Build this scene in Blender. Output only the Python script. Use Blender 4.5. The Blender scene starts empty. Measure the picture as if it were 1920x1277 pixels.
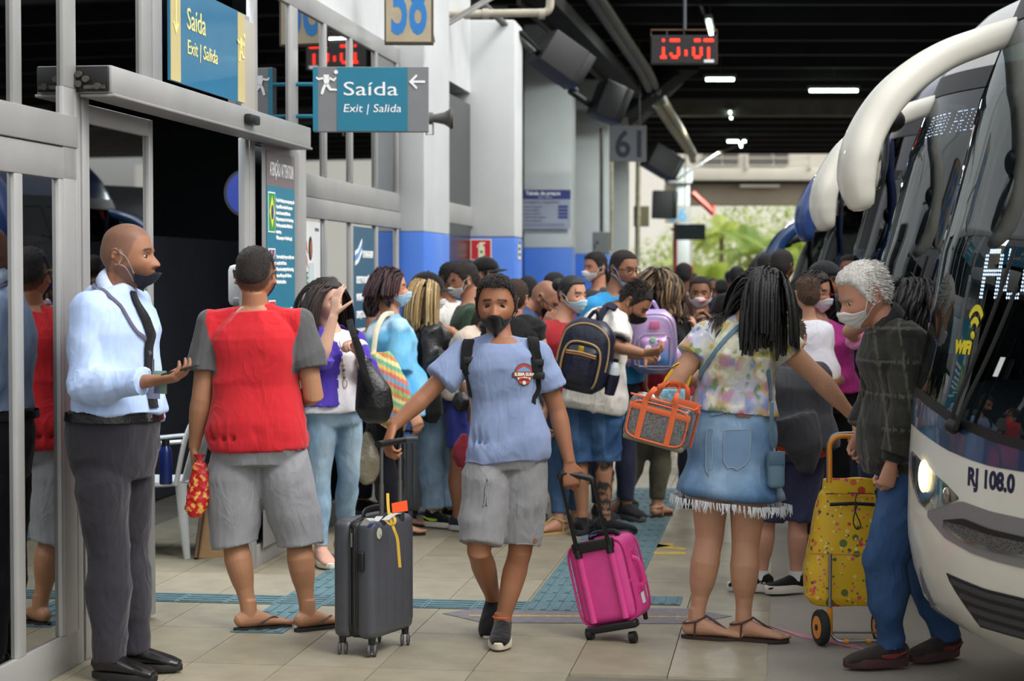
import bpy, bmesh, math, random
import numpy as np
from mathutils import Vector as V, Matrix, Euler
from mathutils.bvhtree import BVHTree
random.seed(7); np.random.seed(7)
SC = bpy.context.scene
COL = SC.collection
R = math.radians
# ---------------------------------------------------------------- camera
F, H, PIT = 3600.0, 1.62, R(1.885)
cam = bpy.data.cameras.new('camera'); camo = bpy.data.objects.new('camera', cam); COL.objects.link(camo)
camo.location = (0, 0, H); camo.rotation_euler = (R(90) - PIT, 0, 0)
cam.sensor_width = 36; cam.lens = 36 * F / 1920; cam.clip_end = 400
cam.dof.use_dof = True; cam.dof.focus_distance = 8.6; cam.dof.aperture_fstop = 3.2
SC.camera = camo
# ---------------------------------------------------------------- daylight
w = bpy.data.worlds.new('world'); SC.world = w; w.use_nodes = True
nt = w.node_tree; bg = nt.nodes['Background']
sky = nt.nodes.new('ShaderNodeTexSky'); sky.sky_type = 'NISHITA'; sky.sun_disc = False
sky.sun_elevation = R(50); sky.sun_rotation = R(110); sky.dust_density = 4; sky.air_density = 1.5
hsv = nt.nodes.new('ShaderNodeHueSaturation'); hsv.inputs['Saturation'].default_value = .16
nt.links.new(sky.outputs[0], hsv.inputs['Color']); nt.links.new(hsv.outputs[0], bg.inputs['Color'])
bg.inputs['Strength'].default_value = 0.27
sun = bpy.data.lights.new('sun', 'SUN'); suno = bpy.data.objects.new('sun', sun); COL.objects.link(suno)
sun.energy = 1.1; sun.angle = R(14); sun.color = (1, .96, .9); suno.rotation_euler = (R(40), 0, R(38))
SC.view_settings.view_transform = 'Standard'; SC.view_settings.look = 'None'
SC.view_settings.exposure = 0.0; SC.view_settings.gamma = 1; SC.view_settings.use_curve_mapping = False
SC.cycles.max_bounces = 7; SC.cycles.transparent_max_bounces = 12
# ---------------------------------------------------------------- places
def ray(px, py):
    x = (px - 960) / F; y = -(py - 638.5) / F
    return V((x, math.cos(PIT) + y * math.sin(PIT), -math.sin(PIT) + y * math.cos(PIT)))
def P(px, py, d):
    r = ray(px, py); t = d / r.y
    return V((r.x * t, d, H + r.z * t))
def G(px, py, z=0):
    r = ray(px, py); t = (z - H) / r.z
    return V((r.x * t, r.y * t, z))
# ---------------------------------------------------------------- materials
MATS = {}
def lin(c):
    return tuple(((x / 255) / 12.92 if x / 255 < .04045 else ((x / 255 + .055) / 1.055) ** 2.4) for x in c[:3])
def M(name, col=(200, 200, 200), rough=.6, metal=0, spec=.5, bump=None, vary=None, attr=False, emit=0, coat=0, sheen=0, aniso=None):
    """col in display 0-255. bump=(scale,strength[,stretch xyz]), vary=(scale,amount)."""
    if name in MATS: return MATS[name]
    m = bpy.data.materials.new(name); m.use_nodes = True; MATS[name] = m
    n = m.node_tree.nodes; l = m.node_tree.links; b = n['Principled BSDF']
    c = (*lin(col), 1)
    b.inputs['Base Color'].default_value = c
    b.inputs['Roughness'].default_value = rough; b.inputs['Metallic'].default_value = metal
    b.inputs['Specular IOR Level'].default_value = spec; b.inputs['Coat Weight'].default_value = coat
    b.inputs['Sheen Weight'].default_value = sheen
    src = None
    if attr:
        a = n.new('ShaderNodeAttribute'); a.attribute_name = 'Col'; src = a.outputs['Color']
    tc = n.new('ShaderNodeTexCoord')
    if vary:
        t = n.new('ShaderNodeTexNoise'); t.inputs['Scale'].default_value = vary[0]; t.inputs['Detail'].default_value = 5
        l.new(tc.outputs['Object'], t.inputs['Vector'])
        mr = n.new('ShaderNodeMapRange'); mr.inputs['From Min'].default_value = .3; mr.inputs['From Max'].default_value = .7
        mr.inputs['To Min'].default_value = 1 - vary[1]; mr.inputs['To Max'].default_value = 1 + vary[1]
        l.new(t.outputs['Fac'], mr.inputs['Value'])
        mx = n.new('ShaderNodeVectorMath'); mx.operation = 'SCALE'
        if src: l.new(src, mx.inputs[0])
        else: mx.inputs[0].default_value = c[:3]
        l.new(mr.outputs[0], mx.inputs['Scale']); src = mx.outputs[0]
    if src: l.new(src, b.inputs['Base Color'])
    if bump:
        mp = n.new('ShaderNodeMapping'); l.new(tc.outputs['Object'], mp.inputs['Vector'])
        if len(bump) > 2: mp.inputs['Scale'].default_value = bump[2]
        t = n.new('ShaderNodeTexNoise'); t.inputs['Scale'].default_value = bump[0]; t.inputs['Detail'].default_value = 4
        l.new(mp.outputs[0], t.inputs['Vector'])
        bp = n.new('ShaderNodeBump'); bp.inputs['Strength'].default_value = bump[1]; bp.inputs['Distance'].default_value = .01
        l.new(t.outputs['Fac'], bp.inputs['Height']); l.new(bp.outputs[0], b.inputs['Normal'])
    if emit:
        b.inputs['Emission Strength'].default_value = emit
        b.inputs['Emission Color'].default_value = c
    return m
def glass(name, tint, trans=.3, rough=.02, f0=.1, fmax=.9, pw_=3):
    """pane: part tinted see-through, part mirror by angle"""
    if name in MATS: return MATS[name]
    m = bpy.data.materials.new(name); m.use_nodes = True; MATS[name] = m
    n = m.node_tree.nodes; l = m.node_tree.links
    out = n['Material Output']; n.remove(n['Principled BSDF'])
    tr = n.new('ShaderNodeBsdfTransparent'); tr.inputs['Color'].default_value = (*[x * trans for x in lin(tint)], 1)
    gl = n.new('ShaderNodeBsdfGlossy'); gl.inputs['Roughness'].default_value = rough; gl.inputs['Color'].default_value = (.9, .93, .95, 1)
    fr = n.new('ShaderNodeLayerWeight'); fr.inputs['Blend'].default_value = .5
    mr = n.new('ShaderNodeMapRange'); mr.inputs['To Min'].default_value = f0; mr.inputs['To Max'].default_value = fmax
    pw = n.new('ShaderNodeMath'); pw.operation = 'POWER'; pw.inputs[1].default_value = pw_
    l.new(fr.outputs['Facing'], pw.inputs[0]); l.new(pw.outputs[0], mr.inputs['Value'])
    mx = n.new('ShaderNodeMixShader'); l.new(mr.outputs[0], mx.inputs[0]); l.new(tr.outputs[0], mx.inputs[1]); l.new(gl.outputs[0], mx.inputs[2])
    l.new(mx.outputs[0], out.inputs['Surface'])
    return m
def nodes(m):
    n = m.node_tree.nodes; return n, m.node_tree.links, n.get('Principled BSDF')
# ---------------------------------------------------------------- mesh collector
def basis(z, hint=None):
    z = V(z).normalized()
    h = V(hint) if hint is not None else V((0, 0, 1))
    if abs(z.dot(h.normalized())) > .98: h = V((0, 1, 0)) if abs(z.y) < .9 else V((1, 0, 0))
    x = h.cross(z).normalized(); y = z.cross(x)
    return x, y, z
class MB:
    def __init__(s): s.v = []; s.f = []; s.c = []; s.mi = []; s.cur = None; s.m = 0
    def add(s, vs, fs):
        k = len(s.v); s.v.extend([tuple(p) for p in vs]); s.f.extend([tuple(i + k for i in f) for f in fs])
        s.mi.extend([s.m] * len(fs))
        s.c.extend([s.cur or (1, 1, 1)] * len(vs)); return s
    def box(s, c, sz, rot=None, ax=None):
        c = V(c); vs = []
        for i in (-1, 1):
            for j in (-1, 1):
                for k in (-1, 1):
                    p = V((i * sz[0] / 2, j * sz[1] / 2, k * sz[2] / 2))
                    if rot is not None: p = rot @ p
                    if ax: p = ax[0] * p.x + ax[1] * p.y + ax[2] * p.z
                    vs.append(c + p)
        return s.add(vs, [(0, 1, 3, 2), (4, 6, 7, 5), (0, 4, 5, 1), (2, 3, 7, 6), (0, 2, 6, 4), (1, 5, 7, 3)])
    def loft(s, rings, caps=True, closed=True):
        n = len(rings[0]); vs = [p for r in rings for p in r]; fs = []
        for i in range(len(rings) - 1):
            for j in range(n if closed else n - 1):
                a = i * n + j; b = i * n + (j + 1) % n
                fs.append((a, b, b + n, a + n))
        if caps:
            fs.append(tuple(range(n))[::-1]); k = (len(rings) - 1) * n; fs.append(tuple(range(k, k + n)))
        return s.add(vs, fs)
    def tube(s, pts, rad, n=10, caps=True, hint=None, round_=False):
        """rad: one number, list of numbers or list of (a,b); a lies along the hint-side axis"""
        pts = [V(p) for p in pts]
        if not isinstance(rad, (list, tuple)): rad = [rad] * len(pts)
        rad = [r if isinstance(r, (tuple, list)) else (r, r) for r in rad]
        rings = []; px = None
        for i, p in enumerate(pts):
            t = (pts[min(i + 1, len(pts) - 1)] - pts[max(i - 1, 0)])
            if t.length < 1e-9: t = V((0, 0, 1))
            t.normalize()
            if hint is not None: x, y, _ = basis(t, hint)
            elif px is None: x, y, _ = basis(t)
            else:
                x = (px - t * px.dot(t)).normalized(); y = t.cross(x)
            px = x
            rings.append([p + x * (rad[i][0] * math.cos(2 * math.pi * j / n)) + y * (rad[i][1] * math.sin(2 * math.pi * j / n)) for j in range(n)])
        if round_:
            def cap(i, sg):
                p = pts[i]; t = (pts[i] - pts[i - sg] if 0 <= i - sg < len(pts) else t).normalized()
                out = []
                for k in (1, 2):
                    q = math.sin(k * .55); cc = math.cos(k * .55); r0 = min(rad[i])
                    out.append([p + (v - p) * cc + t * r0 * q for v in rings[i]])
                return out
            a = cap(len(pts) - 1, 1); b = cap(0, -1)
            rings = b[::-1] + rings + a
        return s.loft(rings, caps)
    def ball(s, c, r, ax=None, nu=14, nv=10):
        c = V(c)
        if not isinstance(r, (tuple, list)): r = (r, r, r)
        ax = ax or (V((1, 0, 0)), V((0, 1, 0)), V((0, 0, 1)))
        vs = [c + ax[2] * r[2]]
        for i in range(1, nv):
            th = math.pi * i / nv
            for j in range(nu):
                ph = 2 * math.pi * j / nu
                vs.append(c + ax[0] * (r[0] * math.sin(th) * math.cos(ph)) + ax[1] * (r[1] * math.sin(th) * math.sin(ph)) + ax[2] * (r[2] * math.cos(th)))
        vs.append(c - ax[2] * r[2]); fs = []
        for j in range(nu): fs.append((0, 1 + j, 1 + (j + 1) % nu))
        for i in range(nv - 2):
            for j in range(nu):
                a = 1 + i * nu + j; b = 1 + i * nu + (j + 1) % nu; fs.append((a, a + nu, b + nu, b))
        k = len(vs) - 1
        for j in range(nu): fs.append((k, k - nu + (j + 1) % nu, k - nu + j))
        return s.add(vs, fs)
    def prism(s, pts, vec):
        """pts: planar polygon; vec: thickness"""
        pts = [V(p) for p in pts]; n = len(pts); vec = V(vec)
        vs = pts + [p + vec for p in pts]
        return s.add(vs, [tuple(range(n))[::-1], tuple(range(n, 2 * n))] + [(i, (i + 1) % n, (i + 1) % n + n, i + n) for i in range(n)])
    def grid(s, rows):
        """open sheet from rows of points"""
        return s.loft(rows, caps=False, closed=False)
    def mesh(s, name='m'):
        me = bpy.data.meshes.new(name); me.from_pydata(s.v, [], s.f); me.update(); return me
    def build(s, name, mat, parent=None, smooth=True, bevel=0, solid=0, sub=0, label=None, seg=2, kind=None, angle=40, fixn=True):
        me = s.mesh(name)
        if fixn:
            bm = bmesh.new(); bm.from_mesh(me); bmesh.ops.recalc_face_normals(bm, faces=bm.faces); bm.to_mesh(me); bm.free()
        if s.cur is not None: setcol(me, s.c)
        mats = mat if isinstance(mat, (list, tuple)) else [mat]
        for mm in mats: me.materials.append(mm)
        if len(mats) > 1: me.polygons.foreach_set('material_index', s.mi)
        o = bpy.data.objects.new(name, me); COL.objects.link(o)
        mods = []
        if solid: md = o.modifiers.new('s', 'SOLIDIFY'); md.thickness = solid; md.offset = 0; mods.append(md)
        if bevel: md = o.modifiers.new('b', 'BEVEL'); md.width = bevel; md.segments = seg; md.limit_method = 'ANGLE'; md.angle_limit = R(35); mods.append(md)
        if sub: md = o.modifiers.new('u', 'SUBSURF'); md.levels = md.render_levels = sub; mods.append(md)
        if mods: bake(o)
        if smooth: shade(o.data, angle)
        if parent: o.parent = parent; o.matrix_parent_inverse = pinv(parent)
        if label: o['label'] = label
        if kind: o['kind'] = kind
        return o
def pinv(p):
    m = Matrix.LocRotScale(p.location, p.rotation_euler, p.scale)
    return m.inverted() if p.parent is None else (pinv(p.parent).inverted() @ p.matrix_parent_inverse @ m).inverted()
TMP = bpy.data.scenes.new('scratch')
def evald(o):
    TMP.collection.objects.link(o); vl = TMP.view_layers[0]; vl.update(); dg = vl.depsgraph; dg.update()
    me = bpy.data.meshes.new_from_object(o.evaluated_get(dg)); TMP.collection.objects.unlink(o); return me
def bake(o):
    me = evald(o); old = o.data; o.modifiers.clear(); o.data = me
    bpy.data.meshes.remove(old)
def shade(me, angle=40):
    me.shade_smooth() if hasattr(me, 'shade_smooth') else me.polygons.foreach_set('use_smooth', [True] * len(me.polygons))
    if angle and angle < 180 and hasattr(me, 'set_sharp_from_angle'): me.set_sharp_from_angle(angle=R(angle))
def setcol(me, cols):
    a = me.color_attributes.new('Col', 'FLOAT_COLOR', 'POINT') if 'Col' not in me.color_attributes else me.color_attributes['Col']
    c = np.ones((len(me.vertices), 4), dtype=np.float32); cc = np.asarray(cols, dtype=np.float32)
    c[:, :3] = cc[:, :3]; a.data.foreach_set('color', c.ravel())
def getco(me):
    a = np.empty(len(me.vertices) * 3, dtype=np.float32); me.vertices.foreach_get('co', a); return a.reshape(-1, 3)
def putco(me, a): me.vertices.foreach_set('co', np.asarray(a, dtype=np.float32).ravel()); me.update()
def getno(me):
    a = np.empty(len(me.vertices) * 3, dtype=np.float32); me.vertex_normals.foreach_get('vector', a) if hasattr(me, 'vertex_normals') else me.vertices.foreach_get('normal', a); return a.reshape(-1, 3)
VROT = np.array(Euler((.7, .5, .9)).to_matrix())
def vnoise(p, sc=1.0, seed=0):
    """value noise -1..1 in numpy"""
    p = np.asarray(p, dtype=np.float64) @ VROT * sc + seed * 17.31
    i = np.floor(p).astype(np.int64); f = p - i; f = f * f * (3 - 2 * f)
    def h(a):
        n = (a[:, 0] * 374761393 + a[:, 1] * 668265263 + a[:, 2] * 2147483647 + seed * 974711) & 0x7fffffff
        n = ((n ^ (n >> 13)) * 1274126177) & 0x7fffffff; n = n ^ (n >> 16)
        return (n & 0xffff) / 32767.5 - 1
    r = 0
    for dx in (0, 1):
        for dy in (0, 1):
            for dz in (0, 1):
                wgt = (f[:, 0] if dx else 1 - f[:, 0]) * (f[:, 1] if dy else 1 - f[:, 1]) * (f[:, 2] if dz else 1 - f[:, 2])
                r = r + wgt * h(i + np.array([dx, dy, dz]))
    return r
def remesh(mb, voxel, smooth=2, dec=None):
    me = mb.mesh('r'); o = bpy.data.objects.new('r', me)
    bm = bmesh.new(); bm.from_mesh(me); bmesh.ops.recalc_face_normals(bm, faces=bm.faces); bm.to_mesh(me); bm.free()
    md = o.modifiers.new('r', 'REMESH'); md.mode = 'VOXEL'; md.voxel_size = voxel; md.use_smooth_shade = True
    if smooth: sm = o.modifiers.new('s', 'SMOOTH'); sm.factor = .5; sm.iterations = smooth
    if dec: dc = o.modifiers.new('d', 'DECIMATE'); dc.ratio = dec
    bake(o); me = o.data; bpy.data.objects.remove(o); return me
def obj(name, me, mat, parent=None, smooth=True, label=None, angle=180):
    if mat: me.materials.clear(); me.materials.append(mat)
    if smooth: shade(me, angle)
    o = bpy.data.objects.new(name, me); COL.objects.link(o)
    if parent: o.parent = parent; o.matrix_parent_inverse = pinv(parent)
    if label: o['label'] = label
    return o
def thing(name, label, cat, loc=(0, 0, 0), group=None):
    o = bpy.data.objects.new(name, None); COL.objects.link(o); o.location = loc; o.empty_display_size = .1
    o['label'] = label; o['category'] = cat
    if group: o['group'] = group
    return o
def tag(o, label, cat, group=None, kind=None):
    o['label'] = label; o['category'] = cat
    if group: o['group'] = group
    if kind: o['kind'] = kind
    return o
def struct(o, label=None, cat=None):
    o['kind'] = 'structure'
    if label: o['label'] = label
    if cat: o['category'] = cat
    return o
def text(s, o, xd, ud, h, mat, parent=None, name='lettering', width=None, ext=.001, shear=0, bold=0, align='LEFT', label=None, res=3):
    """raised lettering: o = baseline start, xd reading direction, ud up, h cap height"""
    cu = bpy.data.curves.new('t', 'FONT'); cu.body = s; cu.size = h / .70; cu.extrude = ext; cu.shear = shear; cu.offset = bold
    cu.resolution_u = res; cu.align_x = align
    t = bpy.data.objects.new('t', cu); me = evald(t); bpy.data.objects.remove(t)
    co = getco(me)
    if width and len(co):
        k = width / max(1e-6, co[:, 0].max() - co[:, 0].min()); co[:, 0] *= k
    xd = V(xd).normalized(); ud = V(ud).normalized(); nd = xd.cross(ud)
    w_ = np.outer(co[:, 0], xd) + np.outer(co[:, 1], ud) + np.outer(co[:, 2], nd) + np.array(o)
    putco(me, w_)
    ob = obj(name, me, mat, parent, smooth=False, label=label); return ob
def bez(pts, n=8):
    """smooth curve through points"""
    pts = [V(p) for p in pts]; out = []
    for i in range(len(pts) - 1):
        p0 = pts[max(i - 1, 0)]; p1 = pts[i]; p2 = pts[i + 1]; p3 = pts[min(i + 2, len(pts) - 1)]
        for k in range(n):
            t = k / n
            out.append(.5 * ((2 * p1) + (p2 - p0) * t + (2 * p0 - 5 * p1 + 4 * p2 - p3) * t * t + (3 * p1 - p0 - 3 * p2 + p3) * t ** 3))
    out.append(pts[-1]); return out
def interp(x, xs, ys): return float(np.interp(x, xs, ys))
# ================================================================ people
SKINM = M('skin', rough=.5, spec=.35, attr=True, vary=(9, .06), bump=(300, .05))
n_, l_, b_ = nodes(SKINM); b_.inputs['Subsurface Weight'].default_value = .12; b_.inputs['Subsurface Radius'].default_value = (.02, .008, .004)
b_.inputs['Subsurface Scale'].default_value = .5
EYEM = M('eye_ball', rough=.15, attr=True)
CLOTH = M('cotton_cloth', rough=.9, spec=.2, attr=True, vary=(30, .04), bump=(500, .10), sheen=.15)
DENIM = M('denim_cloth', rough=.85, spec=.2, attr=True, vary=(14, .16), bump=(500, .3))
for m__, st_ in ((CLOTH, .34), (DENIM, .34)):    # soft creases in the weave
    n_, l_, b_ = nodes(m__); tc = n_.new('ShaderNodeTexCoord'); mp = n_.new('ShaderNodeMapping'); mp.inputs['Scale'].default_value = (1, 1, .45); mp.inputs['Rotation'].default_value = (.3, .5, .2); nz = n_.new('ShaderNodeTexNoise'); nz.inputs['Scale'].default_value = 8.5; nz.inputs['Detail'].default_value = 2; nz.inputs['Distortion'].default_value = 1.2
    ab = n_.new('ShaderNodeMath'); ab.operation = 'SUBTRACT'; ab.inputs[1].default_value = .5; a2 = n_.new('ShaderNodeMath'); a2.operation = 'ABSOLUTE'; bp = n_.new('ShaderNodeBump'); bp.inputs['Strength'].default_value = st_; bp.inputs['Distance'].default_value = .05; bp.invert = True
    l_.new(tc.outputs['Object'], mp.inputs['Vector']); l_.new(mp.outputs[0], nz.inputs['Vector']); l_.new(nz.outputs['Fac'], ab.inputs[0]); l_.new(ab.outputs[0], a2.inputs[0]); l_.new(a2.outputs[0], bp.inputs['Height']); ob_ = [x for x in n_ if x.type == 'BUMP' and x != bp][0]; l_.new(bp.outputs[0], ob_.inputs['Normal'])
LEATH = M('shiny_leather', rough=.35, attr=True, bump=(60, .35))
HAIRM = M('hair_strands', rough=.5, attr=True, vary=(150, .28), bump=(260, .5, (1, 1, .05)))
n_, l_, b_ = nodes(HAIRM); mp_ = [x for x in n_ if x.type == 'MAPPING'][0]; nz_ = [x for x in n_ if x.type == 'TEX_NOISE' and abs(x.inputs['Scale'].default_value - 150) < 1][0]; l_.new(mp_.outputs[0], nz_.inputs['Vector'])
FUZZM = M('short_hair', rough=.75, attr=True, vary=(260, .3), bump=(500, .8))
def sm(x, a, b):
    t = np.clip((x - a) / (b - a), 0, 1); return t * t * (3 - 2 * t)
def headpt(u, fine=True):
    x, y, z = u.T
    X = x * .0765; Y = y * .098; Z = z * .1175; low = np.clip(-z, 0, 1); fr = np.clip(y, 0, 1); bk = np.clip(-y, 0, 1)
    X = X * (1 - .33 * sm(low, .2, 1)) * (1 + .05 * fr * (1 - low))
    X = X * (1 + .12 * sm(z, .3, .8)); Y = Y * (1 + .10 * sm(z, .3, .85)); Z = np.where(z > 0, .1175 * np.clip(z, 0, 1) ** .9, Z)
    Y = Y + .045 * low ** 1.4 * fr + .05 * bk * low ** 1.2 - .004 * fr * sm(z, .2, .9)
    if fine:
        g = lambda x0, z0, sx, sz: (np.exp(-((X - x0) / sx) ** 2) + (np.exp(-((X + x0) / sx) ** 2) if x0 else 0)) * np.exp(-((Z - z0) / sz) ** 2)
        ridge = sm(-Z, -.014, .034) * (1 - sm(-Z, .036, .047))
        f = .024 * np.exp(-(X / (.0085 + .005 * ridge)) ** 2) * ridge + .010 * g(.0135, -.036, .0075, .008)
        f = f + .006 * g(.027, .019, .02, .007) - .011 * g(.031, .001, .0155, .011) + .004 * g(.048, -.025, .015, .018) - .003 * g(0, .012, .01, .01)
        f = f + .0065 * g(0, -.0595, .019, .0045) + .0075 * g(0, -.0705, .016, .005) - .005 * g(0, -.065, .024, .0022) - .005 * g(0, -.083, .018, .006) + .008 * g(0, -.1, .02, .013)
        Y = Y + f * sm(y, .05, .35)
    return np.stack([X, Y, Z], 1)
def dirs(nu, nv):
    th = np.linspace(.02, math.pi - .02, nv); ph = np.linspace(0, 2 * math.pi, nu, endpoint=False)
    T, Pp = np.meshgrid(th, ph, indexing='ij')
    return np.stack([np.sin(T) * np.sin(Pp), np.sin(T) * np.cos(Pp), np.cos(T)], -1).reshape(-1, 3)
def hairline(u):
    """signed: >0 where scalp hair grows"""
    a = np.abs(np.arctan2(u[:, 0], u[:, 1]))
    zl = np.interp(a, [0, .5, .85, 1.05, 1.2, 1.42, 1.55, 1.75, 1.95, 2.3, 2.7, 3.15], [.60, .60, .55, .35, .1, -.28, -.1, .22, -.25, -.5, -.6, -.62])
    return u[:, 2] - zl
class Person:
    def __init__(s, label, d, head, neck, pel, yaw=0, hyaw=None, hpitch=0, hroll=0, sw=.155, k=1.0, fat=1.0, fem=False,
                 shR=None, shL=None, armR=None, armL=None, legR=None, legL=None, skin=(150, 105, 80), hh=.235, pyaw=None, detail=1, group=None, mid=None, name='person', cat='person', bare=False):
        s.bare = bare
        s.d = d; s.k = k; s.fat = fat; s.fem = fem; s.detail = detail; s.skin = lin(skin); s.hh = hh
        pt = lambda q: P(q[0], q[1], d + (q[2] if len(q) > 2 else 0))
        s.pt = pt
        s.head = pt(head); s.neck = pt(neck); s.pel = pt(pel); s.mid = pt(mid) if mid else s.pel.lerp(s.neck, .5)
        s.yaw = yaw; s.pyaw = yaw if pyaw is None else pyaw
        s.rt, s.fw = s.axes(yaw); s.prt, s.pfw = s.axes(s.pyaw)
        hy = yaw if hyaw is None else hyaw
        r, f = s.axes(hy); up = V((0, 0, 1)); m = Matrix((r, f, up)).transposed()
        m = m @ Matrix.Rotation(-R(hpitch), 3, 'X') @ Matrix.Rotation(R(hroll), 3, 'Y')
        s.hm = Matrix.Translation(s.head) @ m.to_4x4() @ Matrix.Scale(hh / .235, 4)
        sp = (s.neck - s.pel).normalized()
        s.shR = pt(shR) if shR else s.neck - sp * .065 * k + s.rt * sw * k
        s.shL = pt(shL) if shL else s.neck - sp * .065 * k - s.rt * sw * k
        s.sw = sw
        s.arm = {}; s.leg = {}
        for side, a in (('R', armR), ('L', armL)):
            if a: s.arm[side] = dict(a, el=pt(a['el']), wr=pt(a['wr']))
        for side, a in (('R', legR), ('L', legL)):
            if a: s.leg[side] = dict(a, kn=pt(a['kn']), an=pt(a['an']))
        for side in s.leg:
            a = s.leg[side]
            if not a.get('fp') and abs(a['an'].z - .1) < .2 and a.get('ground', True): a['an'].z = .085 * k + .013
        s.hip = {'R': s.pel + s.prt * .088 * k * fat ** .5, 'L': s.pel - s.prt * .088 * k * fat ** .5}
        s.rootloc = V((s.pel.x, s.pel.y, 0))
        s.root = thing(name, label, cat, s.rootloc, group)
    def axes(s, yaw):
        a = R(yaw); return V((-math.cos(a), -math.sin(a), 0)), V((math.sin(a), -math.cos(a), 0))
    def sh(s, side): return s.shR if side == 'R' else s.shL
    def H(s, x, y, z): return s.hm @ V((x, y, z))
    def spine(s, f):
        if f < 0: return s.pel + (s.pel - s.neck).normalized() * (-f) * (s.neck - s.pel).length * (1 if True else 0)
        a = s.pel.lerp(s.mid, min(1, f * 2)) if f < .5 else s.mid.lerp(s.neck, (f - .5) * 2)
        return a
    PROF_M = [(-.2, .125, .095), (-.06, .158, .112), (.08, .165, .118), (.25, .155, .112), (.42, .145, .105), (.6, .155, .112), (.76, .168, .118), (.88, .15, .1), (.96, .105, .075), (1.03, .058, .056)]
    PROF_F = [(-.2, .135, .105), (-.06, .172, .12), (.08, .172, .12), (.25, .15, .108), (.42, .128, .095), (.58, .138, .105), (.72, .148, .128), (.86, .135, .1), (.95, .095, .07), (1.03, .05, .05)]
    def prof(s, f):
        t = s.PROF_F if s.fem else s.PROF_M
        fs = [q[0] for q in t]; return interp(f, fs, [q[1] for q in t]) * s.k, interp(f, fs, [q[2] for q in t]) * s.k
    def ring(s, f, inf=0, n=28, belly=0, wmul=1, dmul=1):
        c = s.spine(f); a, b = s.prof(f)
        fat = 1 + (s.fat - 1) * interp(f, [-.2, .1, .4, .8, 1], [1, 1.1, 1.2, .7, .3])
        a = a * fat * wmul + inf; b = b * fat * dmul + inf
        t = min(max(f, 0), 1)
        rt = (s.prt * (1 - t) + s.rt * t)
        if rt.length < .2: rt = s.rt
        if f > .7 : rt = rt.lerp((s.shR - s.shL).normalized(), (min(f, .95) - .7) * 3)
        rt.normalize(); up = (s.spine(f + .05) - s.spine(f - .05)).normalized(); rt = (rt - up * rt.dot(up)).normalized(); fw = up.cross(rt)
        if belly: c = c + fw * belly * math.exp(-((f - .25) / .25) ** 2)
        out = []
        for j in range(n):
            t = 2 * math.pi * j / n; ct = math.cos(t); st = math.sin(t)
            e = .85
            out.append(c + rt * (a * math.copysign(abs(ct) ** e, ct)) + fw * (b * math.copysign(abs(st) ** e, st)))
        return out
    def torso(s, mb, f0, f1, inf=0, belly=0, flare=0, step=.07, wmul=1, dmul=1):
        n = max(3, int((f1 - f0) / step)); rings = []
        for i in range(n + 1):
            f = f0 + (f1 - f0) * i / n
            rings.append(s.ring(f, inf + flare * max(0, (.45 - f)) , belly=belly, wmul=wmul, dmul=dmul))
        mb.loft(rings)
    def shoulder(s, mb, side, inf=0, am=1):
        k = s.k; S_ = s.sh(side)
        c = s.spine(.97); mb.tube([c, c.lerp(S_, .55) + V((0, 0, .004)), S_], [(.042 * k + inf), .045 * k + inf, .05 * k * am + inf], n=14)
        mb.ball(S_, .052 * k * am + inf, nu=16, nv=12)
        ch = s.spine(.74); mb.tube([ch.lerp(S_, .35), S_ - (s.neck - s.pel).normalized() * .03], [.06 * k + inf, .048 * k * am + inf], n=14)
    def upper(s, side, frac=1): return s.sh(side).lerp(s.arm[side]['el'], frac)
    def arm_tube(s, mb, side, f0, f1, inf=0, am=1, flare=0):
        """f in 0..2 : 0 shoulder, 1 elbow, 2 wrist"""
        a = s.arm[side]; S_ = s.sh(side); E = a['el']; W = a['wr']; k = s.k
        def at(f): return S_.lerp(E, f) if f <= 1 else E.lerp(W, f - 1)
        def r(f): return interp(f, [0, .35, .8, 1, 1.25, 1.6, 2], [.052, .047, .04, .04, .0425, .033, .0255]) * k * (am if f < 1.7 else 1)
        fs = [f0 + (f1 - f0) * i / 10 for i in range(11)]
        fs = sorted(set(fs + ([1.0] if f0 < 1 < f1 else [])))
        mb.tube([at(f) for f in fs], [r(f) + inf + flare * (f - f0) / max(.01, f1 - f0) for f in fs], n=16)
    def leg_at(s, side, f):
        a = s.leg[side]; Hh = s.hip[side]; return Hh.lerp(a['kn'], f) if f <= 1 else a['kn'].lerp(a['an'], f - 1)
    def leg_tube(s, mb, side, f0, f1, inf=0, lm=1, flare=0, calf=True, prof=None):
        a = s.leg[side]; k = s.k
        axis = (a['kn'] - s.hip[side])
        def r(f): return interp(f, [0, .3, .7, .95, 1.1, 1.32, 1.6, 1.85, 2], [.086, .083, .066, .054, .05, .056, .046, .036, .036]) * k * (lm if f < 1.7 else 1) if not prof else interp(f, prof[0], prof[1])
        def c(f):
            p = s.leg_at(side, f)
            if calf and f > 1: p = p - s.pfw * .018 * k * math.exp(-((f - 1.3) / .25) ** 2)
            return p
        fs = [f0 + (f1 - f0) * i / 14 for i in range(15)]
        fs = sorted(set(fs + ([1.0] if f0 < 1 < f1 else [])))
        mb.tube([c(f) for f in fs], [r(f) * (1 - .12 * max(0, .35 - f) / .35) + inf * interp(f, [0, .4], [.35, 1]) + flare * max(0, (f - f0) / max(.01, f1 - f0)) for f in fs], n=18)
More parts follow.
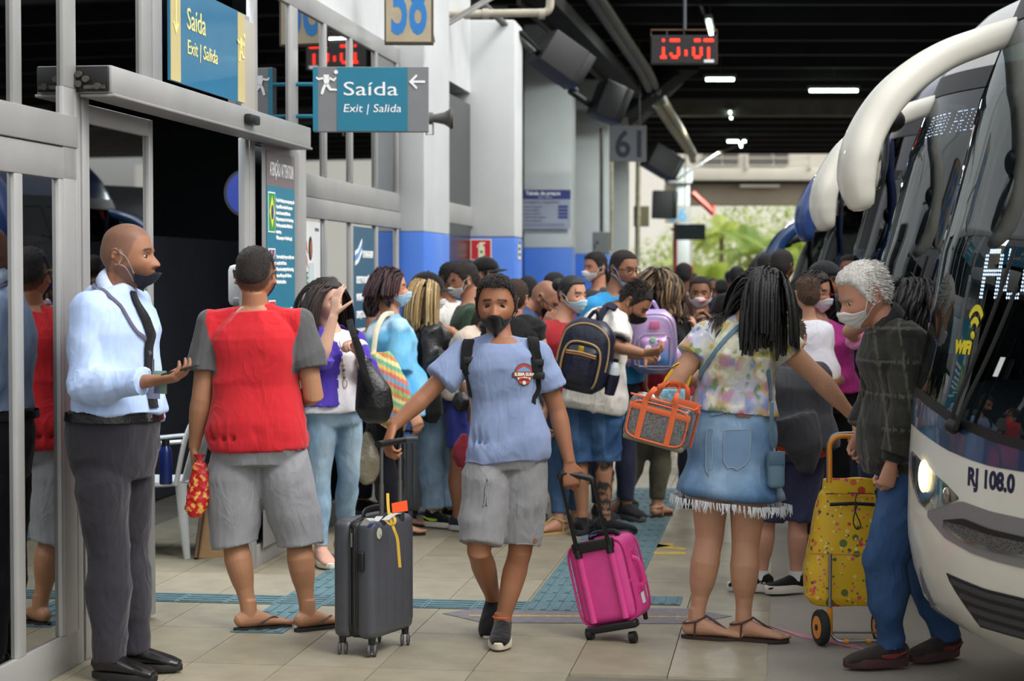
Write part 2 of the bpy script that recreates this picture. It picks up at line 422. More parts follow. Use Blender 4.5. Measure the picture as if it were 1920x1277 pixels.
    def hand(s, mb, side):
        a = s.arm[side]; W = a['wr']; fd = a.get('dir')
        if fd is None: fd = (W - a['el']).normalized()
        fd = V(fd).normalized(); n = V(a.get('pn', s.rt * (-1 if side == 'R' else 1))); n = (n - fd * n.dot(fd)).normalized()
        t = fd.cross(n) * (-1 if side == 'R' else 1)
        if a.get('flip'): t = -t
        cu = a.get('curl', 25); q = s.k * a.get('size', 1.0) * 1.02; sp = a.get('spread', 1.0)
        mb.tube([W - fd * .02 * q, W, W + fd * .03 * q, W + fd * .065 * q, W + fd * .09 * q, W + fd * .098 * q],
                [(.024 * q, .021 * q), (.027 * q, .02 * q), (.035 * q, .018 * q), (.041 * q, .016 * q), (.041 * q, .013 * q), (.036 * q, .008 * q)], n=16, hint=n)
        tips = []
        for i, (off, L, c0) in enumerate(((.030, .93, 1), (.010, 1.03, 1.0), (-.011, .97, 1.05), (-.031, .76, 1.1))):
            p = W + fd * (.088 - .004 * abs(i - 1)) * q + t * off * q; ang = 0; pts = [p - fd * .015 * q]; d0 = (fd + t * off * 2.2 * sp).normalized()
            pts.append(p)
            for j, seg in enumerate((.046, .028, .022)):
                ang += R(cu) * c0 * (.9 if j == 0 else 1.0)
                dd = d0 * math.cos(ang) + n * math.sin(ang); p = p + dd * seg * L * q; pts.append(p)
            mb.tube(pts, [.0085 * q, .0092 * q, .0086 * q, .008 * q, .0062 * q], n=9, round_=True); tips.append(p)
        p = W + fd * .022 * q + t * .024 * q + n * .004; dd = (fd * .62 + t * .7 + n * a.get('tn', .3)).normalized(); pts = [p]
        for j, seg in enumerate((.043, .033, .026)):
            p = p + dd * seg * q; pts.append(p); dd = (dd + fd * .35 * (j + .5) + n * a.get('tcurl', .25) * (j + 1)).normalized()
        mb.tube(pts, [.014 * q, .0115 * q, .0098 * q, .0075 * q], n=9, round_=True)
        a['hc'] = W + fd * .075 * q; a['fd'] = fd; a['n'] = n; a['t'] = t; a['tips'] = tips
    def foot_frame(s, side):
        a = s.leg[side]; r, f = s.axes(a.get('fy', s.pyaw)); p = R(a.get('fp', 0)); up = V((0, 0, 1))
        f2 = f * math.cos(p) - up * math.sin(p); u2 = up * math.cos(p) + f * math.sin(p)
        return a['an'], r, f2, u2
    FOOT = [(-.062, .016, .016, .024), (-.05, .028, .028, .03), (-.02, .034, .04, .04), (.03, .036, .04, .04), (.08, .041, .029, .029), (.125, .046, .021, .021), (.16, .044, .0155, .0155), (.178, .036, .012, .012)]
    def foot(s, mb, side, toes=True):
        A, r, f, u = s.foot_frame(side); k = s.k; b = A - u * .085 * k
        pts = []; rd = []; fk = 1 if toes else .86
        for (x, w_, h_, z) in s.FOOT: pts.append(b + f * x * k * fk + u * (z * k + (0 if toes else .016))); rd.append((w_ * k * fk, h_ * k * fk))
        mb.tube(pts, rd, n=14, hint=u)
        mb.tube([A + u * .04 * k, A, A - u * .05 * k], [.037 * k, .037 * k, .033 * k], n=12)
        if toes:
            for i, (o_, L, rr) in enumerate(((-.026, .2, .0125), (-.008, .198, .0085), (.007, .19, .0082), (.02, .18, .0078), (.031, .168, .0075))):
                sd = 1 if side == 'R' else -1
                mb.tube([b + f * .14 * k + r * (o_ * sd * k) + u * .014 * k, b + f * L * k + r * (o_ * sd * k) + u * .011 * k], [rr * k, rr * k], n=8, round_=True)
    def body(s, arms=True, legs=True, brow=(40, 30, 25), lips=(150, 85, 80), stubble=None, scalp=None, feet=('bare', 'bare'), vox=None, hide_torso=False, lm=1, am=1, face=True):
        mb = MB(); hd = s.detail
        nu, nv = (96, 84) if hd > 1 else (64, 56) if hd == 1 else (36, 30)
        co = headpt(dirs(nu, nv)); M4 = np.array(s.hm)
        wc = co @ M4[:3, :3].T + M4[:3, 3]
        mb.loft([[wc[i * nu + j] for j in range(nu)] for i in range(nv)])
        q = s.hh / .235
        for sg in (-1, 1):      # ears
            c = s.H(sg * .0765, -.008, -.008); xa = (s.hm.to_3x3() @ V((1, 0, 0))).normalized(); ya = (s.hm.to_3x3() @ V((0, 1, 0))).normalized(); za = (s.hm.to_3x3() @ V((0, 0, 1))).normalized()
            xo = (xa * sg + ya * -.45).normalized(); yo = za.cross(xo)
            mb.ball(c, (.006 * q, .014 * q, .026 * q), (xo, yo, za), 10, 8)
            pts = [s.H(sg * (.078 + .008 * math.sin(t) ** 2), -.010 + .017 * math.cos(t + .2), -.004 + .03 * math.sin(t)) for t in np.linspace(-1.2, 3.4, 12)]
            pts = [p + xo * .004 for p in pts]
            mb.tube(pts, .0045 * q, n=7)
        mb.tube([s.neck - (s.neck - s.spine(.9)) * .3, s.neck + (s.H(0, -.02, -.07) - s.neck) * .4, s.H(0, -.022, -.06)], [.062 * s.k * s.fat ** .5, .054 * s.k * s.fat ** .5, .054 * s.k], n=18)
        s.torso(mb, -.2, 1.02)
        for side in s.arm:
            s.shoulder(mb, side, am=am); s.arm_tube(mb, side, 0, 2, am=am); s.hand(mb, side)
        for side in s.leg:
            s.leg_tube(mb, side, 0, 2, lm=lm); s.foot(mb, side, toes=s.leg[side].get('toes', s.bare))
        vox = vox or (.0045 if hd > 1 else .0064 if hd == 1 else .013)
        me = remesh(mb, vox, 2, .30 if hd > 1 else .25 if hd == 1 else .4)
        # paint
        co = getco(me); c = np.tile(np.array(s.skin), (len(co), 1)); Mi = np.array(s.hm.inverted())
        h = co @ Mi[:3, :3].T + Mi[:3, 3]; X, Y, Z = np.abs(h[:, 0]), h[:, 1], h[:, 2]
        def mix(col, a):
            nonlocal c
            a = np.clip(a, 0, 1)[:, None]; c = c * (1 - a) + np.array(lin(col)) * a
        near = (np.abs(Z) < .13) & (np.abs(Y) < .14) & (X < .09)
        if face and near.any():
            c[near] *= (1 + .10 * np.exp(-((X[near] - .03) / .03) ** 2 - ((Z[near] + .03) / .03) ** 2))[:, None] * np.array([1.03, .98, .98])
            mix(lips, (Y > .06) * np.exp(-(X / .021) ** 4 - ((Z + .0655) / .0085) ** 4) * near * .8)
            zb = .0245 - .25 * np.maximum(0, X - .03)
            mix(brow, (Y > .05) * near * (1 - sm(np.abs(Z - zb), .003, .0065)) * sm(X, .008, .014) * (1 - sm(X, .044, .052)))
        if scalp or stubble:
            u = h / np.maximum(1e-6, np.linalg.norm(h / np.array([.0765, .098, .1175]), axis=1))[:, None] / np.array([.0765, .098, .1175])
            if scalp: mix(scalp[0], near * sm(hairline(u) + .04 * vnoise(h, 80), -.03, .06) * scalp[1])
            if stubble: mix(stubble[0], near * (Y > -.03) * sm(-Z - .35 * (X < .045) * np.maximum(0, .045 - X), .03, .05) * (1 - np.exp(-(X / .024) ** 4 - ((Z + .0655) / .009) ** 4)) * stubble[1])
        setcol(me, c)
        s.bodyo = obj('body', me, SKINM, s.root)
        if face and hd > 0: s.eyes()
        return s
    def eyes(s, gaze=(0, 0), iris=(45, 30, 20)):
        q = s.hh / .235
        for sg in (-1, 1):
            mb = MB(); c = V((sg * .0312, .0742, .0005)); r = .0125
            nu, nv = (22, 18) if s.detail > 1 else (14, 12); g = V((gaze[0] + sg * .13, 1, gaze[1])).normalized(); ax = basis(g)
            vs = []; cols = []
            for i in range(nv + 1):
                th = math.pi * i / nv
                for j in range(nu):
                    ph = 2 * math.pi * j / nu
                    p = ax[2] * math.cos(th) + ax[0] * (math.sin(th) * math.cos(ph)) + ax[1] * (math.sin(th) * math.sin(ph))
                    vs.append(s.hm @ (c + p * r)); cols.append(lin((12, 8, 8)) if th < .2 else lin(iris) if th < .56 else lin((215, 205, 198)))
            fs = [(i * nu + j, i * nu + (j + 1) % nu, (i + 1) * nu + (j + 1) % nu, (i + 1) * nu + j) for i in range(nv) for j in range(nu)]
            mb.add(vs, fs); mb.c = cols; mb.cur = (1, 1, 1)
            mb.build('eye', EYEM, s.root, fixn=False)
            lid = MB(); lid.cur = tuple(x * .82 for x in s.skin)   # upper and lower lids hug the ball
            for lo, hi in ((.30, 1.5), (-1.4, -.36)):
                rows = []
                for i in range(5):
                    el = lo + (hi - lo) * i / 4; row = []
                    for j in range(13):
                        az = -1.35 + 2.7 * j / 12; e2 = el - (.18 if lo > 0 and i == 0 else -.15 if (lo < 0 and i == 4) else 0) * (az / 1.3) ** 2
                        row.append(s.hm @ (c + V((math.sin(az) * math.cos(e2), math.cos(az) * math.cos(e2), math.sin(e2))) * (r + .0012)))
                    rows.append(row)
                lid.grid(rows)
            lid.build('eyelid', SKINM, s.root, solid=.0012, fixn=False)
    def hair(s, col=(25, 20, 18), top=.014, side=.004, rough=.004, line=0, name='hair', mat=None, back=0, seed=0, bun=None):
        nu, nv = (72, 48) if s.detail > 0 else (40, 26)
        u = dirs(nu, nv); base = headpt(u, False)
        m = sm(hairline(u) - line, -.02, .05); t = sm(u[:, 2], -.1, .6)
        th = (side + (top - side) * t + back * np.clip(-u[:, 1], 0, 1))
        th = th + rough * vnoise(u, 9, seed) + rough * .5 * vnoise(u, 24, seed + 1)
        off = -.006 * (1 - m) + np.maximum(th, .0015) * m
        co = base + u * off[:, None]; M4 = np.array(s.hm); wc = co @ M4[:3, :3].T + M4[:3, 3]
        mb = MB(); mb.cur = lin(col); mb.loft([[wc[i * nu + j] for j in range(nu)] for i in range(nv)])
        if bun:
            c = V(bun[0]); mb.ball(s.hm @ c, bun[1] * s.hh / .235, nu=18, nv=14)
        me_c = lin(col)
        return mb.build(name, mat or FUZZM, s.root, angle=180)
    def tufts(s, col, n=1500, L=.014, comb=(0, .5, 0), stand=.6, w_=.0016, base=.006, line=0, zmin=-1, seed=3, name='hair_tufts', wave=0, col2=None):
        rnd = random.Random(seed); mb = MB(); M3 = s.hm.to_3x3(); q = s.hh / .235; cv = V(comb)
        U = []
        while len(U) < n:
            z = rnd.uniform(-.6, 1); a = rnd.uniform(-math.pi, math.pi); rr = math.sqrt(1 - z * z); u = (rr * math.sin(a), rr * math.cos(a), z); U.append(u)
        U = np.array(U); m = hairline(U) - line; Pt = headpt(U, False)
        for u, mm_, pt in zip(U, m, Pt):
            if mm_ < .0 or u[2] < zmin: continue
            un = V(u); l = L * rnd.uniform(.6, 1.2) * (.35 + .65 * min(1, max(0, u[2] + .35))) ; p0 = V(pt) + un * base * .6
            d = (un * stand + cv + V((rnd.uniform(-.35, .35), rnd.uniform(-.35, .35), rnd.uniform(-.2, .2))) - V((0, 0, .5)) * (1 - max(0, un.z))).normalized()
            p1 = p0 + d * l * .55; d2 = (d - un * .35 + V((rnd.uniform(-wave, wave), rnd.uniform(-wave, wave), rnd.uniform(-wave, wave)))).normalized(); p2 = p1 + d2 * l * .5
            k = rnd.uniform(.7, 1.4); cc = lin(col2 if col2 and rnd.random() > .6 else col); mb.cur = tuple(c * k for c in cc)
            mb.tube([s.hm @ p0, s.hm @ p1, s.hm @ p2], [w_ * q, w_ * .9 * q, w_ * .25 * q], n=4, caps=False)
        return mb.build(name, HAIRM, s.root, angle=180, fixn=False, kind='stuff')
    def long_hair(s, col=(20, 15, 14), L=.3, n=260, part=0.0, out=.02, r=.0042, wave=0, col2=None, avoid=True, back_only=False, front=.9, name='hair', seed=1, fwd=0):
        rnd = random.Random(seed); s.hair(col, .012, .008, .002, mat=HAIRM, name='hair_cap' if name == 'hair' else name)
        mb = MB(); M3 = s.hm.to_3x3(); q = s.hh / .235; hmi = s.hm.inverted()
        up = V((0, 0, 1)); caps = []
        for side in ('R', 'L'): caps.append((s.neck, s.sh(side), .062 * s.k + .012))
        for i in range(n):
            for _ in range(40):
                a = rnd.uniform(-math.pi, math.pi); z = rnd.uniform(-.45, .98); rr = math.sqrt(1 - z * z); u = V((rr * math.sin(a), rr * math.cos(a), z))
                if back_only and abs(a) < 1.3 and z < .6: continue
                if float(hairline(np.array([u]))[0]) > .02: break
            p = s.hm @ V(headpt(np.array([u]), False)[0] + np.array(u) * .004)
            sgn = 1 if u.x > part * .07 else -1
            dloc = V((sgn * .8, -.25 - .5 * (abs(a) > 1.6) + fwd, .15 if z > .5 else -.6)); dr = (M3 @ dloc).normalized(); pts = [p]
            Lh = L * rnd.uniform(.9, 1.03) + max(0, z) * .12; steps = max(5, int(Lh / .03)); ph = rnd.uniform(0, 6)
            lift = out * rnd.uniform(.4, 1.2)
            for k_ in range(steps):
                dr = (dr + V((0, 0, -.42))).normalized(); p = p + dr * (Lh / steps)
                if wave: p = p + V((math.sin(k_ * .9 + ph), math.cos(k_ * .8 + ph), 0)) * wave
                l = hmi @ p; e = V((l.x / (.0765 + lift), (l.y + .004) / (.098 + lift), l.z / (.1175 + lift)))
                if e.length < 1 and l.z > -.09: l = V((l.x / e.length, l.y / e.length, l.z / e.length)) ; p = s.hm @ l
                elif l.z <= -.09 and e.xy.length < .75 and l.z > -.2: p = s.hm @ V((l.x * .75 / max(.1, e.xy.length), l.y * .75 / max(.1, e.xy.length), l.z))
                if avoid:
                    for (A, B, rd) in caps:
                        ab = B - A; t = max(0, min(1, (p - A).dot(ab) / ab.length_squared)); c = A + ab * t; dv = p - c
                        if dv.length < rd and dv.length > 1e-5: p = c + dv.normalized() * rd
                    f = (p - s.pel).dot((s.neck - s.pel)) / (s.neck - s.pel).length_squared
                    if 0 < f < .96:
                        c = s.spine(f); aa, bb = s.prof(f); aa += .022; bb += .03; dv = p - c; x = dv.dot(s.rt); y = dv.dot(s.fw); e2 = math.hypot(x / aa, y / bb)
                        if 0 < e2 < 1: p = c + s.rt * (x / e2) + s.fw * (y / e2) + V((0, 0, dv.z))
                pts.append(p)
            cc = col if not col2 or rnd.random() > .5 else col2
            kq = rnd.uniform(.9, 1.12); mb.cur = tuple(x * kq for x in lin(cc))
            m = len(pts); hn = pts[m // 2] - s.H(0, 0, 0); hn.z = 0; mb.tube(pts, [(r * 3.4 * q * (1 - .55 * (j / m) ** 3), r * .35 * q) for j in range(m)], n=4, caps=False, hint=hn if hn.length > .01 and not wave else None)
        return mb.build(name, HAIRM, s.root, angle=180, fixn=False)
    # ---------------- clothes
    def local(s, co):
        """garment coordinates: x to the person's right, y forward, f along the spine"""
        sp = np.array(s.neck - s.pel); L2 = sp @ sp; d = co - np.array(s.pel); f = d @ sp / L2
        c = np.array(s.pel) + np.clip(f, 0, 1)[:, None] * sp; dd = co - c
        return dd @ np.array(s.rt), dd @ np.array(s.fw), f
    def folds(s, me, amp=.006, sc=7, seed=0, hem=None, keep=None):
        co = getco(me); no = getno(me)
        w_ = co + .03 * np.stack([vnoise(co, 5, seed + i) for i in range(3)], 1)
        w2 = w_ * np.array([1, 1, .38]) + np.array([0, 0, 0])
        w3 = np.stack([w_[:, 0] * .8 + w_[:, 2] * .6, w_[:, 1], w_[:, 2] * .8 - w_[:, 0] * .6], 1) * np.array([.45, 1, 1.3])
        r1 = 1 - 3 * np.abs(vnoise(w2, sc, seed)) ** .8; r2 = 1 - 3 * np.abs(vnoise(w3, sc * 1.1, seed + 5)) ** .8
        d = amp * (.55 * r1 + .55 * r2) + amp * .25 * vnoise(co, sc * 3, seed + 9)
        if keep is not None: d = d * keep(co)
        putco(me, co + no * d[:, None])
    def fit(s, me, under, margin=.005, reach=.07, flat=2):
        tree = BVHTree.FromPolygons([v.co.copy() for v in under.vertices], [tuple(p.vertices) for p in under.polygons]); co = getco(me); out = co.copy()
        for i, c in enumerate(co.tolist()):
            q, n, _, dd = tree.find_nearest(c, reach)
            if q is None or abs(n.z) > flat: continue
            if (V(c) - s.pel).dot(s.neck - s.pel) > .93 * (s.neck - s.pel).length_squared and (V(c) - s.neck).length < .11 * s.k: continue
            sd = (V(c) - q).dot(n)
            if sd < margin: out[i] = q + n * margin
        putco(me, out)
    def garment(s, name, mb, col, mat=None, vox=None, amp=.008, seed=1, fsc=7, label=None, paint=None, cut=None, solid=.004, sm_=2):
        vox = vox or (.008 if s.detail > 1 else .0105 if s.detail == 1 else .018)
        me = remesh(mb, vox, sm_, .5)
        if amp: s.folds(me, amp, fsc, seed)
        if getattr(s, 'bodyo', None) and s.detail > 0: s.fit(me, s.bodyo.data, .005)
        co = getco(me)
        c = np.tile(np.array(lin(col)), (len(co), 1)) if not callable(col) else col(s, co)
        setcol(me, c)
        if cut is not None:
            kill = cut(s, co); bm = bmesh.new(); bm.from_mesh(me); bm.verts.ensure_lookup_table()
            bmesh.ops.delete(bm, geom=[bm.verts[i] for i in np.nonzero(kill)[0]], context='VERTS'); bm.to_mesh(me); bm.free()
            o = obj(name, me, mat or CLOTH, s.root, label=label)
            md = o.modifiers.new('s', 'SOLIDIFY'); md.thickness = solid; md.offset = -1; bake(o); shade(o.data, 180)
            o.data.materials.clear(); o.data.materials.append(mat or CLOTH); return o
        return obj(name, me, mat or CLOTH, s.root, label=label)
    def top(s, col, name='shirt', sleeve=.6, inf=.014, hem=-.12, flare=.02, sflare=.012, mat=None, amp=.009, seed=1, belly=0, label=None, neckf=1.0, am=1, cut=None, sinf=.012, vox=None, sleeves=None, wmul=1, dmul=1, fsc=7, solid=.004, puff=0):
        mb = MB()
        if hem < .12: s.torso(mb, hem, neckf, inf, belly, flare + .03, wmul=wmul, dmul=dmul)
        else: s.torso(mb, hem, neckf, inf, belly, flare, wmul=wmul, dmul=dmul)
        for side in ('R', 'L'):
            s.shoulder(mb, side, inf * .75, am=am)
        for side in s.arm:
            sl = sleeves.get(side, sleeve) if sleeves else sleeve
            if sl: s.arm_tube(mb, side, 0, sl, sinf, am=am, flare=sflare)
        return s.garment(name, mb, col, mat, vox, amp, seed, fsc, label, cut=cut, solid=solid)
    def over(s, upper, lower, margin=.007):
        s.fit(upper.data, lower.data, margin, .05, .45)
        bm = bmesh.new(); bm.from_mesh(upper.data)
        for _ in range(4): bmesh.ops.smooth_vert(bm, verts=[v for v in bm.verts if (v.co - s.pel).dot(s.neck - s.pel) < .42 * (s.neck - s.pel).length_squared], factor=.5, use_axis_x=True, use_axis_y=True, use_axis_z=True)
        bm.to_mesh(upper.data); bm.free(); s.fit(upper.data, lower.data, margin * .4, .02, .45); return upper
    def onpx(s, tree, px, py):
        o = V((0, 0, H)); h = tree.ray_cast(o, ray(px, py).normalized())
        if h[0] is None: h = tree.find_nearest(P(px, py, s.d - .15))
        return h[0], h[1]
    def strap_px(s, pxs, width, col, over, name='strap', off=.006, thick=.004, mat=None, label=None):
        tree = s.surf(over); q = bez([V((a[0], a[1], 0)) for a in pxs], 6); Q = [s.onpx(tree, v.x, v.y) for v in q]; Q = [(a + n * off, n) for a, n in Q]
        for _ in range(2): Q = [((Q[max(0, i - 1)][0] + Q[i][0] * 2 + Q[min(len(Q) - 1, i + 1)][0]) / 4, (Q[max(0, i - 1)][1] + Q[i][1] + Q[min(len(Q) - 1, i + 1)][1]).normalized()) for i in range(len(Q))]
        mb = MB(); mb.cur = lin(col); rings = []
        for i, (p, n) in enumerate(Q):
            t = (Q[min(i + 1, len(Q) - 1)][0] - Q[max(i - 1, 0)][0]).normalized(); x = n.cross(t).normalized() * width / 2; nn = n * thick; rings.append([p - x, p + x, p + x + nn, p - x + nn])
        mb.loft(rings); return mb.build(name, mat or CLOTH, s.root, bevel=.001, label=label)
    def pants(s, col, name='trousers', to=1.93, inf=.012, flare=0, top=.2, mat=None, amp=.009, seed=2, lm=1, label=None, fsc=7, prof=None, vox=None, calf=False):
        mb = MB(); s.torso(mb, -.2, top, inf * .9)
        for side in s.leg:
            s.leg_tube(mb, side, 0, to, inf, lm=lm, flare=flare, calf=calf, prof=prof)
        return s.garment(name, mb, col, mat, vox, amp, seed, fsc, label)
    def collar(s, col, name='collar', r=.064, h=.02, mat=None, tilt=.25, rr=.006, zoff=-.012):
        up = (s.H(0, 0, -.06) - s.neck).normalized(); c = s.neck + up * zoff; rings = []
        f = (s.fw - up * s.fw.dot(up)).normalized(); r_ = f.cross(up)
        pts = []
        for j in range(25):
            t = 2 * math.pi * j / 24; pts.append(c + r_ * (r * s.k * math.cos(t)) + f * (r * s.k * 1.0 * math.sin(t)) - up * (tilt * r * s.k * (math.sin(t))))
        mb = MB(); mb.cur = lin(col)
        mb.tube(pts, [(rr, h / 2)] * 25, n=8, hint=up) if False else None
        n = len(pts)
        mb.loft([[p - (p - c).normalized() * .003 + up * h * .5 for p in pts[:-1]], [p + (p - c).normalized() * rr * .6 + up * h * .45 for p in pts[:-1]], [p + (p - c).normalized() * rr for p in pts[:-1]], [p + (p - c).normalized() * rr * .8 - up * h * .5 for p in pts[:-1]], [p - (p - c).normalized() * .004 - up * h * .5 for p in pts[:-1]]], caps=False)
        return mb.build(name, mat or CLOTH, s.root, angle=180)
    def mask(s, col=(20, 20, 22), kind='cloth', drop=0, strap=(20, 20, 22), label=None, peak=.012, top=None):
        """kind cloth (pointed) or pleated; drop: slid down towards the chin"""
        mb = MB(); mb.cur = lin(col); rows = []; nv, nu = 13, 25
        for i in range(nv):
            v = i / (nv - 1); row = []
            for j in range(nu):
                a = -1.12 + 2.24 * j / (nu - 1); e = abs(a) / 1.12
                zt = (-.018 + (-.018 if e > .25 else 0) * sm(np.array(e), .15, .6) - .004 * e) if top is None else top(e)
                zb = -.112 + .04 * e ** 1.5
                z = (zt * (1 - v) + zb * v) - drop * (1 - .5 * e); z = max(z, -.13 + .035 * e)
                zz = max(-.99, z / .1175); rr = math.sqrt(max(.02, 1 - min(.93, zz * zz)))
                u = np.array([[math.sin(a) * rr, math.cos(a) * rr, zz]]); b = headpt(u, False)[0]
                o = .007 + (peak + .014 * math.exp(-((z + .035) / .03) ** 2)) * math.exp(-(a / .33) ** 2)
                if kind == 'pleat': o += .0025 * math.sin(v * 22) * (1 - e)
                jx = 1.02
                row.append(s.hm @ V((b[0] * jx + math.sin(a) * o, b[1] + math.cos(a) * o, z)))
            rows.append(row)
        mb.grid(rows)
        o = mb.build('face_mask', CLOTH, s.root, solid=.002, label=label, fixn=False, angle=180)
        for sg, ia in ((-1, 0), (1, nu - 1)):
          for hi_ in (0, 1):
            sb = MB(); sb.cur = lin(strap); ear = s.H(sg * .085, -.018, .012); lo = s.H(sg * .083, -.016, -.03)
            sb.tube(bez([rows[0][ia], s.H(sg * .081, .02, 0), ear] if hi_ else [rows[-2][ia], s.H(sg * .078, .02, -.04), lo], 4), .0018, n=5); sb.build('ear_loop', CLOTH, s.root)
        return o
    def shoes(s, side, col=(25, 25, 28), sole=(210, 205, 195), kind='sneaker', mat=None, sh=.028, name='shoe', lift=.012, accent=None, label=None, wide=1, strapc=None):
        A, r, f, u = s.foot_frame(side); k = s.k; b = A - u * .085 * k; sd = 1 if side == 'R' else -1
        sh = max(sh, .025)
        def outline(g=1.0, zo=0, L0=-.07, L1=.205):
            out = []
            for j in range(28):
                t = 2 * math.pi * j / 28; x = math.cos(t); y = math.sin(t); xx = (L0 + L1) / 2 + x * (L1 - L0) / 2 * g
                wd = interp(xx, [-.075, -.04, .03, .13, .2], [.03, .036, .037, .05, .038]) * g * wide * 1.1; e = abs(y) ** .8 * (1 if y > 0 else -1)
                out.append(b + f * xx * k + r * ((e * wd + .004 * x * -sd) * k) + u * zo)
            return out
        if kind in ('sneaker', 'dress'):
            mb = MB(); mb.cur = lin(col)
            L = [(-.068, .022, .022, .048), (-.055, .036, .038, .054), (-.02, .040, .046, .06), (.03, .042, .044, .058), (.08, .045, .034, .048), (.125, .048, .027, .041), (.165, .045, .021, .034), (.198, .033, .013, .026)]
            mb.tube([b + f * (x * k) + u * (z * k - .007 + lift * .3) for x, w_, h_, z in L], [(w_ * k * wide, h_ * k) for x, w_, h_, z in L], n=18, hint=u)
            mb.tube([b + u * .06 * k - f * .01, b + u * .102 * k - f * .012], [.042 * k, .039 * k], n=16)
            me = remesh(mb, .0055 if s.detail > 1 else .009, 3, .5); co = getco(me); setcol(me, np.tile(np.array(lin(col)), (len(co), 1)))
            o = obj(name, me, mat or CLOTH, s.root, label=label)
            m2 = MB(); m2.cur = lin(sole); m2.loft([outline(1.0, -.004), outline(1.03, 0.002), outline(1.03, sh * .85), outline(.99, sh)])
            m2.build('sole', M('shoe_rubber', rough=.7, attr=True), s.root, parent_fix(o)) if False else child(m2.build('sole', M('shoe_rubber', rough=.7, attr=True), None), o)
            if kind == 'sneaker':
                m3 = MB(); m3.cur = lin(strapc or col)
                for i in range(4):
                    x = .03 + .022 * i; z = .088 - .016 * i
                    m3.tube([b + f * x * k + r * .022 * k + u * z * k * .97, b + f * (x + .004) * k + u * (z + .006) * k, b + f * x * k - r * .022 * k + u * z * k * .97], .0035, n=6)
                child(m3.build('laces', CLOTH, None), o)
            if accent:
                for q in (-1, 1):
                    m4 = MB(); m4.cur = lin(accent); m4.tube(bez([b + f * -.05 * k + r * q * .044 * k + u * .062 * k, b + f * .01 * k + r * q * .049 * k + u * .04 * k, b + f * .06 * k + r * q * .049 * k + u * .045 * k, b + f * -.02 * k + r * q * .047 * k + u * .05 * k], 4), .005, n=6)
                    child(m4.build('shoe_stripe', CLOTH, None), o)
            return o
        m2 = MB(); m2.cur = lin(sole); m2.loft([outline(1.0, -.012), outline(1.0, .002)])
        o = m2.build(name, M('shoe_rubber', rough=.7, attr=True), s.root, label=label)
        m3 = MB(); m3.cur = lin(col)
        toe = b + f * .145 * k - r * sd * -.014 * k * -1 + u * .028 * k; toe = b + f * .14 * k + r * sd * (-.017) * k + u * .03 * k
        if kind == 'flipflop':
            for q in (-1, 1):
                m3.tube(bez([toe, b + f * .1 * k + r * q * .034 * k + u * .045 * k, b + f * .03 * k + r * q * .043 * k + u * .015 * k], 5), [(.0055, .003)] * 11, n=6, hint=u)
            m3.tube([toe, toe - u * .025], .003, n=5)
        else:   # sandal with ankle strap
            m3.tube(bez([toe, b + f * .09 * k + u * .062 * k, b + f * .04 * k + u * .092 * k], 5), .0055, n=6)
            for q in (-1, 1):
                m3.tube(bez([b + f * .045 * k + u * .09 * k, b + f * .0 * k + r * q * .044 * k + u * .07 * k, b - f * .045 * k + r * q * .03 * k + u * .06 * k, b - f * .06 * k + u * .055 * k], 5), .005, n=6)
                m3.tube(bez([b + f * .0 * k + r * q * .044 * k + u * .07 * k, b + f * -.005 * k + r * q * .042 * k + u * .005], 3), .004, n=6)
        child(m3.build('strap', M('sandal_strap', rough=.5, attr=True), None), o)
        return o
    def surf(s, o):
        me = o.data; bm = BVHTree.FromPolygons([v.co.copy() for v in me.vertices], [tuple(p.vertices) for p in me.polygons]); return bm
    def strap(s, pts, width, col, over, name='strap', off=.006, thick=.004, mat=None, parent=None, label=None):
        """ribbon pulled onto a garment's surface"""
        tree = s.surf(over); C0 = s.spine(.6); P_ = bez(pts, 8); L_ = []; Rr = []; nrm = []
        Q = []
        for p in P_:
            hit = tree.find_nearest(p); q, n = hit[0], hit[1]; Q.append((q + n * off, n))
        Q2 = []
        for i in range(len(Q)):
            a = Q[max(0, i - 1)]; b = Q[i]; c = Q[min(len(Q) - 1, i + 1)]; Q2.append(((a[0] + b[0] * 2 + c[0]) / 4, (a[1] + b[1] + c[1]).normalized()))
        mb = MB(); mb.cur = lin(col); rings = []
        for i, (q, n) in enumerate(Q2):
            t = (Q2[min(i + 1, len(Q2) - 1)][0] - Q2[max(i - 1, 0)][0]).normalized(); x = n.cross(t).normalized() * width / 2; nn = n * thick
            rings.append([q - x, q + x, q + x + nn, q - x + nn])
        mb.loft(rings)
        return mb.build(name, mat or CLOTH, parent or s.root, bevel=.001, label=label)
def child(o, par):
    o.parent = par
    m = Matrix(); p = par; ch = []
    while p: ch.append(p); p = p.parent
    for q in ch[::-1]: m = m @ q.matrix_parent_inverse @ Matrix.LocRotScale(q.location, q.rotation_euler, q.scale)
    o.matrix_parent_inverse = m.inverted(); return o
def parent_fix(o): return None
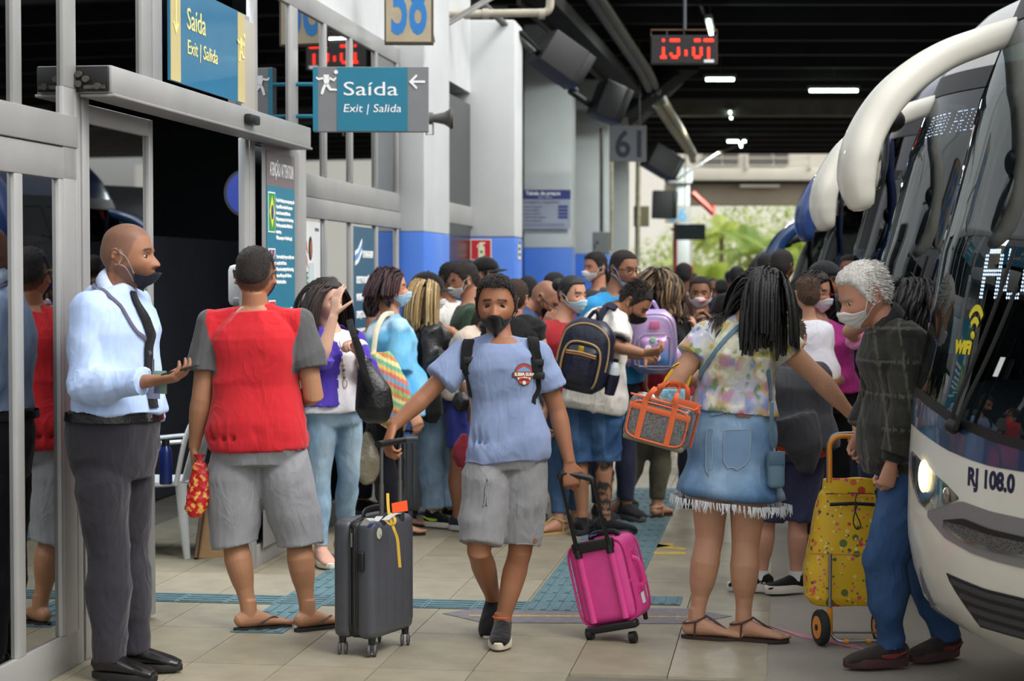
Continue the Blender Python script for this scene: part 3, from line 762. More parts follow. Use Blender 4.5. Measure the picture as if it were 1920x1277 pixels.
# ================================================================ facade frame of reference
FT = V((.1404, .9901, 0)); FN = V((.9901, -.1404, 0)); FO = V((-1.82, 8.0, 0)); UP = V((0, 0, 1))
def FP(u, w_, z): return FO + FT * u + FN * w_ + UP * z
def FU(px, py, w_=0):
    r = ray(px, py); o = FO + FN * w_; k = r.x / r.y; u = (o.x - k * o.y) / (k * FT.y - FT.x)
    return u, H + r.z * ((o.y + FT.y * u) / r.y)
def fbox(mb, u0, u1, w0, w1, z0, z1): return mb.box(FP((u0 + u1) / 2, (w0 + w1) / 2, (z0 + z1) / 2), (u1 - u0, w1 - w0, z1 - z0), ax=(FT, FN, UP))
def fpart(name, mat, par, u0, u1, w0, w1, z0, z1, bevel=.004, label=None):
    return fbox(MB(), u0, u1, w0, w1, z0, z1).build(name, mat, par, bevel=bevel, label=label)
ALU = M('brushed_aluminium', (166, 166, 164), rough=.45, metal=.35, vary=(3, .08), bump=(60, .08, (1, 1, 12)))
ALUD = M('grey_aluminium', (150, 150, 150), rough=.5, metal=.3, vary=(3, .08))
PAINTW = M('white_plaster', (196, 200, 200), rough=.75, vary=(2.2, .06), bump=(20, .12))
PAINTB = M('blue_paint', (66, 116, 204), rough=.5, vary=(3, .06), bump=(20, .1))
DARK = M('dark_paint', (22, 22, 24), rough=.7)
BLACKP = M('black_plastic', (16, 16, 17), rough=.45)
GLS = glass('door_glass', (90, 95, 100), .5, .015, .30)
TEAL = M('teal_sign', (30, 118, 145), rough=.45, vary=(8, .04)); GREYS = M('grey_sign', (122, 124, 126), rough=.5, vary=(8, .04)); WHITE = M('white_ink', (238, 240, 240), rough=.5)
GOLD = M('ochre_ink', (190, 175, 120), rough=.5); GOLDY = M('pale_yellow_ink', (235, 220, 140), rough=.5)
CEIL = M('black_ceiling', (20, 19, 18), rough=.9, vary=(1.2, .3)); STEEL = M('grimy_steel', (74, 70, 64), rough=.6, metal=.3, vary=(6, .3))  # near-black roof colour, unevenly varied
# ---------------------------------------------------------------- floor
TILE = [M('floor_tile_a', (142, 134, 114), rough=.5, vary=(7, .12), bump=(90, .2)), M('floor_tile_b', (137, 130, 110), rough=.52, vary=(6, .13), bump=(90, .2)), M('floor_tile_c', (146, 139, 120), rough=.48, vary=(8, .11), bump=(90, .2))]
GROUT = M('floor_grout', (108, 102, 90), rough=.9, vary=(6, .15)); TACT = M('tactile_blue', (84, 112, 118), rough=.75, vary=(14, .2)); ROADM = M('bay_concrete', (136, 131, 120), rough=.85, vary=(1.6, .13), bump=(60, .4))
fl = MB(); fl.add([FP(-10, -9, -.012), FP(95, -9, -.012), FP(95, 2.87, -.012), FP(-10, 2.87, -.012)], [(0, 1, 2, 3)])
floor = struct(fl.build('floor', GROUT, None, smooth=False), 'pale brown tiled platform floor with faint joints', 'floor')
def tl(a, b, c, d, t=.0115):
    mb = MB(); z0 = V((0, 0, -.012)); vs = [p + z0 * 1.0 for p in (a, b, c, d)]; g = .0016
    cn = (a + b + c + d) / 4; top = [p.lerp(cn, .004) + UP * (t - .012) for p in (a, b, c, d)]
    mb.add(vs + top, [(4, 5, 6, 7), (0, 1, 5, 4), (1, 2, 6, 5), (2, 3, 7, 6), (3, 0, 4, 7)]); return mb
cells = []
W0 = 2.86
for i in range(-8, 60):
    for j in range(0, 22):
        u = i * .8 + .1; w_ = W0 - (j + 1) * .4; c = FP(u, w_ + .2, 0)
        if c.y < 7.0: continue
        px = 960 + F * c.x / c.y
        if -60 < px < 1980 and w_ > -1.3: cells.append((c.y, u, w_))
cells.sort(); proto = {}
rest = MB()
for n, (dy, u, w_) in enumerate(cells):
    q = [FP(u, w_ + .003, 0), FP(u + .797, w_ + .003, 0), FP(u + .797, w_ + .4, 0), FP(u, w_ + .4, 0)]
    if n < 290:
        k = random.Random(n).randrange(3)
        if k not in proto:
            mb = tl(*[p - q[0] for p in q]); o = mb.build('tile', TILE[k], floor, smooth=False); o.location = q[0]; proto[k] = o
        else:
            o = proto[k].copy(); COL.objects.link(o); o.parent = floor; o.location = q[0]
    else:
        m2 = tl(*q); rest.add(m2.v, m2.f)
rest.build('tile_field', TILE[0], floor, smooth=False, kind='stuff')
rd = MB(); rd.add([FP(-10, 2.858, -.004), FP(95, 2.858, -.004), FP(95, 40, -.004), FP(-10, 40, -.004)], [(0, 1, 2, 3)])
struct(rd.build('road', ROADM, None, smooth=False), 'grey concrete of the bus bays beside the platform tiles', 'road')
# tactile tiles (each .25 m) with raised bars
tpro = None
def tactile(u, w_, rot):
    global tpro
    if tpro is None:
        mb = MB(); mb.box((0, 0, .0015), (.246, .246, .003))
        for k in range(4): mb.box((0, -.09 + .06 * k, .0048), (.22, .026, .0035))
        tpro = mb.build('tactile_tile', TACT, floor, smooth=False); o = tpro
    else: o = tpro.copy(); COL.objects.link(o); o.parent = floor
    o.location = FP(u, w_, 0.001); o.rotation_euler = (0, 0, math.atan2(FT.y, FT.x) + rot)
def gu(px, py): g = G(px, py); d = g - FO; return d.dot(FT), d.dot(FN)
seen_t = set()
def tput(i, j):
    if (i, j) not in seen_t: seen_t.add((i, j)); tactile(1.66 + .25 * i, .05 + .25 * j, R(90) if 3 > i > -1 and j < 7 and i == 0 else 0)
for j in range(-4, 9): tput(0, j)
for j in range(7, 9):
    for i in range(0, 22): tput(i, j) if not (j == 8 and i < 2) else None
for i in range(-3, 6): tput(i, 2)
for j in range(-8, -3): tput(2, j); tput(1, j)
for j in (7, 8, 9): tput(1, j)
# worn floor sticker with an arrow point, and yellow lines
STK = M('worn_sticker', (112, 106, 110), rough=.6, vary=(20, .2)); YEL = M('worn_yellow', (176, 150, 70), rough=.7, vary=(25, .3)); PINK = M('pink_chalk', (190, 130, 150), rough=.9)
st = MB(); st.loft([[G(x, y) + UP * z for x, y in ((830, 1151), (905, 1139), (1290, 1142), (1372, 1156), (1290, 1170), (905, 1168))] for z in (.0, .0024)])
so = tag(st.build('floor_sticker', STK, None, smooth=False), 'long worn grey distancing sticker with pointed ends on the tiles', 'sticker')
st = MB(); st.loft([[G(x, y) + UP * z for x, y in ((880, 1154), (1330, 1157), (1330, 1159), (880, 1156))] for z in (.0025, .0032)]); st.build('yellow_line', YEL, so, smooth=False)
for i, tx in enumerate(('MANTENHA', 'DISTANCIA', 'DE SEGURANCA')):
    a = G(1240 + 16 * i, 1165); text(tx, a + UP * .003, V((.12, 1, 0)), V((-1, .12, 0)), .016, M('sticker_print', (165, 165, 168)), so, 'lettering', ext=.0003)
for a in (((1215, 1022), (1262, 1018), (1262, 1024), (1215, 1029)), ((1215, 1035), (1285, 1035), (1285, 1040), (1215, 1040)), ((1225, 1019), (1285, 1028), (1285, 1032), (1222, 1026))):
    st = MB(); st.loft([[G(x, y) + UP * z for x, y in a] for z in (.0, .002)]); o = st.build('painted_line', YEL, floor, smooth=False)
st = MB(); st.loft([[G(x, y) + UP * z for x, y in ((1440, 1172), (1500, 1188), (1590, 1205), (1640, 1222), (1590, 1212), (1500, 1194))] for z in (-.003, .0005)]); st.build('chalk_line', PINK, floor, smooth=False)
# ---------------------------------------------------------------- glazed facade
fac = thing('wall_left', 'long aluminium framed glass front of the bus station hall', 'wall', FP(0, 0, 0)); fac['kind'] = 'structure'
fac.rotation_euler = (0, 0, 0)
def member(u0, u1, z0, z1, w0=-.03, w1=.012, name='mullion', mat=ALU): return fpart(name, mat, fac, u0, u1, w0, w1, z0, z1)
member(-3.5, -.0, 2.02, 2.15, name='transom'); member(-3.5, -.0, 2.155, 2.285, -.05, .02, name='transom')
member(-3.5, 7.9, 3.24, 3.36, name='transom'); member(-3.5, -.0, 0, .15, name='bottom_rail')
for u0, u1, z0, z1 in ((-.655, -.575, .15, 2.02), (-.655, -.575, 2.285, 3.24), (-.2, -.155, .15, 2.02), (-.15, -.02, 0, 2.4), (-.14, .0, 2.4, 3.24), (-1.5, -1.42, .15, 3.24), (-2.3, -2.2, .15, 3.24), (-.015, .045, 0, 2.41),
                       (.07, .15, 0, 2.41), (.83, .97, 2.5, 3.24), (.98, 1.12, 2.5, 3.24), (2.34, 2.62, 2.5, 3.05), (2.7, 2.78, 2.5, 3.24), (3.5, 3.68, 2.45, 3.24)):
    member(u0, u1, z0, z1)
member(2.53, 2.6, 0, 2.38); member(2.62, 2.72, 0, 2.38); member(2.72, 3.68, 0, .12, name='bottom_rail'); member(3.55, 3.72, 0, 2.42, w0=-.1, w1=.05)
member(3.72, 7.9, 2.12, 2.26, name='transom'); member(3.72, 7.9, 1.99, 2.115, w1=.02, name='transom'); member(3.72, 6.78, 0, .15, name='bottom_rail')
for u in (4.38, 5.13, 5.94, 6.70): member(u - .03, u + .03, .15, 1.99, -.03, .015); member(u - .03, u + .03, 2.26, 3.24, -.03, .015)
for u0, u1, z0, z1 in ((-3.5, -2.3, .15, 3.24), (-2.2, -1.5, .15, 3.24), (-1.42, -.655, .15, 2.02), (-.575, -.2, .15, 2.02), (-1.42, -.655, 2.285, 3.24), (-.575, -.14, 2.285, 3.24), (.0, .83, 2.5, 3.24), (1.12, 2.34, 3.0, 3.24), (2.78, 3.5, 2.5, 3.24), (2.72, 3.55, .12, 2.38),
                       (3.72, 4.335, .15, 1.99), (4.425, 5.085, .15, 1.99), (5.175, 5.895, .15, 1.99), (5.985, 6.655, .15, 1.99), (3.72, 4.335, 2.26, 3.24), (4.425, 5.085, 2.26, 3.24), (5.175, 5.895, 2.26, 3.24), (5.985, 6.655, 2.26, 3.24), ):
    fpart('pane', GLS, fac, u0, u1, -.012, -.004, z0, z1, bevel=0)
[fpart('pane', M('dark_glazing', (16, 18, 20), rough=.25), fac, u0, u1, -.012, -.004, .1, 3.24, bevel=0) for u0, u1 in ((7.95, 8.35), (8.45, 10.2))]; member(8.35, 8.45, 0, 3.36); member(7.9, 10.3, 2.1, 2.28, name='transom'); member(7.9, 10.3, 0, .1, name='bottom_rail')
# plaster above the glazing and the bays farther on
fpart('plaster_band', PAINTW, fac, -3.5, 10.3, -.2, -.02, 3.36, 5.0, bevel=0)
def painted(name, u0, u1, w0, w1, top, cut=1.99, label=None):
    o = fpart(name, PAINTW, None, u0, u1, w0, w1, cut, top, bevel=.01); b = fpart('blue_band', PAINTB, None, u0, u1, w0, w1, 0, cut, bevel=.01); child(b, o)
    struct(o, label, 'pillar'); return o
pil = painted('trim_1', 6.78, 7.9, -.05, .2, 5.0, 1.97, 'narrow white and blue wall pier beside the glass front')
# door header, open sliding leaf
hd = thing('door_1', 'automatic sliding glass door with long aluminium header box', 'door', FP(.2, 0, 0)); hd['kind'] = 'structure'
fpart('header_box', ALU, hd, .02, 3.4, .0, .16, 2.385, 2.5, bevel=.006); fpart('header_lip', ALUD, hd, .02, 3.4, .02, .17, 2.37, 2.384)
fpart('header_end', BLACKP, hd, -.005, .018, .0, .15, 2.39, 2.495)
mm = MB()
for (a, b) in ((.03, 2.42), (.03, 2.46), (.06, 2.44), (.11, 2.41)): mm.tube([FP(-.012, a, b), FP(-.03, a, b)], .014, n=10)
fbox(mm, -.02, -.008, .05, .14, 2.40, 2.415); mm.build('mechanism', STEEL, hd)
sn = fpart('motion_sensor', BLACKP, hd, 1.98, 2.16, .16, .2, 2.415, 2.465, bevel=.01);
for nm, a in (('leaf_stile', (.17, .235, .0, 2.36)), ('leaf_stile', (1.04, 1.1, 0.02, 2.36)), ('leaf_rail', (.235, 1.04, 2.28, 2.36)), ('leaf_rail', (.235, 1.04, .02, .2))):
    fpart(nm, ALU, hd, a[0], a[1], -.07, -.03, a[2], a[3])
fpart('leaf_glass', GLS, hd, .235, 1.04, -.052, -.046, .2, 2.28, bevel=0)
# dark hall behind
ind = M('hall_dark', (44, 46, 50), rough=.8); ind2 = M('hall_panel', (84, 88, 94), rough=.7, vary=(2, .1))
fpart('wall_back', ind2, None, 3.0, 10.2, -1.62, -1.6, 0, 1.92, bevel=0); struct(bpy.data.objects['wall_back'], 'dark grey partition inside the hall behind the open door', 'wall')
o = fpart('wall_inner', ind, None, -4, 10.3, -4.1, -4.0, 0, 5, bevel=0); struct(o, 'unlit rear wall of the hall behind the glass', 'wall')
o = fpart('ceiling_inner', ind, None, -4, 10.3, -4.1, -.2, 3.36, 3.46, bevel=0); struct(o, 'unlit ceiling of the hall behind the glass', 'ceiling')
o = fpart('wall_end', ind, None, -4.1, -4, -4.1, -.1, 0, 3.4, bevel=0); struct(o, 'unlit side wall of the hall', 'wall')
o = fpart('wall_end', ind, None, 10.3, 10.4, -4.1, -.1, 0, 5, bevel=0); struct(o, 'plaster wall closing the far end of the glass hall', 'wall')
# ---------------------------------------------------------------- big pillars
def pillar(n, xr, d, top, pxl, lab):
    s_ = F / d; a = V((xr - .62, d, 0)); o = V((xr, d, 0)); mats = None
    up_, dn = MB(), MB(); e = V((.12, .99, 0)) * .6
    for mb, z0, z1 in ((up_, 2.0, top), (dn, 0, 2.0)):
        q = [a, o, o + e, a + e]; mb.loft([[p + UP * z0 for p in q], [p + UP * z1 for p in q]])
    u = struct(up_.build('pillar_%s' % n, PAINTW, None, bevel=.02), lab, 'pillar'); child(dn.build('blue_band', PAINTB, None, bevel=.02), u); return u
pillar('a', .03, 18.2, 4.05, 0, 'broad white pillar with blue foot and extinguisher sign')
pillar('b', .77, 24.9, 5, 0, 'white and blue pillar with the price table poster')
pillar('c', 1.58, 31.6, 5, 0, 'dim white and blue pillar behind the price table pillar')
pillar('d', 2.3, 38.3, 5, 0, 'shaded pillar behind the bay number sixty one')
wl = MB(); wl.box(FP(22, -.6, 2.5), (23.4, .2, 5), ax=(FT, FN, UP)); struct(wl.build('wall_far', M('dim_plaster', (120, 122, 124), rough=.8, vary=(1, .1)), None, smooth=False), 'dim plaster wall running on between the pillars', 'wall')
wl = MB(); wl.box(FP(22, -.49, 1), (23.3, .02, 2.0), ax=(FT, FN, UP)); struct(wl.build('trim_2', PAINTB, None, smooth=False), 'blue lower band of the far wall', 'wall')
# ---------------------------------------------------------------- roof
ce = MB(); ce.add([V((-6, 20.5, 5.0)), V((20, 20.5, 5.0)), V((26, 50, 5.0)), V((-2, 50, 5.0)), V((-6, 20.5, 5.25)), V((20, 20.5, 5.25)), V((26, 50, 5.25)), V((-2, 50, 5.25))], [(0, 3, 2, 1), (4, 5, 6, 7), (0, 1, 5, 4), (1, 2, 6, 5), (2, 3, 7, 6), (3, 0, 4, 7)])  # unseen edges shaped for light: open above the foreground, widened to darken reflections
ceil = struct(ce.build('ceiling', CEIL, None, smooth=False), 'black roof over the platform with cross beams', 'ceiling')
bm_ = MB(); bm_.box((0, 0, 0), (16, .14, .22)); b0 = None
LIGHTB = M('beam_edge', (58, 55, 50), rough=.8)
for i in range(18):
    y = 20.72 + i * 1.68
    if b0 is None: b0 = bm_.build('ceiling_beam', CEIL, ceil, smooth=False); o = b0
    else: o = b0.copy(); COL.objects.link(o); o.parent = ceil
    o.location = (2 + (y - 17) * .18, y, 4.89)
bl = MB(); bl.box((0, 0, 0), (22, .05, .015)); b1 = None
for i in range(9):
    if b1 is None: b1 = bl.build('beam_flange', LIGHTB, ceil, smooth=False); o = b1
    else: o = b1.copy(); COL.objects.link(o); o.parent = ceil
    o.location = (7, 34.16 + i * 1.68 + .07, 4.775)
gb = MB(); gb.box((7.5, 35, 4.72), (22, .3, .35)); gb.build('girder', M('girder_paint', (92, 88, 80), rough=.8, vary=(3, .2)), ceil, smooth=False)
FLUO = M('fluorescent_tube', (225, 255, 235), emit=14)
TUBEH = M('lamp_housing', (120, 120, 116), rough=.5)
def fluo(px, py, z, along, L, lab):
    p = G(px, py, z); e = V((.13, .99, 0)) if along else V((1, 0, 0))
    t = thing('ceiling_lamp', lab, 'lamp', p + UP * .08, 'fluorescent lamps under the black roof')
    ax = (e, UP.cross(e), UP); MB().box(p + UP * .05, (L + .06, .09, .05), ax=ax).build('housing', TUBEH, t, bevel=.006)
    MB().tube([p - e * L / 2, p + e * L / 2], .022, n=8).build('tube', FLUO, t)
    ll = bpy.data.lights.new('lamp_glow', 'AREA'); ll.energy = 150; ll.size = L; ll.shape = 'RECTANGLE'; ll.size_y = .1; ll.color = (.93, 1, .96); lo = bpy.data.objects.new('lamp_glow', ll); COL.objects.link(lo); lo.location = p - UP * .04
    MB().tube([p + UP * .07, V((p.x, p.y, 5.0))], .008, n=6).build('hanger', STEEL, t)
for a in ((1331, 52, 4.55, 1, 1.2, 'lengthwise fluorescent lamp beside the red clock'), (1350, 149, 4.6, 0, .42, 'short crosswise lamp below and beyond the red clock'), (1370, 216, 4.6, 1, 1.3, 'lengthwise lamp in the middle of the far roof'), (1389, 272, 4.55, 1, 1.0, 'lengthwise lamp nearest the bright roof end'), (1381, 265, 4.6, 0, .4, 'short crosswise lamp nearest the bright roof end'), (1563, 170, 4.55, 0, .75, 'wide crosswise lamp above the white mirrors')):
    fluo(*a)
# conduit run carrying lamps, twin pipes, hanging pole
def pipe(pts, r, mat, name, lab, cat='pipe', grp=None, n=10):
    o = MB().tube(pts, r, n=n).build(name, mat, None); tag(o, lab, cat, grp); return o
RUST = M('pale_rusty_pipe', (150, 140, 118), rough=.6, vary=(9, .3)); BEIGE = M('beige_pipe', (176, 168, 152), rough=.45, vary=(12, .12))
pipe([P(1092, -30, 20), P(1200, 130, 26), P(1230, 190, 29)], .07, M('dark_pipe', (70, 66, 60), rough=.5, vary=(8, .3)), 'roof_pipe', 'near dark pipe running lengthwise under the roof')
pipe([P(1108, -30, 20), P(1214, 130, 26), P(1245, 190, 29)], .055, MATS['dark_pipe'], 'roof_pipe', 'second slimmer dark pipe beside the first under the roof')
pipe([P(1226, 185, 30), P(1262, 240, 35), P(1296, 288, 40), P(1300, 300, 41)], .085, RUST, 'roof_pipe', 'pale rusty pipe curving down towards the far wall')
pipe([P(1246, 190, 30), P(1276, 240, 35), P(1302, 290, 40)], .06, RUST, 'roof_pipe', 'slim pale pipe beside the rusty one')
pipe([P(1300, -30, 21), P(1335, 70, 27), P(1368, 190, 38), P(1385, 270, 48)], .02, MATS['dark_pipe'], 'cable_conduit', 'thin dark conduit that the lamps hang along')
pipe([P(1384, 272, 47), P(1340, 290, 42), P(1268, 338, 38)], .02, MATS['dark_pipe'], 'slack_cable', 'slack black cable from the last lamp to the wall', 'cable')
pp = MB(); zs = P(900, 20, 17); pp.tube([P(815, 27, 17), P(1000, 24, 17)], .036, n=12); o = tag(pp.build('waste_pipe', BEIGE, None), 'horizontal beige pipe above the broad white pillar', 'pipe')
child(MB().tube(bez([P(1000, 24, 17), P(1022, 23, 17), P(1031, 12, 17), P(1031, -20, 17)], 5), .036, n=12).build('elbow', BEIGE, None), o)
for x in (870, 905, 1010): child(MB().tube([P(x, 26, 17), P(x + 12, 26, 17)], .047, n=12).build('coupling', BEIGE, None), o)
# steel angles and struts round the pillar tops
def strut(a, b, t, lab, mat=STEEL, name='steel_strut'):
    ax = basis((b - a).normalized()); o = MB().box((a + b) / 2, (t, t * .5, (b - a).length), ax=ax).build(name, mat, None, bevel=.003); child(MB().box((a + b) / 2 + ax[0] * t / 2, (t * .12, t, (b - a).length), ax=ax).build('flange', mat, None), o); return tag(o, lab, 'strut')
GALV = M('galvanised_steel', (126, 126, 122), rough=.5, metal=.4, vary=(8, .2))
strut(P(812, 62, 16), P(925, -5, 16.5), .05, 'thin grey steel angle rising over the broad pillar', GALV)
strut(P(905, 5, 17.6), P(1000, 95, 19), .05, 'grey steel angle sloping down past the pillar corner', GALV)
strut(P(975, 60, 18.5), P(1080, 170, 21), .06, 'dark bracket arm carrying the first monitor', DARK)
strut(P(1070, 170, 21.5), P(1150, 225, 24), .06, 'dark bracket arm carrying the second monitor', DARK)
strut(P(1000, -20, 19), P(1215, 200, 30), .3, 'heavy black roof girder above the monitors', CEIL)
strut(P(1290, 120, 27), P(1170, 210, 29), .35, 'thick black slanting brace below the clock', CEIL)
strut(P(1270, 150, 30), P(1190, 230, 32), .2, 'second slanting brace farther under the roof', MATS['dark_pipe'])
# blue dented beam on the pier, cables
# ---------------------------------------------------------------- far end of the station
CREAM = M('cream_concrete', (205, 200, 186), rough=.8, vary=(1, .06)); BEIG2 = M('beige_concrete', (150, 140, 122), rough=.85, vary=(1, .08))
D = 60
def fbx(mb, x0, y0, x1, y1, d, th): a = P(x0, y0, d); b = P(x1, y1, d); return mb.box(((a + b) / 2) + V((0, th / 2, 0)), (abs(b.x - a.x), th, abs(a.z - b.z)))
ov = thing('footbridge', 'white concrete footbridge with metal railing across the far end', 'bridge', (9, 60, 0)); ov['kind'] = 'structure'
fbx(MB(), 1265, 315, 1760, 338, D, 1.5).build('deck_edge', CREAM, ov, bevel=.03); fbx(MB(), 1270, 338, 1760, 343, D + .3, 1).build('dark_joint', DARK, ov)  # dark strip between deck edge and beam
fbx(MB(), 1250, 343, 1760, 384, D + .6, 1).build('beam', BEIG2, ov, bevel=.03); fbx(MB(), 1388, 346, 1462, 351, D + .3, .25).build('lamp_strip', CREAM, ov)
for y in (279, 286, 296, 310): fbx(MB(), 1300, y - .9, 1760, y + .9, D, .06).build('rail', CREAM, ov)
for x in (1401, 1520, 1640): fbx(MB(), x - 2.5, 279, x + 2.5, 316, D - .1, .12).build('rail_post', CREAM, ov)
for x in (1355, 1450, 1480, 1385): fbx(MB(), x - .8, 279, x + .8, 314, D + .1, .05).build('rail_baluster', CREAM, ov)
fbx(MB(), 1250, 200, 1760, 330, D + 6, .3).build('back_wall', CREAM, ov)
for x0, x1 in ((1320, 1352), (1358, 1386), (1405, 1445), (1450, 1478)): fbx(MB(), x0, 286, x1, 309, D + 5.8, .3).build('window', M('dim_window', (95, 92, 86), rough=.5), ov)
fp_ = thing('pillar_e', 'pale far pillar under the footbridge with pipes', 'pillar', P(1285, 520, 44) * 1); fp_['kind'] = 'structure'
fbx(MB(), 1268, 312, 1293, 560, 44, .5).build('shaft', PAINTW, fp_, bevel=.03); fbx(MB(), 1250, 312, 1300, 345, 43.8, .8).build('capital', PAINTW, fp_, bevel=.1)
o = MB(); o.tube([P(1298, 362, 43), P(1336, 398, 43)], .07, n=8); o.tube([P(1336, 404, 43), P(1337, 385, 43)], .05, n=8); tag(o.build('red_brace', M('red_paint', (170, 60, 48), rough=.5), None), 'small red steel brace below the footbridge', 'brace')
pipe([P(1266, 420, 42), P(1266, 658, 42)], .045, MATS['red_paint'], 'red_post', 'thin red post under the dark exit sign', 'post')
fbx(MB(), 1262, 498, 1300, 646, 46, .1).build('red_barrier', MATS['red_paint'], None); tag(bpy.data.objects['red_barrier'], 'low red and white barrier at the far exit', 'barrier'); child(fbx(MB(), 1262, 440, 1298, 498, 46.2, .1).build('white_panel', CREAM, None), bpy.data.objects['red_barrier'])
# planting in the light beyond
LEAF = [M('leaf_bright', (150, 172, 60), rough=.5, vary=(3, .2)), M('leaf_pale', (176, 190, 100), rough=.5, vary=(3, .2)), M('leaf_green', (110, 140, 62), rough=.55, vary=(3, .2))]
for m_ in LEAF:
    n_, l_, b_ = nodes(m_); tr = n_.new('ShaderNodeBsdfTranslucent'); tr.inputs['Color'].default_value = (.55, .65, .15, 1); mx = n_.new('ShaderNodeMixShader'); mx.inputs[0].default_value = .45
    l_.new(b_.outputs[0], mx.inputs[1]); l_.new(tr.outputs[0], mx.inputs[2]); l_.new(mx.outputs[0], n_['Material Output'].inputs['Surface'])
BARK = M('palm_bark', (120, 105, 80), rough=.9)
def palm(c, h_, nf, L, mat, lab, seed):
    rn = random.Random(seed); t = thing('palm', lab, 'plant', c, 'plants in the light beyond the footbridge')
    top = c + UP * h_; MB().tube([c, c + UP * h_ * .5 + V((.05, 0, 0)), top], [.12, .1, .09], n=8).build('stem', BARK, t)
    for i in range(nf):
        a = rn.uniform(0, 6.28); el = rn.uniform(.1, 1.3); dv = V((math.cos(a) * math.cos(el), math.sin(a) * math.cos(el), math.sin(el))); pts = [top]; p = top
        for k in range(9): dv = (dv + V((0, 0, -.17))).normalized(); p = p + dv * L / 9; pts.append(p)
        mb = MB(); mb.tube(pts, [.02] * 5 + [.012] * 5, n=4)
        for k in range(1, 10):
            q = pts[k]; tdir = (pts[k] - pts[k - 1]).normalized(); sd = tdir.cross(UP).normalized()
            for sg in (-1, 1):
                for o_ in (0, .5):
                    q2 = q - tdir * (L / 9) * o_; ll = L * .32 * math.sin(math.pi * (k + .5) / 11); tip = q2 + (sd * sg * .8 + tdir * .5 - UP * .35).normalized() * ll; wd = tdir * .035
                    mb.add([q2 - wd, q2 + wd, (q2 + tip) / 2 + wd * 1.3 + UP * .02, tip, (q2 + tip) / 2 - wd * 1.3 + UP * .02], [(0, 1, 2, 3, 4)])
        mb.build('frond', mat, t, smooth=False, fixn=False)
for i, (px, d, h_, nf, L, m_, lab) in enumerate(((1330, 68, 1.1, 14, 1.7, 0, 'bright yellow green palm clump beside the dark exit sign'), (1372, 66, .8, 14, 1.5, 1, 'low pale palm clump right of the bright one'), (1300, 72, 1.6, 12, 1.6, 1, 'pale palm behind the red post'), (1405, 72, 2.5, 13, 1.6, 2, 'tall green palm in the middle of the planting'),
                                             (1450, 70, 2.2, 13, 1.7, 2, 'green palm next to the dark blue mirror arm'), (1352, 76, 3.2, 12, 1.5, 1, 'thin pale palm rising above the others'), (1490, 74, 2.8, 12, 1.6, 0, 'bright palm seen behind the mirror arms'), (1425, 64, .7, 12, 1.4, 0, 'low bright palm under the tall green one'))):
    palm(V(((px - 960) / F * d, d, 0)), h_, nf, L, LEAF[m_], lab, i + 5)
def bush(c, rad, n, mat, lab, seed, name='shrub'):
    rn = random.Random(seed); t = thing(name, lab, 'plant', c, 'plants in the light beyond the footbridge'); mb = MB()
    for i in range(n):
        v = V((rn.gauss(0, 1), rn.gauss(0, 1), rn.gauss(0, 1))).normalized() * rn.random() ** .4; p = c + V((v.x * rad[0], v.y * rad[1], rad[2] * (1 + v.z)))
        a = V((rn.uniform(-1, 1), rn.uniform(-1, 1), rn.uniform(-.4, .8))).normalized() * .2; b = a.cross(UP).normalized() * .05
        mb.add([p - a, p + b, p + a, p - b], [(0, 1, 2, 3)])
    mb.build('foliage', mat, t, smooth=False, fixn=False, kind='stuff'); MB().tube([c, c + UP * rad[2]], .08, n=6).build('stem', BARK, t)
for i_, (x_, y_, rx_, h_) in enumerate(((6.2, 82, 1.6, 1.7), (8.0, 84, 1.8, 2.3), (10.2, 86, 2.0, 2.9), (12.2, 83, 1.6, 2.6), (9.2, 68, 1.0, .5), (6.7, 66, .8, .5))): bush(V((x_, y_, 0)), (rx_, .8, h_), 1100, LEAF[i_ % 3], ('sunlit hedge mass behind the dark exit sign', 'tallish hedge mass behind the first palms', 'tallest foliage mass at the back of the planting', 'foliage mass behind the last mirror arms', 'low ground shrub under the tall palm', 'low ground shrub beside the red post')[i_], 20 + i_)
bush(V((9.5, 78, 0)), (1.6, 1, 2.3), 900, LEAF[1], 'loose pale shrub at the back of the planting', 3); bush(V((7.4, 74, 0)), (1.3, 1, 1.0), 700, LEAF[0], 'low yellow green shrub behind the barrier', 4); bush(V((11.6, 76, 0)), (1.6, 1, 2.5), 900, LEAF[2], 'tall green shrub beyond the last mirror arm', 5)
gr = MB(); gr.box((10, 100, 4), (70, .5, 8)); struct(gr.build('wall_street', M('pale_building', (225, 222, 212), rough=.8), None, smooth=False), 'pale sunlit building wall beyond the planting', 'wall')

hl = bpy.data.lights.new('hall_fill', 'AREA'); hl.energy = 110; hl.size = 1.5; hl.color = (.85, .92, 1); hlo = bpy.data.objects.new('hall_fill', hl); COL.objects.link(hlo); hlo.location = FP(2.6, -1.0, 3.3)  # added fill light that brightens the hall; no fitting hangs there
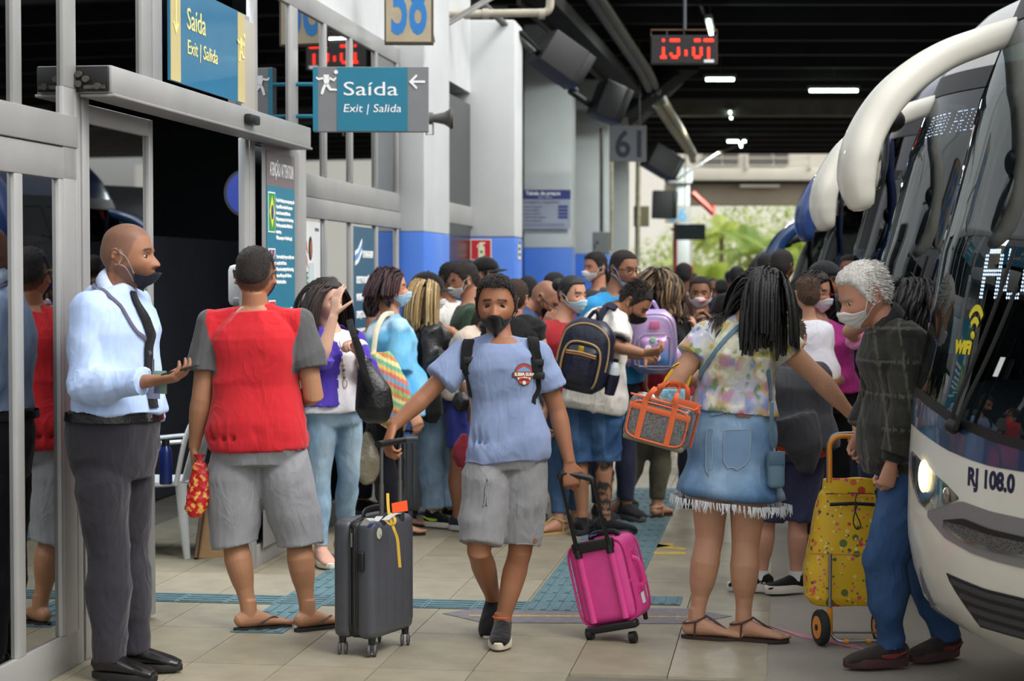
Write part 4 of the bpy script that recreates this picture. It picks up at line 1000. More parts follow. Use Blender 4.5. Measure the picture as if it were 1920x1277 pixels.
# ================================================================ coaches
WHP = M('coach_white', (225, 222, 210), rough=.25, coat=.6, vary=(2, .03)); BLP = M('coach_blue', (28, 62, 92), rough=.22, coat=.8); DBL = M('coach_navy', (18, 32, 66), rough=.22, coat=.8); MBL = M('coach_mid_blue', (50, 74, 132), rough=.3, coat=.6)
SILV = M('coach_silver', (150, 150, 150), rough=.35, metal=.5); RUB = M('black_rubber', (14, 14, 15), rough=.5); WSG = glass('windscreen_glass', (170, 186, 188), .75, .01, .07, .6, 4)
MESHG = M('grille_mesh', (90, 90, 90), rough=.5, metal=.6); LAMPG = glass('lamp_lens', (255, 250, 240), .9, .03, .06); CHROME = M('chrome', (200, 200, 200), rough=.12, metal=1)
BULB = M('lit_headlamp', (255, 225, 165), emit=14); LEDW = M('led_white', (215, 225, 255), emit=5); LEDR = M('led_red', (255, 40, 20), emit=4.5); INTG = M('cab_grey', (105, 110, 112), rough=.8); SEATM = M('seat_cloth', (60, 66, 80), rough=.9)
n_, l_, b_ = nodes(MESHG); vo = n_.new('ShaderNodeTexVoronoi'); vo.inputs['Scale'].default_value = 120; cr = n_.new('ShaderNodeValToRGB'); cr.color_ramp.elements[0].position = .28; cr.color_ramp.elements[1].position = .4
cr.color_ramp.elements[0].color = (.008, .008, .008, 1); cr.color_ramp.elements[1].color = (.16, .16, .15, 1); tc = n_.new('ShaderNodeTexCoord'); l_.new(tc.outputs['Object'], vo.inputs['Vector']); l_.new(vo.outputs['Distance'], cr.inputs[0]); l_.new(cr.outputs[0], b_.inputs['Base Color'])
BO = V((1.50, 7.75, 0)); BT = V((math.sin(R(22)), -math.cos(R(22)), 0)); BI = V((math.cos(R(22)), math.sin(R(22)), 0)); BW = 2.5
def bprof(h): return interp(h, [.2, .27, .33, .48, .62, .9, 1.12, 1.36, 1.73, 1.87, 2.11, 2.33, 2.52, 2.62, 2.8, 3.0, 3.15, 3.25, 3.3], [.072, .015, -.069, -.128, -.157, -.152, -.136, -.078, -.01, .037, .109, .173, .26, .307, .40, .54, .72, .95, 1.3])
def bcorner(t): q = min(1.12, abs(t - 1.25) / 1.25); return .26 * q ** 3 + .15 * max(0, q - .88) ** 2 / .0144
def B(t, h, off=0):
    i = bprof(h) + bcorner(t); p = BO + BT * t + BI * i + UP * h
    if off:
        a = B(t + .01, h) - B(t - .01, h); b = B(t, h + .01) - B(t, h - .01); p = p + a.cross(b).normalized() * (off if a.cross(b).dot(BI) < 0 else -off)
    return p
def patch(ts, lo, hi, n=24, m=6, off=0):
    """surface patch between height curves lo(t), hi(t)"""
    return [[B(ts[0] + (ts[1] - ts[0]) * i / n, lo(ts[0] + (ts[1] - ts[0]) * i / n) + (hi(ts[0] + (ts[1] - ts[0]) * i / n) - lo(ts[0] + (ts[1] - ts[0]) * i / n)) * j / m, off) for i in range(n + 1)] for j in range(m + 1)]
Q = lambda t: (abs(t - 1.25) / 1.25) ** 2
e0 = lambda t: .24 + .06 * Q(t); ebt = lambda t: 2.64
T0, T1 = -.12, 2.62
base = MB(); base.grid([[B(-.15 + 2.8 * i / 60, .2 + 3.1 * j / 60) for i in range(61)] for j in range(61)])
BTREE = BVHTree.FromPolygons([V(v) for v in base.v], base.f)
def bt_px(px, py):
    """a sight line of the photograph met with the coach front, as (t, h)"""
    for k in range(200):
        hit = BTREE.ray_cast(V((0, 0, H)), ray(px + k, py).normalized())
        if hit[0] is not None: break
    t = (hit[0] - BO).dot(BT); return t, hit[0].z
def CV(*pts):
    a = sorted(bt_px(*p) for p in pts); xs = [q[0] for q in a]; ys = [q[1] for q in a]
    return lambda t: interp(min(t, 2.5 - t), xs, ys)
e1 = CV((1725, 747), (1760, 775), (1795, 800), (1825, 812), (1860, 827), (1920, 845)); e2 = CV((1710, 792), (1735, 815), (1780, 845), (1820, 862), (1860, 875), (1920, 885))
gt = CV((1742, 958), (1805, 939), (1860, 959), (1920, 972)); gb_ = CV((1742, 969), (1775, 1009), (1825, 1037), (1875, 1054), (1920, 1065))
gm1 = CV((1772, 977), (1810, 985), (1860, 1003), (1920, 1016)); gm0 = CV((1777, 984), (1815, 1012), (1870, 1029), (1920, 1039)); gk = CV((1772, 975), (1810, 972), (1860, 992), (1920, 1006))
lg1 = CV((1777, 1074), (1850, 1104), (1920, 1121)); lg0 = CV((1845, 1174), (1920, 1196))
def bus(name, label, paint, band, mirror):
    bus_ = thing('coach', label, 'bus', BO + BT * 1.25, 'long distance coaches parked nose in along the platform')
    def G_(rows, nm, mat, solid=.006): mb = MB(); mb.grid(rows); return mb.build(nm, mat, bus_, solid=solid, fixn=False, angle=60)
    G_(patch((T0, T1), e0, e2, 48, 12), 'bumper', paint); G_(patch((T0, T1), e2, e1, 48, 3, .002), 'colour_band', band)
    G_(patch((T0, T1), e1, lambda t: e1(t) + .035, 48, 1, .004), 'windscreen_seal', RUB); ws = G_(patch((T0 + .03, T1 - .03), lambda t: e1(t) + .03, ebt, 48, 24, .0), 'windscreen', WSG, 0)
    G_(patch((T0, T1), ebt, lambda t: 2.76, 48, 2, .003), 'header_trim', RUB); G_(patch((T0, T1), lambda t: 2.76, lambda t: 3.3, 48, 10), 'roof_dome', paint)
    for a, b in ((T0, T0 + .07), (T1 - .07, T1)): G_(patch((a, b), lambda t: e1(t), ebt, 3, 24, .004), 'corner_post', paint if False else RUB)
    G_(patch((1.225, 1.275), lambda t: e1(t) + .03, ebt, 1, 20, .003), 'screen_divider', RUB)
    # body sides and roof run back
    for tt, nm in ((T0, 'side_panel'), (T1, 'side_panel')):
        rows = [[B(tt, h) + BI * k for k in (0, .6, 3, 8)] for h in (.3, .5, .8, 1.04, 1.12)]; G_(rows, nm, paint, .02)
        rows = [[B(tt, h) + BI * k for k in (0, .8)] for h in (1.12, 1.6, 2.1, 2.6, 2.8)]; G_(rows, 'side_window', WSG, .006)
        rows = [[B(tt, h) + BI * k for k in (.8, 3, 8)] for h in (1.12, 1.6, 2.1, 2.6, 2.8)]; G_(rows, 'side_window', M('dark_window', (12, 14, 16), rough=.1), .006)
        rows = [[B(tt, h) + BI * k for k in (0, .6, 3, 8)] for h in (2.8, 3.0, 3.15, 3.3)]; G_(rows, 'roof_side', paint, .02)
    G_([[B(T0 + (T1 - T0) * i / 8, 3.3) + BI * k for i in range(9)] for k in (0, 8)], 'roof', paint, .02)
    fl_ = MB(); fl_.prism([B(T0 + .1, .95) + BI * .1, B(T1 - .1, .95) + BI * .1, B(T1 - .1, .95) + BI * 8, B(T0 + .1, .95) + BI * 8], V((0, 0, .03))); fl_.build('cab_floor', RUB, bus_)
    d_ = MB(); d_.grid([[B(T0 + .12 + 2.5 * i / 20, 1.02 + .1 * Q(T0 + .12 + 2.5 * i / 20) + z) + BI * k for i in range(21)] for k, z in ((.05, 0), (.25, .07), (.55, .06), (.6, -.1))]); d_.build('dashboard', M('dashboard_plastic', (38, 40, 42), rough=.8), bus_, solid=.02)
    bk = MB(); bk.prism([B(T0 + .15, .98) + BI * 1.6, B(T1 - .15, .98) + BI * 1.6, B(T1 - .15, 2.7) + BI * 1.2, B(T0 + .15, 2.7) + BI * 1.2], BI * .03); bk.build('cab_bulkhead', M('cab_dark', (78, 86, 86), rough=.9), bus_)
    for t in (.5, 1.9):
        s_ = MB(); c = B(t, 1.4) + BI * .95; s_.box(c, (.5, .14, .7), ax=(BT, BI, UP)); s_.box(c + UP * .42, (.28, .12, .2), ax=(BT, BI, UP)); s_.box(c - UP * .32 - BI * .2, (.5, .5, .14), ax=(BT, BI, UP)); s_.build('driver_seat', SEATM, bus_, bevel=.04)
    wv = MB(); c = B(1.9, 1.25) + BI * .5; r_ = [c + BT * .22 * math.cos(a) + (UP * .9 - BI * -.4) * .22 * math.sin(a) for a in np.linspace(0, 6.283, 25)]; wv.tube(r_, .014, n=8); wv.build('steering_wheel', RUB, bus_)
    for tt in (T0 + .16, T1 - .16):
        G_([[B(tt, h) + BI * (.08 + k) for k in (0, .09)] for h in (1.15, 1.6, 2.1, 2.6)], 'inner_post', INTG, .03)
    # lamps, grilles
    def px_patch(top, bot, off, m=6):
        a = [bt_px(*p) for p in top]; b = [bt_px(*p) for p in bot]; return [[B(x[0] + (y[0] - x[0]) * j / m, x[1] + (y[1] - x[1]) * j / m, off) for x, y in zip(a, b)] for j in range(m + 1)]
    hl_t = [(1712, 845), (1722, 856), (1736, 872), (1756, 890), (1778, 909), (1799, 932)]; hl_b = [(1711, 880), (1718, 915), (1728, 942), (1742, 957), (1770, 950), (1799, 937)]
    def mirror_rows(rows): return [[B(2.5 - (p - BO).dot(BT), p.z, 0) + (0 * BI) for p in r] for r in rows]
    for sgn in (0, 1):
        f = (lambda r: r) if sgn == 0 else (lambda r: [[B(2.5 - (p - BO).dot(BT), p.z, .006) for p in q] for q in r])
        hb = G_(f(px_patch(hl_t, hl_b, .002)), 'headlight', CHROME, .004)
        G_(f(px_patch(hl_t, hl_b, .012)), 'headlight_lens', LAMPG, .002)
        a = bt_px(1733, 893); t_ = a[0] if sgn == 0 else 2.5 - a[0]; ctr = B(t_, a[1], .004); nn = (B(t_, a[1], .02) - ctr).normalized(); ax = basis(nn)
        MB().ball(ctr, (.052, .062, .01), (ax[0], ax[1], nn), 20, 8).build('lit_lamp', BULB, bus_)
        a = bt_px(1777, 928); t_ = a[0] if sgn == 0 else 2.5 - a[0]; ctr = B(t_, a[1], .006); nn = (B(t_, a[1], .02) - ctr).normalized(); ax = basis(nn)
        MB().ball(ctr, (.026, .028, .008), (ax[0], ax[1], nn), 16, 8).build('indicator_lamp', CHROME, bus_)
    def tp(px, py): return bt_px(px, py)
    ta0 = bt_px(1742, 962)[0]; tb0 = bt_px(1774, 979)[0]
    G_(patch((ta0, 2.5 - ta0), gb_, gt, 48, 5, .004), 'grille_surround', SILV); G_(patch((tb0, 2.5 - tb0), gm0, gm1, 48, 3, .009), 'upper_grille', MESHG); G_(patch((tb0, 2.5 - tb0), gm1, gk, 48, 1, .010), 'grille_gap', RUB)
    G_(patch((tb0, 2.5 - tb0), lambda t: gm0(t) - .012, gm0, 48, 1, .012), 'grille_lip', CHROME)
    a = bt_px(1777, 1074)[0]; rows = []; a2 = bt_px(1845, 1174)[0] - a
    for j in range(7):
        f = j / 6; ta = a + a2 * (1 - f) ** 1.2; rows.append([B(tt, lg0(tt) + (lg1(tt) - lg0(tt)) * f, .004) for tt in np.linspace(ta, 2.5 - ta, 41)])
    G_(rows, 'lower_grille', RUB)
    for j in range(4):
        f = (j + .5) / 4; ta = a + a2 * (1 - f) ** 1.2 + .03
        MB().tube([B(tt, lg0(tt) + (lg1(tt) - lg0(tt)) * f, .008) for tt in np.linspace(ta, 2.5 - ta, 31)], [(.006, .012)] * 31, n=6, hint=UP).build('grille_bar', M('bar_grey', (52, 54, 56), rough=.5), bus_)
    for sg in (0, 1):
        for nm, off, mt in (('fog_recess', .006, SILV),):
            tt = [(1729, 1062), (1742, 1100), (1756, 1130), (1772, 1155)]; bb = [(1728, 1066), (1733, 1105), (1748, 1138), (1771, 1157)]
            r = px_patch(tt, bb, off, 3); r = r if sg == 0 else [[B(2.5 - (p - BO).dot(BT), p.z, .006) for p in q] for q in r]; G_(r, nm, mt, .004)
    # wipers
    for pts in (((1797, 800), (1812, 752), (1850, 660), (1888, 560), (1919, 465)), ((1808, 806), (1826, 760), (1868, 672), (1905, 585), (1922, 540))):
        th = [bt_px(*p) for p in pts]; pp_ = [B(t, h, .035) for t, h in th]
        MB().tube(bez(pp_, 5), [(.010, .007)] * (5 * (len(pp_) - 1) + 1), n=6, hint=BI).build('wiper', RUB, bus_)
    th = bt_px(1800, 800); MB().ball(B(th[0], th[1], .03), .03).build('wiper_hub', RUB, bus_)
    th = bt_px(1868, 690)
    for tt in (1.9,):
        MB().tube([B(tt, 1.1, .03), B(tt - .3, 1.5, .035), B(tt - .55, 2.0, .04)], [(.010, .007)] * 3, n=6, hint=BI).build('wiper', RUB, bus_)
    # mirror arms: far side as photographed, near side mirrored
    mp = [(1935, 48), (1890, 62), (1835, 80), (1775, 103), (1718, 138), (1668, 183), (1632, 235), (1612, 285), (1606, 335), (1612, 372)]
    rr = [(.06, .05), (.06, .055), (.06, .058), (.06, .06), (.062, .063), (.068, .066), (.078, .068), (.088, .068), (.086, .066), (.07, .052)]
    ds = [7.72, 7.72, 7.72, 7.70, 7.66, 7.62, 7.60, 7.58, 7.58, 7.58]
    arm = [P(x, y, d) for (x, y), d in zip(mp, ds)]
    def armb(pts, nm='mirror_arm'):
        mb = MB(); q = bez(pts, 5); r2 = [(interp(i / (len(q) - 1), np.linspace(0, 1, len(rr)), [a for a, b in rr]), interp(i / (len(q) - 1), np.linspace(0, 1, len(rr)), [b for a, b in rr])) for i in range(len(q))]
        mb.tube(q, r2, n=20, hint=V((-.27, .96, 0)).cross(UP).cross(UP) if False else V((0.3, -.95, 0)), round_=False); e_ = mb.build(nm, mirror, bus_, angle=60)
        return e_
    # hint along the coach's width makes radius a the height direction; swap so the fin is deep in the arm's plane
    def armc(pts):
        q = bez(pts, 5); mb = MB(); m = len(q); side = V((.27, -.963, 0))
        rings = []
        for i, p in enumerate(q):
            t = (q[min(i + 1, m - 1)] - q[max(i - 1, 0)]).normalized(); nrm = side.cross(t).normalized(); s2 = t.cross(nrm).normalized(); f = i / (m - 1)
            a = interp(f, np.linspace(0, 1, len(rr)), [x for x, y in rr]); b = interp(f, np.linspace(0, 1, len(rr)), [y for x, y in rr])
            rings.append([p + nrm * b * math.copysign(abs(math.cos(k)) ** .7, math.cos(k)) + s2 * a * math.copysign(abs(math.sin(k)) ** .7, math.sin(k)) for k in np.linspace(0, 2 * math.pi, 21)[:-1]])
        e = rings[-1]; c = q[-1]; tt = (q[-1] - q[-2]).normalized()
        for sc_, mv in ((.85, .03), (.55, .045), (.2, .05)): rings.append([c + (v - c) * sc_ + tt * mv for v in e])
        mb.loft(rings); return mb.build('mirror_arm', mirror, bus_, angle=180)
    armc(arm)
    def mir(p): d = p - BO; t = d.dot(BT); i = d.dot(BI); return BO + BT * (2.5 - t) + BI * i + UP * p.z
    hc = arm[7]; MB().ball(hc + BI * .075 + UP * .02, (.06, .05, .17), (BT, BI, UP), 16, 12).build('mirror_glass', CHROME, bus_)
    MB().ball(P(1655, 225, 7.62) + BI * .03, (.05, .07, .05), (BT, BI, UP), 14, 10).build('kerb_mirror', RUB, bus_)
    return bus_
def copybus(src, k, label, swap):
    off = V((.40, 3.3, 0)) * k; r = src.copy(); COL.objects.link(r); r.location = src.location + off; r['label'] = label; cache = {}
    for ch in list(src.children):
        c = ch.copy(); COL.objects.link(c); c.parent = r; c.matrix_parent_inverse = ch.matrix_parent_inverse.copy(); m = c.data.materials[0].name if c.data.materials else ''
        base_ = ch.name.split('.')[0]
        tgt = swap.get(base_) or swap.get(m)
        if tgt:
            c.data = ch.data.copy(); c.data.materials.clear(); c.data.materials.append(tgt)
    return r
bus1 = bus('coach', 'white coach nearest the camera with lit headlight and blue band', WHP, BLP, WHP)
LGREY = M('coach_light_grey', (190, 190, 184), rough=.3, coat=.5)
bus2 = copybus(bus1, 1, 'second white coach with lit route sign behind the wavy mirror reflection', {'colour_band': DBL, 'roof_dome': LGREY})
for c in list(bus2.children):
    if c.name.startswith('corner_post'): c.data = c.data.copy(); c.data.materials.clear(); c.data.materials.append(LGREY)
DKG = glass('dim_windscreen', (60, 70, 76), .35, .012, .05, .45, 4)
bus3 = copybus(bus1, 2, 'navy coach with mid blue mirror arm and white lit greeting sign', {'coach_white': DBL, 'mirror_arm': MBL, 'lit_lamp': CHROME, 'windscreen_glass': DKG})
bus4 = copybus(bus1, 3, 'dark coach with navy curved mirror arm beyond the blue mirrored coach', {'coach_white': DBL, 'mirror_arm': M('arm_navy', (24, 56, 96), rough=.25, coat=.8), 'lit_lamp': CHROME, 'windscreen_glass': DKG})
bus4.scale = (1, 1, .86); bus4.location.x -= .2
bus5 = copybus(bus1, 4, 'farthest coach with thin black mirror arm against the greenery', {'coach_white': RUB, 'mirror_arm': RUB, 'lit_lamp': CHROME, 'windscreen_glass': DKG})
bus5.scale = (1, 1, .8); bus5.location.x -= .35
# dot matrix lettering
DOT = {'A': '01110 10001 10001 11111 10001 10001 10001', 'R': '11110 10001 10001 11110 10100 10010 10001', 'U': '10001 10001 10001 10001 10001 10001 01110', '1': '00100 01100 00100 00100 00100 00100 01110', '2': '01110 10001 00001 00110 01000 10000 11111',
       'D': '11110 10001 10001 10001 10001 10001 11110', "'": '00100 00100 00000 00000 00000 00000 00000', 'C': '01110 10001 10000 10000 10000 10001 01110', 'B': '11110 10001 10001 11110 10001 10001 11110', 'O': '01110 10001 10001 10001 10001 10001 01110',
       'F': '11111 10000 10000 11110 10000 10000 10000', 'I': '01110 00100 00100 00100 00100 00100 01110', 'V': '10001 10001 10001 10001 10001 01010 00100', 'G': '01110 10001 10000 10111 10001 10001 01110', 'E': '11111 10000 10000 11110 10000 10000 11111', 'M': '10001 11011 10101 10101 10001 10001 10001',
       'i': '00100 00000 01100 00100 00100 00100 01110', 'd': '00001 00001 01111 10001 10001 10001 01111', 'a': '00000 00000 01110 00001 01111 10001 01111', ' ': '00000 ' * 7, '0': '01110 10001 10001 10001 10001 10001 01110', '5': '11111 10000 11110 00001 00001 10001 01110', '7': '11111 00001 00010 00100 00100 00100 00100', ':': '00000 00100 00100 00000 00100 00100 00000'}
def dots(s_, place, r, mat, par, name='led_lettering', dbl=1, skip=None):
    mb = MB(); x = 0
    for ch in s_:
        g = DOT[ch].split()
        for row in range(7):
            for c in range(5):
                if g[row][c] == '1' and not (skip and skip(x + c, row)):
                    for a in range(dbl):
                        for b in range(dbl):
                            p, u, v = place(x + c + a / dbl, 6 - row + b / dbl); n = u.cross(v).normalized()
                            mb.add([p - u * r, p - v * r, p + u * r, p + v * r, p + n * r * .5], [(0, 1, 4), (1, 2, 4), (2, 3, 4), (3, 0, 4)])
        x += 6
    o = mb.build(name, mat, None, smooth=False, fixn=False, kind='stuff'); child(o, par); return o
def onbus(k, t0, h0, dt, dh, off=-.06):
    o = V((.40, 3.3, 0)) * k
    return lambda x, y: (B(t0 + x * dt, h0 + y * dh, off) + o, BT, UP)
a = bt_px(1810, 552); b_t = bt_px(1918, 455)
dots('AU 12', onbus(0, a[0], a[1], .030, .0285), .006, LEDW, bus1, dbl=2)
dots("D'CABO FRIO", onbus(1, .10, 2.44, .012, .019, -.05), .0038, LEDW, bus2); dots('BOA VIAGEM', onbus(2, .1, 1.72, .018, .018, -.03), .006, LEDW, bus3); dots('ida', onbus(3, .12, 1.74, .018, .018, -.03), .006, LEDW, bus4)
# marks on the first coach
def btext(s_, px, py, hgt, mat, name, wpx=None, tilt=0, off=.003, bold=.01):
    t, h = bt_px(px, py); o = text(s_, V((0, 0, 0)), V((1, 0, 0)), V((0, 1, 0)), hgt, mat, None, name, ext=.001, bold=bold); c = getco(o.data)
    putco(o.data, [B(t + x, h + y + tilt * x, off + z) for x, y, z in c.tolist()]); child(o, bus1); return o
NAVY = M('navy_ink', (20, 22, 60), rough=.4); WY = M('wifi_yellow', (225, 205, 20), rough=.5)
btext('RJ 108.0', 1815, 908, .062, NAVY, 'lettering', bold=.004)
btext('WiFi', 1791, 661, .045, WY, 'wifi_word', bold=.004)
t, h = bt_px(1820, 634)
for r0 in (.045, .09):
    mb = MB(); rows = [[B(t + .02 + .62 * rr_ * math.sin(an), h + .01 + rr_ * math.cos(an) + 0, .004) for an in np.linspace(-.85, .85, 16)] for rr_ in (r0, r0 + .024)]; mb.grid(rows); child(mb.build('wifi_arc', WY, None, solid=.001, fixn=False), bus1)
mb = MB(); mb.ball(B(t + .02, h + .01, .004), (.012, .004, .015), (BT, BI, UP)); child(mb.build('wifi_dot', WY, None), bus1)
t, h = bt_px(1870, 708); mb = MB(); mb.grid([[B(t, h, .02), B(t + .03, h, .02)], [B(t + .025, h + .07, .02), B(t + .055, h + .07, .02)]]); child(mb.build('sticker', WHITE, None, solid=.001), bus1)
t, h = bt_px(1768, 660); mb = MB(); mb.grid([[B(t, h, -.02), B(t + .05, h, -.02)], [B(t, h + .18, -.02), B(t + .05, h + .18, -.02)]]); child(mb.build('sticker', M('sticker_cyan', (110, 170, 190)), None, solid=.001), bus1)
# ================================================================ signs and fittings
def quad(name, mat, par, o, x, y, w_, h_, th=.004, bevel=0, label=None):
    """thin board: o lower corner, x across, y up, th thick towards x cross y"""
    n = x.cross(y).normalized(); mb = MB(); mb.prism([o, o + x * w_, o + x * w_ + y * h_, o + y * h_], n * th); ob = mb.build(name, mat, None, smooth=False, bevel=bevel, label=label)
    if par: child(ob, par)
    return ob
XR = V((1, 0, 0))
def flat(name, mat, par, o, x, y, pts, th=.0015):
    n = x.cross(y).normalized(); mb = MB(); mb.prism([o + x * a + y * b for a, b in pts], n * th); return child(mb.build(name, mat, None, smooth=False), par)
def runner(par, o, x, y, h, mat, name='running_figure'):
    """walking figure pictogram as one flat shape"""
    k = h; n = x.cross(y).normalized(); mb = MB()
    mb.prism([o + x * (k * (.42 + .085 * math.cos(a))) + y * (k * (.91 + .085 * math.sin(a))) for a in np.linspace(0, 6.283, 15)[:-1]], n * .002)
    for pts in ([(.30, .80), (.52, .80), (.56, .62), (.50, .40), (.34, .40), (.30, .6)], [(.34, .44), (.50, .44), (.62, .24), (.84, .22), (.86, .14), (.56, .14), (.40, .34)], [(.34, .44), (.46, .42), (.36, .22), (.28, -.02), (.18, 0), (.24, .24)],
                [(.50, .80), (.54, .72), (.72, .62), (.80, .70), (.84, .65), (.74, .52), (.52, .62)], [(.32, .80), (.30, .70), (.10, .66), (.02, .72), (-.02, .67), (.08, .57), (.34, .62)]):
        mb.prism([o + x * (k * (a - .4)) + y * (k * b) for a, b in pts], n * .002)
    mb.v = [V(v) for v in mb.v]; return child(mb.build(name, mat, None, smooth=False), par)
# hanging exit sign facing the camera
d = 11.56; a = P(587, 247, d); b = P(803, 125, d); W_ = b.x - a.x; Hh = b.z - a.z; xs = V((.992, .02, 0)).normalized()
sg = thing('exit_sign', 'teal and grey hanging exit sign reading with white arrow', 'sign', a)
quad('sign_core', GREYS, sg, a + V((0, .06, 0)), xs, UP, W_, Hh, .06, .003); q = lambda f0, f1, m: quad('sign_panel', m, sg, a + xs * (W_ * f0) + UP * .004, xs, UP, W_ * (f1 - f0), Hh - .008, .003)
q(.0, .045, TEAL); q(.21, .82, TEAL)
runner(sg, a + xs * .078 + UP * .225 - V((0, .004, 0)), xs, UP, .145, WHITE)
o0 = a + V((0, -.004, 0)); text('Saída', o0 + xs * .178 + UP * .218, xs, UP, .082, WHITE, sg, 'lettering', width=.325, bold=.0); text('Exit | Salida', o0 + xs * .178 + UP * .118, xs, UP, .048, WHITE, sg, 'lettering', width=.345, shear=.13)
flat('arrow', WHITE, sg, o0 + xs * .575 + UP * .30, xs, UP, [(0, 0), (.045, .045), (.052, .034), (.026, .007), (.098, .007), (.098, -.007), (.026, -.007), (.052, -.034), (.045, -.045)])
for y in (158, 218):
    c = P(587, y, d); mb = MB(); mb.tube([c, P(551, y, d + .05)], .0125, n=10); child(mb.build('bracket_tube', TEAL, None), sg); p = P(551, y, d + .05); child(MB().box(p, (.02, .02, .09), ax=(FT, FN, UP)).build('bracket_plate', TEAL, None), sg)
# flush sign over the door
sb = thing('door_sign', 'blue exit board with pale yellow letters above the sliding door', 'sign', FP(1.7, .04, 2.55))
fq = lambda nm, m, u0, u1, z0, z1, w0=.03, th=.012: child(fbox(MB(), u0, u1, w0, w0 + th, z0, z1).build(nm, m, None, smooth=False), sb)
BLUES = M('blue_sign', (30, 104, 140), rough=.4, vary=(6, .05)); fq('board', BLUES, 1.14, 2.4, 2.555, 3.035); fq('end_strip', GOLD, 1.15, 1.30, 2.557, 3.03, .042, .002); fq('end_strip', GOLD, 2.28, 2.41, 2.557, 3.03, .042, .002)
tx = lambda s_, u, z, h, wd, sh=0: text(s_, FP(u, .0435, z), FT, UP, h, GOLDY, sb, 'lettering', width=wd, shear=sh)
tx('Saída', 1.40, 2.83, .105, .30); tx('Exit | Salida', 1.40, 2.71, .07, .50, .12)
runner(sb, FP(2.33, .045, 2.77), FT, UP, .16, GOLDY); flat('arrow', GOLDY, sb, FP(1.225, .045, 2.78), FT, UP, [(0, 0), (.04, .05), (.03, .06), (.008, .035), (.008, .2), (-.008, .2), (-.008, .035), (-.03, .06), (-.04, .05)])
fpart('backing_panel', M('beige_panel', (165, 160, 150), rough=.6), fac, 2.42, 2.70, .0, .02, 2.5, 3.02)
# attention board beside the door
ab = thing('notice_board', 'tall teal bilingual attention board with small flags beside the door', 'notice board', FP(3.2, .03, 0))
def fa(nm, m, u0, u1, z0, z1, w0=.035, th=.004): return child(fbox(MB(), u0, u1, w0, w0 + th, z0, z1).build(nm, m, None, smooth=False), ab)
BRG = M('brown_grey', (118, 108, 108), rough=.5); fa('panel', ALUD, 2.78, 3.56, .1, 2.38, .031, .003); fa('board', TEAL, 2.86, 3.48, .3, 2.14); fa('board_heading', BRG, 2.86, 3.48, 2.14, 2.335)
ta = lambda s_, u, z, h, wd, m=WHITE: text(s_, FP(u, .0405, z), FT, UP, h, m, ab, 'lettering', width=wd, bold=.002, res=1 if h < .03 else 3)
ta('ATENÇÃO / ATTENTION', 2.92, 2.20, .075, .52)
GRN = M('flag_green', (40, 150, 70), rough=.5); YLW = M('flag_yellow', (235, 215, 60), rough=.5); FBL = M('flag_blue', (30, 60, 140), rough=.5); FRD = M('flag_red', (210, 50, 50), rough=.5); FNV = M('flag_navy', (60, 50, 100), rough=.5)
fa('flag_border', WHITE, 2.885, 3.035, 1.875, 2.105, .0395, .001); fa('flag_field', GRN, 2.893, 3.027, 1.883, 2.097, .0405, .001)
c = FP(2.96, .042, 1.99); flat('flag_diamond', YLW, ab, c, FT, UP, [(-.055, 0), (0, -.092), (.055, 0), (0, .092)]); flat('flag_disc', FBL, ab, c + FN * .0015, FT, UP, [(.026 * math.cos(t), .042 * math.sin(t)) for t in np.linspace(0, 6.283, 17)[:-1]])
fa('flag_border', WHITE, 2.885, 3.035, 1.565, 1.785, .0395, .001)
c = FP(2.96, .0405, 1.675)
for sx in (-1, 1):
    for sy in (-1, 1):
        flat('flag_corner', FNV, ab, c, FT, UP, [(sx * .02, sy * .102), (sx * .058, sy * .102), (sx * .02, sy * .035)][::(1 if sx * sy > 0 else -1)]); flat('flag_corner', FNV, ab, c, FT, UP, [(sx * .067, sy * .035), (sx * .067, sy * .085), (sx * .035, sy * .035)][::(-1 if sx * sy > 0 else 1)])
flat('flag_cross', FRD, ab, c + FN * .001, FT, UP, [(-.067, -.016), (.067, -.016), (.067, .016), (-.067, .016)]); flat('flag_cross', FRD, ab, c + FN * .001, FT, UP, [(-.008, -.102), (.008, -.102), (.008, .102), (-.008, .102)])
fa('flag_border', WHITE, 2.885, 3.035, 1.27, 1.49, .0395, .001); fa('flag_field', FRD, 2.893, 3.027, 1.278, 1.482, .0405, .001); fa('flag_band', YLW, 2.893, 3.027, 1.34, 1.42, .0418, .001); fa('flag_border', WHITE, 2.885, 3.035, .98, 1.2, .0395, .001)
L_pt = ['Prezado cliente, para sua segurança, não', 'é permitida a entrada de pessoas', 'sem máscara nas plataformas.', 'Não permaneça na área de embarque.', 'Por favor, mantenha distância de', 'segurança.', 'Utilize sempre o álcool em gel.']
L_en = ['Dear traveler, for your safety wear', 'a mask at all times.', 'Please do not stay in the boarding', 'area and keep a safe distance.', 'Use hand sanitizer.']
L_es = ['Estimado pasajero, por seguridad', 'use siempre la mascarilla.', 'No permanezca en el área de', 'embarque de los autobuses.', 'Mantenga la distancia.', 'Muchas gracias.']
for lines, z in ((L_pt, 2.09), (L_en, 1.765), (L_es, 1.46), (L_en[:3], 1.16)):
    for i, s_ in enumerate(lines): ta(s_, 3.055, z - .036 * (i + 1), .019, min(.41, .0115 * len(s_)))
